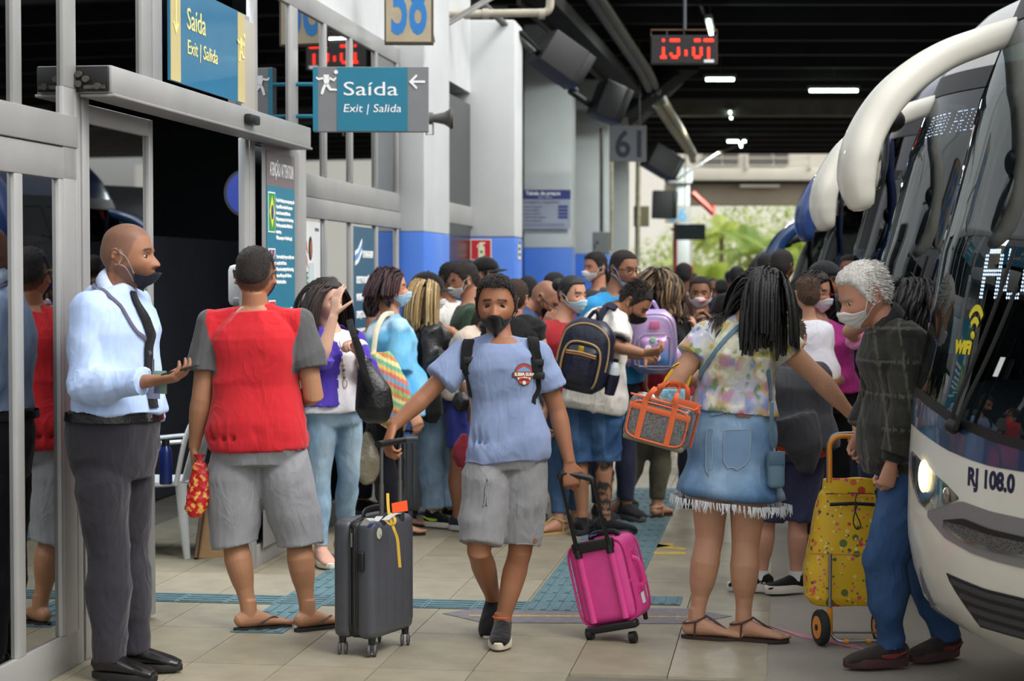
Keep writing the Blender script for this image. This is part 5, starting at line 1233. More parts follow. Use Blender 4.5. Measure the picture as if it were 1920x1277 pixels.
# poster and small teal notice in the lower panes
ps = thing('poster', 'white campaign poster with red and green slogan and two portraits', 'poster', FP(4.0, .0, .2))
PW = M('poster_white', (226, 230, 230), rough=.35); PR = M('poster_pink', (205, 120, 125), rough=.5); PG = M('poster_green', (50, 120, 80), rough=.5); child(fbox(MB(), 3.73, 4.26, -.002, .003, .2, 1.97).build('sheet', PW, None, smooth=False), ps)
for s_, z, m in (('SUA', 1.79, PR), ('VIDA', 1.70, PR), ('VALE', 1.60, PG), ('MAIS', 1.50, PG)): text(s_, FP(3.74, .004, z - .02), FT, UP, .075, m, ps, 'lettering', width=.2, bold=.002)
text('PORTAL', FP(4.12, .004, 1.91), FT, UP, .02, M('ink_grey', (90, 90, 95)), ps, 'lettering', width=.1)
PSK = M('portrait_skin', (150, 98, 75), rough=.6); PHR = M('portrait_hair', (50, 35, 32), rough=.6); PSH = M('portrait_shirt', (190, 205, 205), rough=.6)
for u, z, k, sh in ((4.0, 1.80, 1, PSH), (4.03, 1.53, .8, FRD)):
    c = FP(u, .0045, z); el = lambda a, b, cx, cy: [(cx + a * math.cos(t), cy + b * math.sin(t)) for t in np.linspace(0, 6.283, 17)[:-1]]
    flat('portrait_hair', PHR, ps, c, FT, UP, el(.045 * k, .075 * k, 0, 0)); flat('portrait_body', sh, ps, c + FN * .001, FT, UP, [(-.06 * k, -.3 * k), (.09 * k, -.3 * k), (.07 * k, -.09 * k), (-.04 * k, -.09 * k)]); flat('portrait_face', PSK, ps, c + FN * .002, FT, UP, el(.03 * k, .055 * k, .008, -.005))
nb = thing('glass_notice', 'dark teal notice with white text and blue striped logo in the glass', 'notice', FP(5.5, 0, .3)); child(fbox(MB(), 5.21, 5.88, -.002, .003, .3, 1.97).build('sheet', M('deep_teal', (38, 88, 112), rough=.4), None, smooth=False), nb)
for s_, z in (('DE BAGAGEM', 1.76), ('SOLICITE NO BALCÃO DE', 1.58), ('INFORMAÇÕES DO LEITO', 1.46), ('SERVIÇO DE TAXI NO', 1.34), ('CARRINHOS', 1.22)): text(s_, FP(5.3 if z < 1.7 else 5.5, .004, z), FT, UP, .045, WHITE, nb, 'lettering', width=.5 if z < 1.7 else .33, bold=.003)
for k, m in ((0, WHITE), (.035, M('logo_blue', (90, 150, 210))), (.07, WHITE)): flat('logo_stripe', m, nb, FP(5.25, .0045, 1.70 + k), FT, UP, [(0, 0), (.1, .02), (.22, .09), (.22, .12), (.1, .05), (0, .03)])
# number signs
def numsign(px0, py0, px1, py1, d, s_, lab, face, ink, dep=.06, fr=STEEL, tw=None, hung=True, tilt=.03, full=None):
    a = P(px0, py1, d); b = P(px1, py0, d); x = V((1, tilt, 0)).normalized(); W_ = b.x - a.x; Hh = (b.z - a.z) if full is None else full
    t = thing('number_sign', lab, 'sign', a, 'bay number signs'); quad('sign_box', fr, t, a + V((0, dep, 0)), x, UP, W_, Hh, dep, .004); quad('sign_face', face, t, a + x * .014 + UP * .014, x, UP, W_ - .028, Hh - .028, .004)
    text(s_, a + x * (W_ * .13) + UP * (Hh * .14) - V((0, .005, 0)), x, UP, Hh * .72, ink, t, 'digits', width=tw or W_ * .72, bold=.012)
    if hung: mb = MB(); mb.tube([a + x * W_ * .8 + UP * Hh, V(((a + x * W_ * .8).x, (a + x * W_ * .8).y, 5.0))] if d > 20 else [a + x * W_ * .9 + UP * .2, V((-.6, 14.7, a.z + .2))], .014, n=8); child(mb.build('hanger', STEEL, None), t)
    return t
numsign(720, -70, 812, 82, 13.2, '58', 'beige bay sign with blue digits fifty eight by the blue pier', M('sign_beige', (172, 160, 134), rough=.5, vary=(9, .1)), M('digit_blue', (40, 120, 190), rough=.5), .09, M('sign_frame_brown', (92, 82, 72), rough=.6, metal=.3))
numsign(1143, 235, 1212, 303, 27, '61', 'grey bay sign with navy digits sixty one below the monitors', M('sign_dim', (128, 130, 134), rough=.5), M('digit_navy', (16, 22, 60), rough=.5), .08, GALV)
numsign(1248, 385, 1294, 418, 43.5, '56', 'small pale bay sign with light blue digits near the far exit', M('sign_pale', (150, 148, 138), rough=.5), M('digit_pale_blue', (80, 140, 180), rough=.5), .08, GALV)
es = thing('small_exit_sign', 'dark unlit exit sign on a bracket near the far greenery', 'sign', P(1290, 450, 41)); quad('board', M('sign_shadow', (24, 40, 44), rough=.6), es, P(1265, 450, 41), XR, UP, P(1322, 450, 41).x - P(1265, 450, 41).x, .34, .08, .01)  # shade put into the colours: board and lettering darker than the other exit signs
text('Saída', P(1282, 432, 40.9), XR, UP, .1, M('shaded_ink', (60, 72, 76)), es, 'lettering', width=.3); text('Exit | Salida', P(1280, 443, 40.9), XR, UP, .06, MATS['shaded_ink'], es, 'lettering', width=.33)
child(MB().tube([P(1258, 430, 41), P(1266, 430, 41)], .03, n=8).build('bracket', STEEL, None), es)
# red digit clock
d = 20.3; a = P(1221, 119, d); b = P(1345, 66, d); ck = thing('led_clock', 'hanging black clock with glowing red digits in a rusty cage', 'clock', a); W_ = b.x - a.x; Hh = b.z - a.z
quad('case', M('clock_case', (34, 30, 32), rough=.5), ck, a + V((0, .12, 0)), XR, UP, W_, Hh, .12, .006)
cage = MB(); f = lambda x, y: a + XR * (W_ * x) + UP * (Hh * y) + V((0, .03, 0))
cage.tube([f(.0, .98), f(0, 1.2), f(1, 1.2), f(1, 0), f(1.005, .0)], .006, n=6); child(cage.build('cage', M('rusty_frame', (120, 88, 66), rough=.7), None), ck)
for x in (.24, .5, .92): child(MB().tube([f(x, .99), f(x, 1.2)], .006, n=6).build('cage_bar', STEEL, None), ck)
child(MB().tube([f(.51, 1.2), V((f(.51, 1).x, f(.5, 1).y, 5.0))], .018, n=8).build('hanging_pole', M('pole_grey', (90, 92, 96), rough=.5, metal=.4), None), ck)
child(quad('maker_plate', WHITE, None, a + XR * (W_ * .80) - V((0, .004, 0)) + UP * .01, XR, UP, W_ * .15, .03, .002), ck)
def cplace(x, y): return a + XR * (W_ * (.12 + x * .0285)) + UP * (Hh * (.2 + y * .099)) - V((0, .004, 0)), XR, UP
dots('15:07', lambda x, y: cplace(x, y), .0085, LEDR, ck, dbl=2, skip=lambda x, row: row == 1 or row == 2)
# monitors on brackets, seen from the back
def monitor(px, py, d, sz, roll, lab, yaw=25, pitch=0):
    c = P(px, py, d); rot = Euler((R(pitch), R(roll), R(yaw))).to_matrix(); ax = tuple(rot @ v for v in (V((1, 0, 0)), V((0, 1, 0)), V((0, 0, 1))))
    t = thing('monitor', lab, 'monitor', c, 'television monitors under the roof'); w_, dp, h_ = sz; DK = M('monitor_case', (44, 44, 46), rough=.6); 
    child(MB().box(c, (w_, dp, h_), ax=ax).build('case', DK, None, bevel=.02), t); child(MB().box(c + ax[0] * (w_ / 2 + .04), (.09, dp * .96, h_ * .97), ax=ax).build('bezel', BLACKP, None, bevel=.01), t)
    child(MB().box(c + ax[1] * dp * .45, (w_ * .6, dp * .4, h_ * .6), ax=ax).build('tube_back', DK, None, bevel=.03), t)
    return t
monitor(1046, 108, 19.4, (.42, .42, .36), 32, 'grey black box monitor tilted on its bracket nearest the broad pillar', 20); monitor(1137, 190, 22.5, (.26, .4, .42), 22, 'second tilted dark box monitor behind the first', 15)
monitor(1238, 302, 33, (.5, .4, .42), 28, 'dark monitor silhouette beside the sixty one sign', 20); monitor(1242, 384, 38, (.4, .3, .55), 2, 'black upright box below the farthest monitor', 0)
# posters and plates on the pillars
pt = thing('price_table', 'white price table poster with purple heading on the pillar', 'poster', P(1025, 400, 24.85)); a = P(980, 429, 24.85); b = P(1070, 356, 24.85); W_ = b.x - a.x; Hh = b.z - a.z
quad('sheet', M('poster_dull', (150, 156, 172), rough=.5), pt, a, XR, UP, W_, Hh, .01); PURP = M('poster_purple', (52, 56, 120), rough=.5); INK = M('poster_ink', (70, 76, 110), rough=.6); quad('heading', PURP, pt, a + UP * (Hh * .76) - V((0, .01, 0)), XR, UP, W_, Hh * .24, .003)
text('Tabela de preços', a + XR * .04 + UP * (Hh * .87) - V((0, .014, 0)), XR, UP, .045, WHITE, pt, 'lettering', width=W_ * .72, bold=.002); text('Valor e Preço', a + XR * .2 + UP * (Hh * .79) - V((0, .014, 0)), XR, UP, .022, WHITE, pt, 'lettering')
text('Carregadores  |  Segunda feira', a + XR * .01 + UP * (Hh * .66) - V((0, .012, 0)), XR, UP, .028, INK, pt, 'lettering', width=W_ * .75)
for i, s_ in enumerate(('Volume Pequeno', 'Volume Médio', 'Volume Grande', 'Volume Extra grande', 'Volume Especiais')):
    text(s_, a + XR * .01 + UP * (Hh * (.545 - .09 * i)) - V((0, .012, 0)), XR, UP, .024, INK, pt, 'lettering'); (quad('price_cell', PURP, pt, a + XR * (W_ * .74) + UP * (Hh * (.53 - .09 * i)) - V((0, .01, 0)), XR, UP, W_ * .2, .035, .002) if i < 4 else None)
for i in range(3): quad('text_rule', INK, pt, a + XR * .01 + UP * (Hh * (.1 - .03 * i) + .01) - V((0, .01, 0)), XR, UP, W_ * .85, .004, .002)
ex = thing('extinguisher_sign', 'red square fire extinguisher sign on the blue pillar foot', 'sign', P(901, 469, 18.15)); a = P(882, 488, 18.15); quad('plate', M('cream_border', (220, 215, 190), rough=.5), ex, a, XR, UP, .2, .2, .006); quad('red_field', M('sign_red', (186, 30, 44), rough=.45), ex, a + XR * .01 + UP * .01 - V((0, .006, 0)), XR, UP, .18, .18, .002)
o0 = a - V((0, .008, 0)); flat('pictogram', MATS['cream_border'], ex, o0, XR, UP, [(.075, .025), (.135, .025), (.135, .12), (.12, .14), (.12, .155), (.14, .155), (.14, .17), (.09, .17), (.065, .14), (.06, .12), (.07, .118), (.085, .145), (.09, .14), (.075, .12)])
flat('badge', GRN, ex, o0 - V((0, .002, 0)), XR, UP, [(.105 + .014 * math.cos(t), .08 + .014 * math.sin(t)) for t in np.linspace(0, 6.28, 13)[:-1]])
e = V((.12, .99, 0)).normalized(); a = P(972, 486, 18.4); a.x = .03 + (a.y - 18.2) * .12 + .003; pl = thing('pillar_plate', 'narrow pale plate with black marks on the pillar side', 'sign', a); quad('plate', MATS['cream_border'], pl, a, e, UP, .2, .17, .004)
for k in (0, .055, .11): quad('mark', BLACKP, pl, a + e * .03 + UP * (.03 + k) + V((.004, 0, 0)), e, UP, .13, .03, .002)
# horn loudspeaker, pier pipe, electrical box
hs = thing('horn_speaker', 'grey horn loudspeaker on the pier behind the hanging exit sign', 'loudspeaker', P(835, 221, 14.3)); c = P(812, 222, 14.3)
child(MB().tube([c, c + XR * .03, c + XR * .08, c + XR * .115, c + XR * .13, c + XR * .135], [.03, .035, .045, .065, .085, .085], n=20).build('horn', M('horn_grey', (92, 92, 90), rough=.5), None), hs); child(MB().tube([c - XR * .06, c], .045, n=16).build('driver', MATS['horn_grey'], None), hs)
child(MB().tube([c + XR * .135, c + XR * .15], [.08, .076], n=20).build('rim', STEEL, None), hs); child(MB().tube([c - UP * .04, c - UP * .12, c - UP * .12 - XR * .05, c - XR * .05 - UP * .05], .007, n=6).build('bracket', RUST, None), hs)
q = FP(7.95, .12, 0); pipe([q, q + UP * 5], .028, PAINTW, 'downpipe', 'slim painted pipe running up the corner of the white pier'); child(MB().tube([q, q + UP * 2.0], .0285, n=10).build('blue_section', PAINTB, None), bpy.data.objects['downpipe'])
eb = thing('electrical_box', 'grey electrical box on the dim wall by the far pillars', 'box', P(1126, 455, 30)); quad('box', M('box_grey', (120, 122, 120), rough=.6), eb, P(1111, 476, 30.2), XR, UP, .26, .34, .18, .01); quad('lock', BLACKP, eb, P(1118, 458, 30.0), XR, UP, .03, .05, .01)
pipe([P(1128, 435, 30.1), P(1128, 240, 30.1)], .03, MATS['dark_pipe'], 'wall_conduit', 'dark conduit rising from the electrical box'); pipe([P(1146, 470, 30.4), P(1147, 250, 30.4)], .025, RUST, 'wall_conduit', 'pale conduit beside the dark one under the sixty one sign'); pipe([P(1195, 500, 36), P(1197, 300, 36)], .05, RUST, 'wall_conduit', 'thick pale pipe on the shaded pillar')
fb = thing('fuse_box', 'pale narrow fuse box on the shaded pillar', 'box', P(1210, 405, 36)); quad('box', M('fuse_beige', (120, 112, 84), rough=.7), fb, P(1188, 425, 36.2), XR, UP, .28, .38, .2, .01)
# inside the hall
bc_ = thing('round_sign', 'round blue sign in the dark hall behind the open door', 'sign', P(452, 362, 13.5)); c = P(463, 362, 13.3)
el = [c + XR * .16 * math.cos(t) + UP * .17 * math.sin(t) for t in np.linspace(0, 6.283, 33)[:-1]]; child(MB().prism(el, V((0, .04, 0))).build('rim', M('rim_dark', (46, 48, 56), rough=.5), None, smooth=False), bc_)
child(MB().prism([c + (p - c) * .88 - V((0, .005, 0)) for p in el], V((0, .005, 0))).build('disc', M('disc_blue', (52, 80, 190), rough=.4), None, smooth=False), bc_)
dv = thing('soap_dispenser', 'white rounded wall dispenser inside the door behind the red shirt', 'dispenser', P(440, 540, 10.9)); child(MB().box(P(443, 535, 10.75), (.085, .08, .23)).build('body', M('dispenser_white', (215, 215, 212), rough=.3), None, bevel=.03), dv); child(MB().box(P(446, 566, 10.7), (.05, .05, .05)).build('nozzle', ALUD, None, bevel=.01), dv)
# plastic armchair in the doorway
def chair():
    o = G(297, 1036); t = thing('plastic_chair', 'white moulded plastic armchair just inside the open door', 'chair', o); m = M('chair_plastic', (205, 208, 208), rough=.4, vary=(5, .05)); c = V((o.x - .02, o.y, 0)); x, f = V((-math.cos(R(100)), -math.sin(R(100)), 0)), V((math.sin(R(100)), -math.cos(R(100)), 0))
    f = V((-1, .1, 0)).normalized(); x = V((f.y, -f.x, 0))
    q = lambda a, b, z: c + x * a + f * b + UP * z
    mb = MB(); mb.grid([[q(a, b, .42 + .02 * (a / .2) ** 2 - .02 * math.cos(b * 6)) for a in np.linspace(-.23, .23, 9)] for b in np.linspace(-.22, .24, 9)]); child(mb.build('seat', m, None, solid=.018), t)
    for a, b in ((-.22, -.22), (.22, -.22), (-.22, .22), (.22, .22)): child(MB().tube([q(a, b, .43), q(a * 1.05, b * 1.08, .2), q(a * 1.1, b * 1.18, 0)], [(.035, .02), (.028, .016), (.02, .014)], n=10, hint=x).build('leg', m, None), t)
    mb = MB(); fr = bez([q(-.25, -.2, .43), q(-.26, -.26, .7), q(-.15, -.32, .86), q(0, -.33, .89), q(.15, -.32, .86), q(.26, -.26, .7), q(.25, -.2, .43)], 5); mb.tube(fr, [(.028, .014)] * len(fr), n=10, hint=f); child(mb.build('back_frame', m, None), t)
    for a in (-.15, -.09, -.03, .03, .09, .15): child(MB().tube([q(a * .8, -.2, .43), q(a, -.27, .65), q(a, -.32, .87)], [(.02, .007)] * 3, n=8, hint=f).build('back_slat', m, None), t)
    for sg in (-1, 1): fr = bez([q(sg * .25, .2, .43), q(sg * .27, .2, .62), q(sg * .28, .0, .66), q(sg * .27, -.24, .68)], 5); child(MB().tube(fr, [(.026, .012)] * len(fr), n=10, hint=UP).build('armrest', m, None), t)
chair()
wb = thing('wooden_board', 'leaning light wooden board sign behind the grey shorts', 'board', G(395, 1045)); WD = M('light_wood', (170, 130, 82), rough=.6, vary=(6, .15), bump=(10, .2, (1, 1, 14)))
q = [P(368, 1047, 11.0), P(438, 1047, 11.1), P(436, 900, 11.35), P(388, 900, 11.3)]; child(MB().prism(q, V((0, .02, 0))).build('panel', WD, None, bevel=.003, smooth=False), wb); child(MB().tube([q[0] + V((0, .3, 0)), q[3] + V((0, .02, 0))], [(.02, .012)] * 2, n=4).build('back_leg', WD, None), wb); child(MB().tube([q[0] - V((0, .012, 0)), q[3] - V((0, .012, 0))], .014, n=6).build('frame_bar', M('dark_wood', (90, 66, 42), rough=.6), None), wb)
bt = thing('water_bottle', 'dark blue drinking bottle standing on the white plastic chair', 'bottle', P(310, 890, 10.6)); b0 = P(311, 908, 10.84); child(MB().tube([b0 + UP * z for z in (0, .01, .18, .2, .215, .22)], [.034, .037, .037, .03, .022, .02], n=18).build('flask', M('bottle_blue', (24, 38, 92), rough=.2), None), bt); child(MB().tube([b0 + UP * .22, b0 + UP * .255], .023, n=16).build('cap', BLACKP, None), bt)
# ================================================================ the people
PAL = lambda *c: [np.array(lin(x)) for x in c]
def tiedye(s, co):
    a, b, c = PAL((86, 168, 218), (205, 228, 240), (120, 190, 228)); n = np.clip(.5 + .9 * vnoise(co * np.array([1, 1, .8]), 9, 3) + .3 * vnoise(co, 22, 4), 0, 1)[:, None]; m = sm(vnoise(co, 5, 8), -.2, .3)[:, None]
    return a * (1 - n) + (b * m + c * (1 - m)) * n
def floral(s, co):
    base = PAL((196, 196, 176), (176, 178, 205)); n = sm(vnoise(co, 6, 2), -.4, .4)[:, None]; c = base[0] * (1 - n) + base[1] * n
    for k, (col, sc, th) in enumerate((((150, 158, 80), 18, .32), ((205, 160, 120), 15, .38), ((120, 140, 190), 17, .36), ((178, 160, 60), 28, .42), ((90, 125, 80), 34, .42), ((190, 140, 160), 22, .42), ((225, 222, 200), 26, .4))):
        v = sm(vnoise(co, sc, 30 + k), th, th + .16)[:, None] * .85; c = c * (1 - v) + np.array(lin(col)) * v
    return c
def plaid(s, co):
    x, y, f = s.local(co); b = np.array(lin((52, 52, 46))); z = co[:, 2]; c = np.tile(b, (len(co), 1)); c = c * (1 - .35 * (np.sin(z * 46) > .35))[:, None]
    c = c * (1 - .25 * (np.sin((y + x * .6) * 55) > .3))[:, None]; l = ((np.abs(np.sin(z * 23 + .5)) > .99) | (np.abs(np.sin((y + x * .6) * 26)) > .992)); c[l] = lin((84, 82, 72)); return c
def denim(base=(92, 128, 160), light=(150, 178, 196), dark=None, sc=5, seed=3):
    def f(s, co):
        b, l = PAL(base, light); no_ = vnoise(co, sc, seed); cen = np.zeros(len(co))
        for side in s.leg:
            k = s.leg[side]; A, B_ = np.array(s.hip[side]), np.array(k['kn']); d = co - A; ab = B_ - A; t = np.clip(d @ ab / (ab @ ab), 0, 1.4); cc = d - t[:, None] * ab; cen = np.maximum(cen, np.exp(-((t - .55) / .35) ** 2) * (np.abs((cc @ np.array(s.prt))) < .045) * (np.linalg.norm(cc, axis=1) < .14))
        m = np.clip(.25 + .35 * no_ + .55 * cen, 0, 1)[:, None]; return b * (1 - m) + l * m
    return f
def plain(c, amt=.0): return c
def wash(a, b, sc=6, seed=1):
    def f(s, co): m = sm(vnoise(co, sc, seed), -.5, .5)[:, None]; A, B_ = PAL(a, b); return A * (1 - m) + B_ * m
    return f
def decal(pts, tree, off=.003):
    out = []
    for p in pts:
        h = tree.find_nearest(p); out.append(h[0] + h[1] * off)
    return out
# ---------------------------------------------------------------- young man with the two cases
ym = Person('person walking towards camera in light blue shirt and black mask pulling two cases', 8.45, (931, 571), (938, 638), (953, 838), yaw=0, hyaw=-4, hpitch=3, sw=.163, skin=(150, 102, 74), detail=2, hh=.255,
    armR=dict(el=(795, 745, -.06), wr=(737, 800, -.12), curl=48, dir=(-.25, -.3, -.75), pn=(.6, .2, -.6), tcurl=.4),
    armL=dict(el=(1045, 770, .02), wr=(1068, 868, -.02), curl=62, dir=(.12, -.1, -1), pn=(-.2, .9, .1), tcurl=.5),
    legR=dict(kn=(898, 1035, -.12), an=(925, 1122, .25), fy=-12, fp=28), legL=dict(kn=(975, 1035, -.02), an=(942, 1172, 0), fy=-4))
ym.body(scalp=((26, 20, 17), .85), brow=(22, 16, 14)); ym.eyes((0.02, 0), (40, 28, 20))
ym.hair((30, 25, 22), .010, .004, .002, line=-.02); ym.tufts((40, 32, 27), 3200, .016, (0, .8, -.1), .3, .0016, .011, line=-.02)
tee = ym.top((128, 144, 178), sleeve=.6, hem=-.13, flare=.02, sflare=.022, amp=.011, seed=4, neckf=.965, wmul=.93, name='t_shirt')
ym.collar((118, 134, 168), r=.078, h=.012, rr=.008, tilt=.5, zoff=-.03)
def shorts_col(s, co): return np.array(lin((128, 128, 130))) * (1 + .06 * vnoise(co, 120, 4))[:, None]
sh = ym.pants(shorts_col, 'shorts', to=.93, inf=.024, flare=.02, top=.02, amp=.011, seed=8, fsc=6)
ym.mask((18, 18, 20), drop=.024, strap=(16, 16, 18), peak=.016)
ym.over(tee, sh)
for s_ in 'RL': ym.shoes(s_, (22, 22, 24), (196, 188, 168), name='canvas_shoe', strapc=(12, 12, 13))
SP = lambda s, px, py, dz=-.2: P(px, py, s.d + dz)
ts = ym.surf(tee)
for pts in ([(881, 640), (876, 652), (873, 670), (873, 700)], [(997, 636), (1002, 650), (1005, 670), (1006, 700)]): ym.strap_px(pts, .05, (22, 22, 24), tee, 'backpack_strap', off=.003, thick=.012)
for pts in ([(874, 698), (879, 718), (884, 745)], [(1006, 698), (1010, 722), (1014, 760)]): ym.strap_px(pts, .022, (20, 20, 22), tee, 'strap_web', off=.004, thick=.004)
for q in ((874, 675), (1006, 680), (1006, 703)):
    h = ym.onpx(ts, *q); MB().box(h[0] + h[1] * .014, (.052, .012, .03)).build('buckle', BLACKP, ym.root, bevel=.004)
# chest emblem
PXE = lambda x, z: ym.onpx(ts, 982 + x * 430, 702 - z * 430); RB = M('emblem_red', (165, 60, 55), rough=.7); BWN = M('emblem_brown', (90, 68, 58), rough=.7); CR = M('emblem_cream', (214, 210, 196), rough=.7); EB = M('emblem_blue', (110, 150, 190), rough=.7)
def emb(name, mat, pts, off): mb = MB(); q = [a + n * off for a, n in (PXE(x, z) for x, z in pts)]; mb.add(q, [tuple(range(len(q)))]); return mb.build(name, mat, ym.root, smooth=False, solid=.001)
ell = lambda a, b, cx=0, cz=0, n=24, t0=0, t1=6.283: [(cx + a * math.cos(t), cz + b * math.sin(t)) for t in np.linspace(t0, t1, n)]
emb('emblem_edge', BWN, ell(.041, .041, 0, .008, t1=3.14) + [(-.052, .006), (-.052, -.012), (-.03, -.022), (-.02, -.042), (0, -.05), (.02, -.042), (.03, -.022), (.052, -.012), (.052, .006)], .003)
emb('emblem_field', RB, ell(.037, .037, 0, .008, t1=3.14) + [(-.037, 0), (-.028, -.02), (-.018, -.038), (0, -.046), (.018, -.038), (.028, -.02), (.037, 0)], .0042)
emb('emblem_sea', EB, [(-.03, .012), (.03, .012), (.024, .022), (0, .034), (-.022, .022)], .0052); emb('emblem_bar', BWN, [(-.05, -.010), (.05, -.010), (.05, .010), (-.05, .010)], .0058)
emb('emblem_scroll', CR, [(-.026, -.024), (0, -.018), (.026, -.024), (.026, -.014), (0, -.010), (-.026, -.014)][::-1], .006); emb('emblem_shell', CR, ell(.008, .008, 0, -.036, 12), .006)
def shirt_text(s_, x, z, h, wd, mat, nm='emblem_lettering'):
    o = text(s_, V((0, 0, 0)), V((1, 0, 0)), UP, h, mat, None, nm, width=wd, ext=0, bold=.001); co = getco(o.data)
    putco(o.data, [tuple(h + n * .0075) for h, n in (PXE(x + a, z + b) for a, _, b in co.tolist())]); return child(o, ym.root)
shirt_text('BUBBA GUMP', -.042, -.006, .013, .084, CR); shirt_text('SHRIMP CO', -.02, -.0215, .006, .04, RB)
# drawstring, anklet, shorts patch
ss = ym.surf(sh)
for x in (912, 918): MB().tube(decal(bez([P(x, 886, ym.d - .25), P(x - 3, 915, ym.d - .25), P(x - 8, 945, ym.d - .25)], 5), ss, .004), .004, n=6).build('drawstring', M('cord_grey', (130, 130, 134)), ym.root)
h = ss.find_nearest(P(1006, 1015, ym.d - .1)); MB().tube([h[0], h[0] + h[1] * .003], .011, n=14).build('leather_patch', M('patch_leather', (130, 85, 60)), ym.root)
A, r_, f_, u_ = ym.foot_frame('L'); MB().tube([A + u_ * .02 + r_ * .041 * math.cos(t) + f_ * (.043 * math.sin(t) - .006) for t in np.linspace(0, 6.283, 19)], .004, n=6).build('anklet', M('orange_thread', (205, 90, 40)), ym.root)
# backpack on his back
def backpack(label, c, fwd, up, w_, h_, dp, col, mat=None, name='backpack', group=None):
    """c centre; fwd points away from the wearer's back"""
    fwd = V(fwd).normalized(); up = V(up).normalized(); x = up.cross(fwd).normalized(); up = fwd.cross(x); t = thing(name, label, 'backpack', c, group)
    rings = []
    for i in range(13):
        z = -1 + 2 * i / 12; k = (1 - max(0, abs(z) - .55) ** 2 / .2025 * .45) * (1 - .12 * max(0, z)); 
        rings.append([c + up * (z * h_ / 2) + x * (w_ / 2 * k * math.copysign(abs(math.cos(t_)) ** .55, math.cos(t_))) + fwd * (dp / 2 * k * (1 - .12 * z) * math.copysign(abs(math.sin(t_)) ** .6, math.sin(t_))) for t_ in np.linspace(0, 6.283, 33)[:-1]])
    mb = MB(); mb.cur = lin(col); mb.loft(rings); child(mb.build('bag_body', mat or CLOTH, None, angle=180), t); t['_'] = 0; del t['_']
    hm = MB(); hm.cur = lin(col); hm.tube(bez([c + up * h_ * .47 - x * .04 - fwd * dp * .2, c + up * (h_ * .5 + .05) - fwd * dp * .2, c + up * h_ * .47 + x * .04 - fwd * dp * .2], 5), [(.012, .004)] * 11, n=8, hint=fwd); child(hm.build('grab_handle', mat or CLOTH, None), t)
    return t, x, up, fwd
bc = ym.spine(.55) - ym.fw * .2; backpack('black backpack on the back of the young walking man', bc, -ym.fw, UP, .3, .42, .14, (24, 24, 26))
# ---------------------------------------------------------------- guard in shirt and tie
gd = Person('guard in pale blue shirt and black tie reading a phone beside the door', 7.75, (238, 480), (210, 546), (214, 838), yaw=66, hyaw=82, hpitch=0, sw=.155, skin=(148, 104, 78), detail=2, hh=.262, fat=1.14, k=1.02, mid=(216, 700),
    armR=dict(el=(155, 728, -.2), wr=(284, 714, -.33), curl=30, dir=(1, -.1, .12), pn=(0, .25, 1), tcurl=.15, tn=.5), armL=dict(el=(262, 690, .2), wr=(280, 800, .12), curl=45, dir=(.3, -.3, -.6), pn=(-.8, -.2, 0)),
    legR=dict(kn=(205, 1040, -.08), an=(205, 1262, -.08), fy=72), legL=dict(kn=(238, 1040, .10), an=(248, 1236, .10), fy=84))
gd.body(scalp=((92, 70, 60), .6), brow=(30, 22, 20), stubble=((60, 48, 44), .4)); gd.eyes((0, .05)); pass
sh_ = gd.top(wash((168, 190, 228), (186, 206, 240), 8), 'dress_shirt', sleeve=1.9, inf=.024, hem=.24, flare=.05, sflare=.018, amp=.012, seed=12, belly=.02, sinf=.02, fsc=6, neckf=1.03)
gd.pants((44, 42, 48), 'dress_trousers', to=2.05, inf=.022, flare=.012, top=.25, amp=.010, seed=5, fsc=5, lm=1.1)
gd.collar((196, 210, 238), r=.07, h=.055, rr=.014, tilt=.3, zoff=.012); gd.mask((38, 40, 52), drop=.046, strap=(150, 150, 160), peak=.018)
for k_ in (0,):
    belt = MB(); belt.cur = lin((16, 16, 17)); ri = [gd.ring(f, .034) for f in (.185, .19, .232, .238)]; belt.loft(ri, caps=False); bo = belt.build('belt', LEATH, gd.root)
    bk = gd.spine(.21) + gd.fw * .165; MB().box(bk, (.03, .02, .035), ax=(gd.rt, gd.fw, UP)).build('belt_buckle', CHROME, gd.root, bevel=.003)
fr = gd.fw; N0 = gd.neck + fr * .06
gd.strap([N0 + fr * .02, gd.spine(.8) + fr * .25, gd.spine(.6) + fr * .25, gd.spine(.42) + fr * .25, gd.spine(.3) + fr * .25], .05, (16, 16, 20), sh_, 'tie', off=.004, thick=.005)
ly = gd.strap([gd.neck - fr * .06 + gd.rt * .03 + UP * .02, gd.neck + gd.rt * .1, gd.spine(.85) + fr * .12 + gd.rt * .09, gd.spine(.7) + fr * .3 + gd.rt * .03, gd.spine(.62) + fr * .3], .016, (92, 86, 108), sh_, 'lanyard', off=.007, thick=.002)
gl = M('gold_pin', (190, 90, 90), rough=.5)
bd = thing('id_badges', 'plastic identity cards hanging from the guard\'s lanyard', 'badge', gd.spine(.5) + fr * .2); c = gd.surf(sh_).find_nearest(gd.spine(.56) + fr * .4)[0] + fr * .012
for k_, (dx, dz, m_) in enumerate(((0, 0, M('card_clear', (170, 180, 215), rough=.2)), (.03, .02, M('card_green', (120, 150, 135), rough=.3)))): child(MB().box(c + fr * dx + UP * (dz - .05), (.06, .003, .09), ax=(fr, gd.rt, UP)).build('card', m_, None, bevel=.002), bd)
child(MB().tube([c + UP * .06, c + UP * .0], .003, n=6).build('clip', CHROME, None), bd)
ph = thing('smartphone', 'black smartphone held flat in the guard\'s hand', 'phone', P(345, 690, 7.45)); hc = gd.arm['R']['hc']; ax = basis(V((-.35, .25, 1))); c = P(338, 694, 7.42); xx = V((1, .05, .28)).normalized(); yy = V((0, 1, 0)); zz = xx.cross(yy); yy = zz.cross(xx)
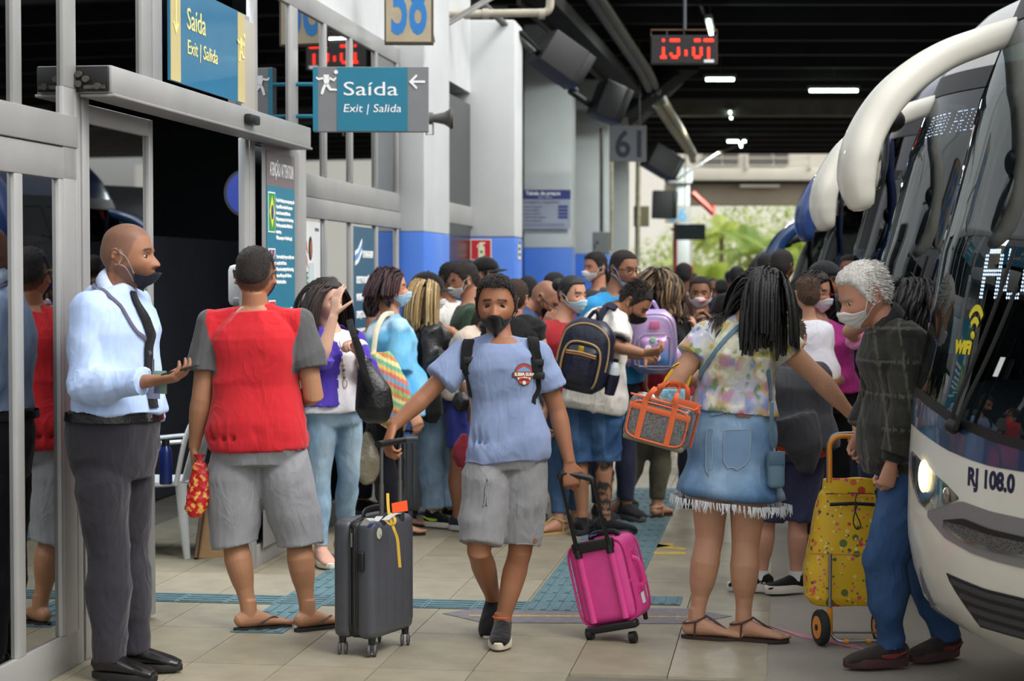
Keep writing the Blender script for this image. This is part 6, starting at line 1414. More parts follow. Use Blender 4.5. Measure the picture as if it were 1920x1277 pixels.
child(MB().box(c, (.145, .07, .009), ax=(xx, yy, zz)).build('case', BLACKP, None, bevel=.003), ph); child(MB().box(c + zz * .005, (.132, .062, .001), ax=(xx, yy, zz)).build('screen', M('phone_screen', (30, 34, 38), rough=.1), None), ph)
for s_ in 'RL': gd.shoes(s_, (14, 14, 15), (18, 16, 16), kind='dress', mat=M('polished_leather', (14, 14, 15), rough=.25), name='dress_shoe', sh=.016)
# ---------------------------------------------------------------- man in red and grey shirt
rm = Person(bare=True, label='broad man from behind in red shirt with grey sleeves and grey shorts', d=8.77, head=(479, 517), neck=(478, 580), pel=(483, 822), yaw=180, hyaw=172, hpitch=-4, sw=.195, skin=(168, 122, 92), detail=2, hh=.262, fat=1.16, k=1.03,
    armR=dict(el=(588, 742, -.02), wr=(552, 742, .24), curl=30), armL=dict(el=(378, 748, -.02), wr=(364, 842, .02), curl=60, dir=(.05, 0, -1), pn=(1, .2, 0)),
    legL=dict(kn=(440, 1010, .02), an=(466, 1156, 0), fy=118), legR=dict(kn=(560, 1010, .02), an=(576, 1160, .0), fy=130))
def redgrey(s, co):
    a = [np.array(lin((196, 38, 46))), np.array(lin((86, 86, 88)))]; x, y, f = s.local(co); da = np.full(len(co), 9.)
    for side in 'RL':
        A, B_ = np.array(s.sh(side)), np.array(s.arm[side]['el']); ab = B_ - A; t = np.clip((co - A) @ ab / (ab @ ab), -.3, 1); da = np.minimum(da, np.linalg.norm(co - A - t[:, None] * ab, axis=1))
    far = (da < .105) & (np.abs(x) > .170 + .045 * sm(f, .6, .95)) & ((f > .5) | (np.abs(x) > .24))
    return np.where(far[:, None], a[1], a[0])
rm.body(scalp=((62, 50, 44), .8), am=1.15, lm=1.12); rm.hair((44, 37, 33), .006, .002, .0006, line=.35); rm.tufts((44, 36, 32), 1600, .007, (0, -.3, 0), 1, .0014, .004, line=.25)
rt_ = rm.top(redgrey, 't_shirt', sleeve=.62, inf=.022, hem=-.08, flare=.0, sflare=.022, amp=.011, seed=22, am=1.15, sinf=.016, neckf=.99, fsc=5, vox=.0062); rm.collar((96, 96, 98), r=.068, h=.014, rr=.007, tilt=-.3, zoff=-.006)
rm.pants(lambda s, co: np.array(lin((142, 143, 147))) * (1 + .05 * vnoise(co, 90, 4))[:, None], 'shorts', to=1.1, inf=.034, flare=.022, top=.04, amp=.010, seed=31, lm=1.1, fsc=5); rm.mask((36, 44, 120), strap=(36, 44, 130))
for s_ in 'RL': rm.shoes(s_, (26, 26, 27), (28, 28, 29), kind='flipflop', name='flip_flop')
rm.over(rt_, [o for o in rm.root.children if o.name.startswith('shorts')][0])
gf = thing('gift_bag', 'shiny red and gold wrapped gift in the red shirt man\'s hand', 'gift', P(372, 900, 8.75))
def giftcol(co): n = sm(vnoise(co, 70, 2) + .6 * vnoise(co, 120, 5), .25, .4)[:, None]; return np.array(lin((190, 28, 34))) * (1 - n) + np.array(lin((225, 170, 80))) * n
mb = MB(); mb.tube([P(374, 862, 8.72), P(374, 872, 8.72), P(376, 900, 8.72), P(372, 935, 8.72), P(364, 960, 8.72), P(361, 970, 8.72)], [(.012, .012), (.03, .02), (.05, .025), (.055, .03), (.045, .028), (.02, .015)], n=18, hint=V((0, 1, 0))); me = remesh(mb, .005, 1); co = getco(me); putco(me, co + getno(me) * (.004 * vnoise(co, 45, 7))[:, None]); co = getco(me); setcol(me, giftcol(co)); child(obj('wrapping', me, M('foil', rough=.25, attr=True, bump=(80, .5)), None), gf)
mb = MB(); mb.tube([P(374, 852, 8.72), P(374, 862, 8.72), P(375, 868, 8.72)], [(.03, .015), (.01, .01), (.02, .015)], n=12, hint=V((0, 1, 0))); child(mb.build('gathered_top', MATS['sign_red'], None), gf)
# ---------------------------------------------------------------- woman in floral shirt and denim skirt
fw_ = Person(bare=True, label='woman from behind in floral shirt and frayed denim skirt with bags', d=8.55, head=(1432, 556), neck=(1392, 606), pel=(1372, 815), yaw=168, hyaw=118, hpitch=22, sw=.15, fem=True, skin=(186, 140, 112), detail=2, hh=.25, fat=1.08, k=1.0,
    armR=dict(el=(1532, 706, -.02), wr=(1596, 778, .0), curl=55, dir=(.5, -.2, -.8), pn=(-.6, 0, -.5)), armL=dict(el=(1262, 722, -.02), wr=(1298, 712, .24), curl=40),
    legL=dict(kn=(1330, 1010, 0), an=(1306, 1168, .02), fy=78), legR=dict(kn=(1398, 1018, -.02), an=(1394, 1186, -.02), fy=72))
fw_.body(brow=(25, 18, 16), lm=1.2, am=1.12); fs = fw_.top(floral, 'floral_shirt', sleeve=.42, inf=.026, hem=.2, flare=.03, sflare=.02, amp=.009, am=1.12, seed=41, sinf=.014, fsc=6)
fw_.mask((222, 222, 222), kind='pleat', strap=(225, 225, 225))
fw_.long_hair((16, 14, 14), L=.27, n=420, part=.2, out=.018, seed=5, r=.0027)
mb = MB(); rings = []
for f, inf in ((.30, .010), (.2, .014), (.05, .02), (-.1, .03), (-.22, .038), (-.28, .042), (-.33, .046), (-.35, .05), (-.5, .075), (-.62, .09)):
    rg = fw_.ring(max(f, -.2), inf, n=44)
    if f < -.2: dz = UP * (-.47 * (-.2 - f)); c = fw_.spine(-.2); am_ = .014 * min(1, (-.33 - f) / .2) if f < -.33 else 0; rg = [p + dz + (p - c).normalized() * (.014 * (-.2 - f) / .3 + am_ * math.sin(j * 1.43) + am_ * .6 * math.sin(j * .71 + 1)) for j, p in enumerate(rg)]
    rings.append(rg)
mb.cur = lin((112, 146, 178)); mb.loft(rings); sk = mb.build('denim_skirt', DENIM, fw_.root, sub=1, angle=180); co = getco(sk.data); m_ = np.clip(.4 + .6 * vnoise(co, 7, 5), 0, 1)[:, None]; setcol(sk.data, PAL((88, 124, 164))[0] * (1 - m_) + PAL((150, 178, 202))[0] * m_)
rn = random.Random(3); mb = MB(); mb.cur = lin((214, 220, 224)); e = rings[-1]
for k_ in range(420):
    j = rn.random() * len(e); a = e[int(j) % len(e)].lerp(e[(int(j) + 1) % len(e)], j % 1); L = rn.uniform(.015, .045); q = V((rn.uniform(-.012, .012), rn.uniform(-.008, .008), -L)); mb.tube([a + UP * .008, a + q * .5, a + q], [.003, .0025, .001], n=4, caps=False)
mb.build('frayed_hem', CLOTH, fw_.root, fixn=False, kind='stuff')
skt = fw_.surf(sk); PT = M('denim_pocket', (118, 150, 182), rough=.85, bump=(500, .3)); STI = M('denim_stitch', (170, 184, 190), rough=.8)
for (x0, x1, y0, y1) in ((1352, 1415, 802, 872), (1300, 1322, 800, 870)):
    g_ = [[P(x0 + (x1 - x0) * i / 6, y0 + (y1 - y0) * j / 6 - (8 if j == 6 and i in (0, 6) else 0) + (4 if j == 6 and i == 3 else 0), fw_.d - .25) for i in range(7)] for j in range(7)]; mb = MB(); mb.grid([decal(r, skt, .003) for r in g_]); mb.build('pocket', PT, fw_.root, solid=.003, fixn=False)
    for q in ([g_[j][0] for j in range(7)] + g_[6] + [g_[j][6] for j in range(6, -1, -1)], g_[0]): MB().tube(decal(q, skt, .0055), .0014, n=5).build('stitching', STI, fw_.root)
fw_.strap([P(x, 752 + (4 if x > 1400 else 0), fw_.d - .25) for x in (1306, 1340, 1380, 1420, 1445)], .03, (122, 152, 182), sk, 'waistband', off=.002, thick=.004, mat=DENIM); fw_.strap([P(x, 762, fw_.d - .25) for x in (1380, 1396, 1412)], .03, (140, 92, 66), sk, 'leather_patch', off=.007, thick=.002)
for x in (1344, 1358, 1432): fw_.strap([P(x, y, fw_.d - .25) for y in (742, 752, 766)], .010, (130, 158, 186), sk, 'belt_loop', off=.007, thick=.003, mat=DENIM)
0 and MB().tube(decal([P(x, 840 + 30 * math.sin((x - 1285) / 160 * 3.14), fw_.d - .3) for x in range(1285, 1448, 8)], skt, .002), .0022, n=5).build('stitching', STI, fw_.root)
for s_ in 'RL': fw_.shoes(s_, (72, 44, 38), (52, 36, 32), kind='sandal', name='sandal')
xb = thing('crossbody_bag', 'small light blue handbag with long strap at the denim skirt', 'bag', P(1452, 880, 8.5)); MBB = M('bag_blue', (96, 128, 146), rough=.5); c = P(1453, 880, 8.42)
child(MB().box(c, (.075, .12, .16)).build('bag_body', MBB, None, bevel=.02, seg=3), xb); child(MB().box(c + UP * .055 - V((0, .062, 0)), (.07, .008, .06)).build('flap', M('bag_blue_dark', (74, 104, 124), rough=.5), None, bevel=.003), xb)
st1 = fw_.strap_px([(1444, 752), (1442, 720), (1438, 690)], .018, (92, 122, 140), fs, 'strap', off=.006, thick=.003); st2 = fw_.strap_px([(1312, 712), (1322, 690), (1350, 650), (1380, 618), (1398, 604)], .022, (92, 122, 140), fs, 'strap', off=.005, thick=.003)
child(MB().tube([c + UP * .08, P(1447, 820, 8.38), P(1447, 755, 8.38)], [(.009, .002)] * 3, n=6, hint=V((0, 1, 0))).build('strap', MBB, None), xb); child(MB().tube([c + UP * .08, c + UP * .1], .012, n=8).build('strap_ring', CHROME, None), xb)
# ---------------------------------------------------------------- old man
om = Person('elderly man with white hair in dark plaid jacket bending beside the coach', 8.0, (1622, 553), (1664, 612), (1700, 848), yaw=-72, hyaw=-78, hpitch=24, sw=.15, skin=(190, 140, 116), detail=2, hh=.258, fat=1.05, k=1.0, mid=(1700, 720),
    shL=(1696, 640, -.14), shR=(1652, 636, .16), armL=dict(el=(1706, 765, -.2), wr=(1672, 868, -.2), curl=62, dir=(-.25, 0, -1), pn=(-.4, .9, 0)), armR=dict(el=(1640, 760, .2), wr=(1615, 810, .2), curl=50, dir=(-.3, 0, -.9)),
    legL=dict(kn=(1660, 1050, -.1), an=(1672, 1206, -.08), fy=-80), legR=dict(kn=(1730, 1040, .12), an=(1775, 1186, .1), fy=-60))
om.body(brow=(150, 145, 140), scalp=((190, 186, 182), .5)); om.hair((208, 204, 198), .014, .006, .004, seed=4, mat=HAIRM); om.tufts((205, 202, 198), 3200, .030, (0, -.8, -.2), .28, .0018, .012, col2=(232, 228, 222), wave=.3)
oj = om.top(plaid, 'plaid_jacket', sleeve=1.86, inf=.034, hem=-.12, flare=.02, sflare=.018, amp=.011, seed=51, sinf=.022, fsc=5, neckf=1.0, belly=.03); om.collar((36, 36, 36), r=.082, h=.06, rr=.016, tilt=.2, zoff=.012)
om.pants(denim((44, 72, 112), (70, 100, 140)), 'jeans', to=2.05, inf=.024, flare=.006, top=.05, mat=DENIM, amp=.012, seed=6, lm=1.22, fsc=6); om.mask((216, 214, 210), kind='pleat', strap=(225, 225, 225))
cf = MB(); cf.cur = lin((34, 34, 35)); a_ = om.arm['L']; dd = (a_['wr'] - a_['el']).normalized(); cf.tube([a_['wr'] - dd * .07, a_['wr'] - dd * .03, a_['wr'] - dd * .005], [.052, .05, .044], n=18); cf.build('cuff', CLOTH, om.root)
for s_ in 'RL': om.shoes(s_, (52, 46, 44), (70, 40, 40), name='running_shoe', strapc=(120, 50, 45), sh=.034, lift=.016, accent=(120, 48, 44))
# ================================================================ queue and crowd
BLK = (18, 18, 20)
# woman in purple blazer hiding her face
pu = Person('woman in purple blazer and white top shielding her face with one hand', 10.8, (611, 563), (622, 622), (628, 768), yaw=38, hyaw=48, hpitch=8, sw=.145, fem=True, skin=(212, 170, 148), detail=1, hh=.24, k=.98,
    armR=dict(el=(603, 672, -.26), wr=(626, 592, -.27), curl=12, dir=(.12, .15, 1), pn=(.7, .7, 0), spread=.8), armL=dict(el=(694, 712, .02), wr=(672, 660, -.16), curl=70, dir=(-.5, -.4, .5), pn=(-.3, -.6, -.4)),
    legR=dict(kn=(598, 900, -.05), an=(602, 1032, -.05), fy=20), legL=dict(kn=(652, 895, .08), an=(646, 1010, .3), fy=60))
pu.body(brow=(50, 36, 30)); wt = pu.top((236, 234, 240), 'white_top', sleeve=.2, inf=.012, hem=-.03, flare=.02, amp=.008, seed=61)
def bz(s, co): x, y, f = s.local(co); return (np.abs(x + .025) < .05 + .07 * np.clip(.62 - f, 0, 1) + .03 * sm(f, .7, 1)) & (y > 0) & (f < 1.2)
pb = pu.top(wash((72, 54, 158), (86, 66, 178)), 'purple_blazer', sleeve=1.05, sleeves={'R': 1.05, 'L': 1.5}, inf=.026, hem=.06, flare=.03, sflare=.02, sinf=.02, amp=.010, seed=63, cut=bz)
pu.pants(denim((128, 160, 186), (178, 200, 214), sc=6), 'jeans', to=1.96, inf=.008, mat=DENIM, amp=.006, seed=64, lm=1.05, top=.2); pu.long_hair((34, 26, 24), L=.30, n=380, out=.018, seed=12, r=.0026, fwd=.1, col2=(48, 36, 32))
for s_ in 'RL': pu.shoes(s_, (206, 160, 140), (222, 214, 200), name='sneaker')
ws_ = pu.surf(wt); mb = MB(); q = [pu.onpx(ws_, x, y) for x, y in ((640, 660), (642, 680), (643, 700), (644, 715))]; 
for k_, (x, y) in enumerate(((642, 684), (643, 693), (643, 701), (644, 708))): a, n = pu.onpx(ws_, x, y); MB().ball(a + n * .008, .011 - .001 * k_, nu=10, nv=8).build('necklace_bead', M('bead_brown', (140, 100, 70), rough=.4) if k_ % 2 else M('bead_tan', (190, 160, 130), rough=.4), pu.root)
a, n = pu.onpx(ws_, 645, 720); MB().tube([a + n * .008 + XR * .012 * math.cos(t) + UP * .024 * math.sin(t) for t in np.linspace(0, 6.283, 17)], .003, n=6).build('necklace_ring', M('bead_tan', (190, 160, 130)), pu.root); MB().tube([P(636, 640, 10.62)] + [a_ + n_ * .005 for a_, n_ in q[:3]], .002, n=5).build('necklace_cord', M('cord_brown', (100, 80, 60)), pu.root)
def softbag(name, label, cat, pts, rad, col, mat, hint=V((0, 1, 0)), handle=None, hcol=None, hw=(.012, .004), e=None, fold=.006, sc=14):
    t = thing(name, label, cat, pts[-1]); mb = MB(); mb.tube(pts, rad, n=26, hint=hint); me = remesh(mb, .008, 2); co = getco(me); no = getno(me); putco(me, co + no * (fold * (1 - 2.5 * np.abs(vnoise(co * np.array([1, 1, .45]), sc, 6))))[:, None]); co = getco(me)
    setcol(me, col(co) if callable(col) else np.tile(np.array(lin(col)), (len(co), 1))); child(obj('bag_body', me, mat, None), t)
    for h in (handle or []): m2 = MB(); m2.cur = lin(hcol or (20, 20, 20)); hb = bez(h, 6); m2.tube(hb, [hw] * len(hb), n=8, hint=hint); child(m2.build('handle', mat if not hcol else CLOTH, None), t)
    return t
d_ = 10.55
softbag('handbag', 'slouchy black leather handbag on the purple blazer woman\'s shoulder', 'bag', [P(684, 672, d_), P(690, 700, d_), P(700, 735, d_), P(703, 765, d_), P(703, 785, d_), P(702, 795, d_)], [(.02, .03), (.06, .045), (.095, .065), (.105, .07), (.08, .05), (.03, .02)], (22, 22, 24), LEATH, handle=[[P(655, 600, 10.7), P(664, 630, 10.58), P(673, 652, d_), P(684, 690, d_)], [P(668, 640, 10.5), P(684, 700, 10.46), P(697, 735, 10.46)]], hcol=(26, 26, 28), hw=(.02, .005))
# woman in blue tie dye tunic
td = Person(bare=True, label='woman with dark red bob in blue tie dye tunic seen from behind', d=12.1, head=(731, 541), neck=(733, 598), pel=(728, 735), yaw=112, hyaw=88, hpitch=0, sw=.15, fem=True, skin=(190, 140, 112), detail=1, hh=.245, fat=1.18, k=1.0,
    armR=dict(el=(748, 716, -.2), wr=(772, 770, -.25), curl=40), armL=dict(el=(770, 700, .2), wr=(790, 740, .2), curl=40), legR=dict(kn=(715, 850, -.05), an=(738, 975, -.05), fy=80), legL=dict(kn=(735, 850, .1), an=(738, 955, .35), fy=85))
td.body(); td.pants((22, 24, 34), 'trousers', to=1.94, inf=.022, amp=.008, seed=72, lm=1.1); tt = td.top(tiedye, 'tie_dye_tunic', sleeve=.82, inf=.026, hem=-.30, flare=.07, sflare=.04, amp=.011, seed=71, fsc=5, belly=.05)
td.mask((170, 205, 226), kind='pleat', strap=(235, 235, 235)); td.long_hair((58, 24, 30), L=.11, n=520, out=.03, seed=15, r=.0025, col2=(40, 18, 24), avoid=False)
MB().tube([td.H(-.055, .1, .0), td.H(-.08, .02, .012), td.H(-.085, -.02, .01)], .003, n=6).build('red_glasses', M('glasses_red', (170, 40, 50), rough=.3), td.root); MB().tube([td.H(.055, .1, .0), td.H(.08, .02, .012), td.H(.085, -.02, .01)], .003, n=6).build('red_glasses', MATS['glasses_red'], td.root)
for s_ in 'RL': td.shoes(s_, (24, 22, 22), (30, 28, 28), kind='flipflop', name='flip_flop')
def stripes(co):
    P0 = [lin(c) for c in ((214, 120, 110), (222, 190, 110), (120, 180, 150), (230, 216, 150), (206, 140, 90), (150, 190, 120), (224, 110, 100), (120, 170, 190))]; z = co[:, 2] * .9 + co[:, 0] * .45
    k = np.floor(z * 42).astype(int) % 8; c = np.array(P0)[k]; g = (np.sin(co[:, 0] * 260) > .3); c[g] *= .82; return c
softbag('tote_bag', 'multicoloured striped woven tote on the tie dye woman\'s shoulder', 'bag', [P(712, 660, 11.8), P(716, 690, 11.8), P(728, 730, 11.8), P(736, 765, 11.8), P(740, 790, 11.8), P(742, 802, 11.8)], [(.06, .02), (.11, .05), (.13, .06), (.12, .06), (.09, .05), (.05, .02)], stripes, CLOTH, handle=[[P(700, 668, 11.82), P(706, 620, 11.86), P(722, 590, 11.95), P(745, 590, 12.1)]], hcol=(214, 206, 180), hw=(.016, .004), fold=.004)
softbag('plastic_bag', 'crumpled clear plastic bag hanging beside the dark trousers', 'bag', [P(690, 812, 11.9), P(692, 830, 11.9), P(688, 860, 11.9), P(686, 890, 11.9), P(690, 905, 11.9)], [(.02, .02), (.05, .04), (.08, .06), (.07, .05), (.03, .03)], (128, 122, 104), M('plastic_film', rough=.2, attr=True, bump=(40, .8)), handle=[[P(686, 815, 11.9), P(694, 790, 11.9), P(700, 815, 11.9)]], fold=.012)
# woman in cap
cw = Person('blonde woman in black cap and leather jacket with loose jeans', 12.5, (799, 550), (800, 606), (816, 728), yaw=100, hyaw=96, hpitch=8, sw=.145, fem=True, skin=(206, 160, 136), detail=1, hh=.235, k=.97,
    armR=dict(el=(812, 690, -.2), wr=(842, 664, -.25), curl=40), armL=dict(el=(830, 690, .2), wr=(850, 664, .2), curl=40), legR=dict(kn=(806, 850, -.1), an=(812, 950, -.1), fy=60), legL=dict(kn=(836, 850, .05), an=(846, 958, .05), fy=50))
cw.body(); cw.pants(denim((134, 166, 196), (172, 198, 216), sc=7), 'jeans', to=1.93, inf=.016, flare=.022, mat=DENIM, amp=.008, seed=82, lm=1.05); cw.top((24, 24, 26), 'leather_jacket', sleeve=1.85, inf=.036, hem=.0, flare=.05, sflare=.02, mat=LEATH, amp=.012, seed=81, sinf=.028)
cw.mask((230, 230, 230), kind='pleat', strap=(230, 230, 230)); cw.long_hair((186, 160, 112), L=.26, n=380, out=.012, seed=16, r=.0026, col2=(150, 120, 78), fwd=.1)
def cap(s, col=(20, 20, 22), lab=None, brim=.075):
    nu, nv = 48, 30; u = dirs(nu, nv); base = headpt(u, False); m = sm(u[:, 2] - .22 - .1 * u[:, 1], -.05, .08); off = -.012 * (1 - m) + (.020 + .006 * u[:, 2]) * m; co = base + u * off[:, None]; M4 = np.array(s.hm); wc = co @ M4[:3, :3].T + M4[:3, 3]
    mb = MB(); mb.cur = lin(col); mb.loft([[wc[i * nu + j] for j in range(nu)] for i in range(nv)]); c = mb.build('cap', CLOTH, s.root, angle=180)
    rows = [[s.H(math.sin(a) * (.074 + .012 * k), .03 + math.cos(a) * (.072 + brim * k * max(.0, math.cos(a)) ** .5), .052 - .010 * k - .022 * abs(math.sin(a)) ** 2) for a in np.linspace(-1.35, 1.35, 17)] for k in np.linspace(0, 1, 5)]; mb = MB(); mb.cur = lin(col); mb.grid(rows); child(mb.build('cap_brim', CLOTH, None, solid=.003, fixn=False), c); MB().ball(s.H(0, -.005, .145), .006).build('cap_button', BLACKP, s.root)
    return c
cap(cw)
for s_ in 'RL': cw.shoes(s_, (20, 22, 24), (228, 224, 214), name='sneaker', accent=(190, 225, 60))
softbag('shoulder_bag', 'black padded bag hanging at the cap woman\'s hip', 'bag', [P(806, 720, 12.1), P(806, 745, 12.1), P(807, 775, 12.1), P(806, 792, 12.1)], [(.05, .03), (.075, .05), (.075, .05), (.04, .03)], (20, 20, 22), CLOTH, handle=[[P(800, 725, 12.1), P(796, 680, 12.15), P(798, 640, 12.2)]], hcol=(20, 20, 22))
# helper for plain bystanders
def person(label, d, head, yaw, top, hair, sk, lower=None, hy=None, hp=0, bodyyaw=None, pel=None, neck=None, fem=False, hh=.235, mask=None, mk='cloth', drop=0, hs='short', k=1.0, fat=1.0, arms=None, legs=True, sleeve=.5, detail=1, sw=.15, group=None, hem=-.08, L=.3, hat=None, inf=.018, shoe=None, name='person', col2=None, lower_to=1.93, feet=None, face=True, base_z=0, n=300):
    s_ = F / d; z0 = P(head[0], head[1], d).z; H_ = z0 + hh * .5; dn = (.225 * k if not fem else .215 * k)
    by = yaw if bodyyaw is None else bodyyaw; ny = head[1] + s_ * (.17 * k); nx = head[0] - s_ * .03 * math.sin(R(hy if hy is not None else yaw)); neck = neck or (nx, ny); pel = pel or (neck[0], neck[1] + s_ * .50 * k)
    A = arms or {}
    def dflt(sd):
        rt = -math.cos(R(by)) * (1 if sd == 'R' else -1); ry = -math.sin(R(by)) * (1 if sd == 'R' else -1); x = neck[0] + s_ * rt * .2 * k; return dict(el=(x + rt * 8, neck[1] + s_ * .33 * k, ry * .2), wr=(x + s_ * .06 * math.sin(R(by)), neck[1] + s_ * .57 * k, ry * .2 - .08 * math.cos(R(by))), curl=35)
    aR = A.get('R', dflt('R')); aL = A.get('L', dflt('L')); lg = {}
    if legs:
        zy = 520 + s_ * (1.62 - .48 * k - base_z); ay = 520 + s_ * (1.62 - .09 - base_z)
        for sd, q in (('R', 1), ('L', -1)):
            rt = -math.cos(R(by)) * q * .1; ry = -math.sin(R(by)) * q * .12; lg[sd] = (feet or {}).get(sd) or dict(kn=(pel[0] + s_ * rt, zy, ry), an=(pel[0] + s_ * rt, ay, ry + .02), fy=by)
    p = Person(label, d, head, neck, pel, yaw=by, hyaw=hy if hy is not None else yaw, hpitch=hp, sw=sw, fem=fem, skin=sk, detail=detail, hh=hh, fat=fat, k=k, armR=aR or None, armL=aL or None, legR=lg.get('R'), legL=lg.get('L'), group=group, name=name, bare=bool(shoe and shoe[2] in ('sandal', 'flipflop')))
    if hs == 'bald': p.body(scalp=((110, 84, 70), .5), face=face)
    else: p.body(scalp=(hair, .8), brow=tuple(int(x * .8) for x in hair), face=face)
    if legs and not shoe and d < 19: shoe = ((34, 34, 38), (90, 88, 86), 'sneaker', 'sneaker')
    if legs:
        if lower: lo = p.pants(lower, vox=.03 if d > 19 else None, name='trousers' if lower_to > 1.5 else 'shorts', to=lower_to, inf=.016 if lower_to > 1.5 else .024, amp=.008, seed=int(d * 7), top=.15)
        if shoe:
            for sd in 'RL': p.shoes(sd, shoe[0], shoe[1], kind=shoe[2], name=shoe[3])
    p.tp = p.top(top, 'shirt', sleeve=sleeve, inf=inf, hem=hem, flare=.02, sflare=.018, amp=.010, seed=int(d * 13) % 97)
    if hs == 'short': p.hair(hair, .012, .004, .002); detail > 0 and p.tufts(hair, 1300, .014, (0, .4, 0), .5, .002, .010)
    elif hs == 'buzz': p.hair(hair, .005, .002, .0006)
    elif hs == 'long': p.long_hair(hair, L=L, n=n, out=.02, r=.003, seed=int(d * 3), col2=col2)
    elif hs == 'curly': p.long_hair(hair, L=L, n=n, out=.035, r=.0034, seed=int(d * 3), col2=col2, wave=.012)
    elif hs == 'bun': p.hair(hair, .008, .006, .002, mat=HAIRM, bun=((0, -.125, .05), .045))
    if hat: cap(p, hat)
    if mask: p.mask(mask, kind=mk, drop=drop, strap=tuple(min(255, x + 10) for x in mask))
    return p
SK1, SK2, SK3, SK4 = (176, 126, 100), (196, 148, 122), (142, 98, 74), (120, 82, 62)
JN = denim((60, 88, 124), (96, 130, 166))
gr = person('man in dark green shirt and white mask looking down, seen from the side', 13.2, (872, 525), -78, (44, 66, 50), (38, 32, 28), SK1, (40, 42, 50), hp=16, mask=(228, 230, 232), mk='pleat', legs=True, arms={'L': dict(el=(884, 650, -.2), wr=(846, 620, -.2), curl=35, dir=(-1, 0, .1))}, k=1.03)
person('bearded man in pale shirt half hidden behind the green shirt', 13.9, (846, 524), 50, (205, 205, 198), (24, 20, 18), SK3, (50, 50, 58), mask=(16, 16, 18), hp=8)
person('man in black cap facing the pillar behind the walking young man', 14.6, (909, 516), 80, (66, 72, 80), (24, 22, 22), SK1, (42, 46, 60), hat=(22, 22, 24))
person('person with beige top and blue shorts stooping behind the young man', 12.3, (912, 612), 70, wash((196, 180, 164), (208, 194, 178)), (40, 30, 26), SK3, (52, 62, 140), bodyyaw=60, neck=(893, 622), pel=(872, 742), hs='short', k=.86, lower_to=.75, inf=.04, shoe=((40, 48, 60), (200, 200, 200), 'sneaker', 'sneaker'), hp=20)
softbag('belt_bag', 'black crinkled bag at the beige top\'s hip', 'bag', [P(862, 735, 12.0), P(864, 750, 12.0), P(864, 762, 12.0), P(864, 772, 12.0)], [(.03, .02), (.055, .04), (.05, .04), (.02, .02)], BLK, LEATH)
softbag('maroon_bag', 'maroon cloth bag hanging low behind the grey shorts', 'bag', [P(872, 815, 11.6), P(868, 835, 11.6), P(866, 855, 11.6), P(868, 875, 11.6)], [(.02, .02), (.05, .04), (.06, .04), (.03, .02)], (110, 30, 40), CLOTH)
person('person in black and white sports vest behind the young man\'s shoulder', 11.6, (966, 560), 165, (28, 28, 30), (60, 40, 28), SK2, (44, 60, 90), sleeve=.02, k=.93, hh=.22, neck=(962, 596))
bm2 = person('bald man in denim jacket and black mask bending over', 12.6, (1021, 559), 72, wash((44, 64, 102), (60, 82, 120)), (70, 56, 48), SK1, (44, 46, 56), hp=38, neck=(983, 583), pel=(962, 745), mask=BLK, hs='bald', sleeve=1.85, inf=.03, arms={'R': dict(el=(990, 680, -.2), wr=(1022, 622, -.25), curl=30, dir=(.3, 0, .8))}, k=1.03)
MB().tube([bm2.H(-.085, -.02, .008), bm2.H(-.08, .05, .008), bm2.H(-.06, .105, .0), bm2.H(0, .115, .0), bm2.H(.06, .105, .0), bm2.H(.085, -.02, .008)], .0028, n=6).build('glasses', BLACKP, bm2.root)
rw = person('woman with dark bun in red shirt and pale blue mask', 12.2, (1072, 553), 48, wash((138, 34, 40), (156, 42, 48)), (20, 17, 18), SK2, JN, fem=True, hs='bun', mask=(178, 212, 226), mk='pleat', bodyyaw=35, neck=(1052, 606), pel=(1052, 740), sleeve=.55, hem=-.1, k=1.02, fat=1.1, hp=6, hy=42, feet={'R': dict(kn=(1046, 868, 0), an=(1048, 975, -.1), fy=-60), 'L': dict(kn=(1072, 868, .1), an=(1080, 972, .2), fy=30)}, shoe=((190, 160, 100), (186, 160, 110), 'sandal', 'sandal'))
person('dark haired man with thin mask straps looking away to the pillars', 15.2, (1117, 502), -55, (60, 62, 66), (26, 22, 20), SK1, (40, 44, 60), mask=(226, 228, 230), mk='pleat', hp=4, k=1.05)
gm = person('tall man with glasses and lowered pale mask in bright blue shirt', 12.7, (1168, 505), 42, wash((40, 134, 190), (56, 150, 204)), (34, 27, 24), (150, 106, 82), (44, 50, 70), bodyyaw=30, hs='buzz', neck=(1150, 556), mask=(150, 198, 226), mk='pleat', drop=.058, k=1.06, hh=.25, fat=1.05, hp=8)
for sg in (-1, 1): MB().tube([gm.H(sg * .031 + .024 * math.cos(t), .103 - .3 * abs(sg * .031 + .024 * math.cos(t)) ** 1.2 * .6, .002 + .019 * math.sin(t)) for t in np.linspace(0, 6.283, 21)], .0026, n=6).build('glasses_rim', M('glasses_brown', (60, 40, 28), rough=.3), gm.root); MB().tube([gm.H(sg * .056, .088, .006), gm.H(sg * .08, .02, .008), gm.H(sg * .086, -.02, .006)], .0026, n=6).build('glasses_arm', MATS['glasses_brown'], gm.root)
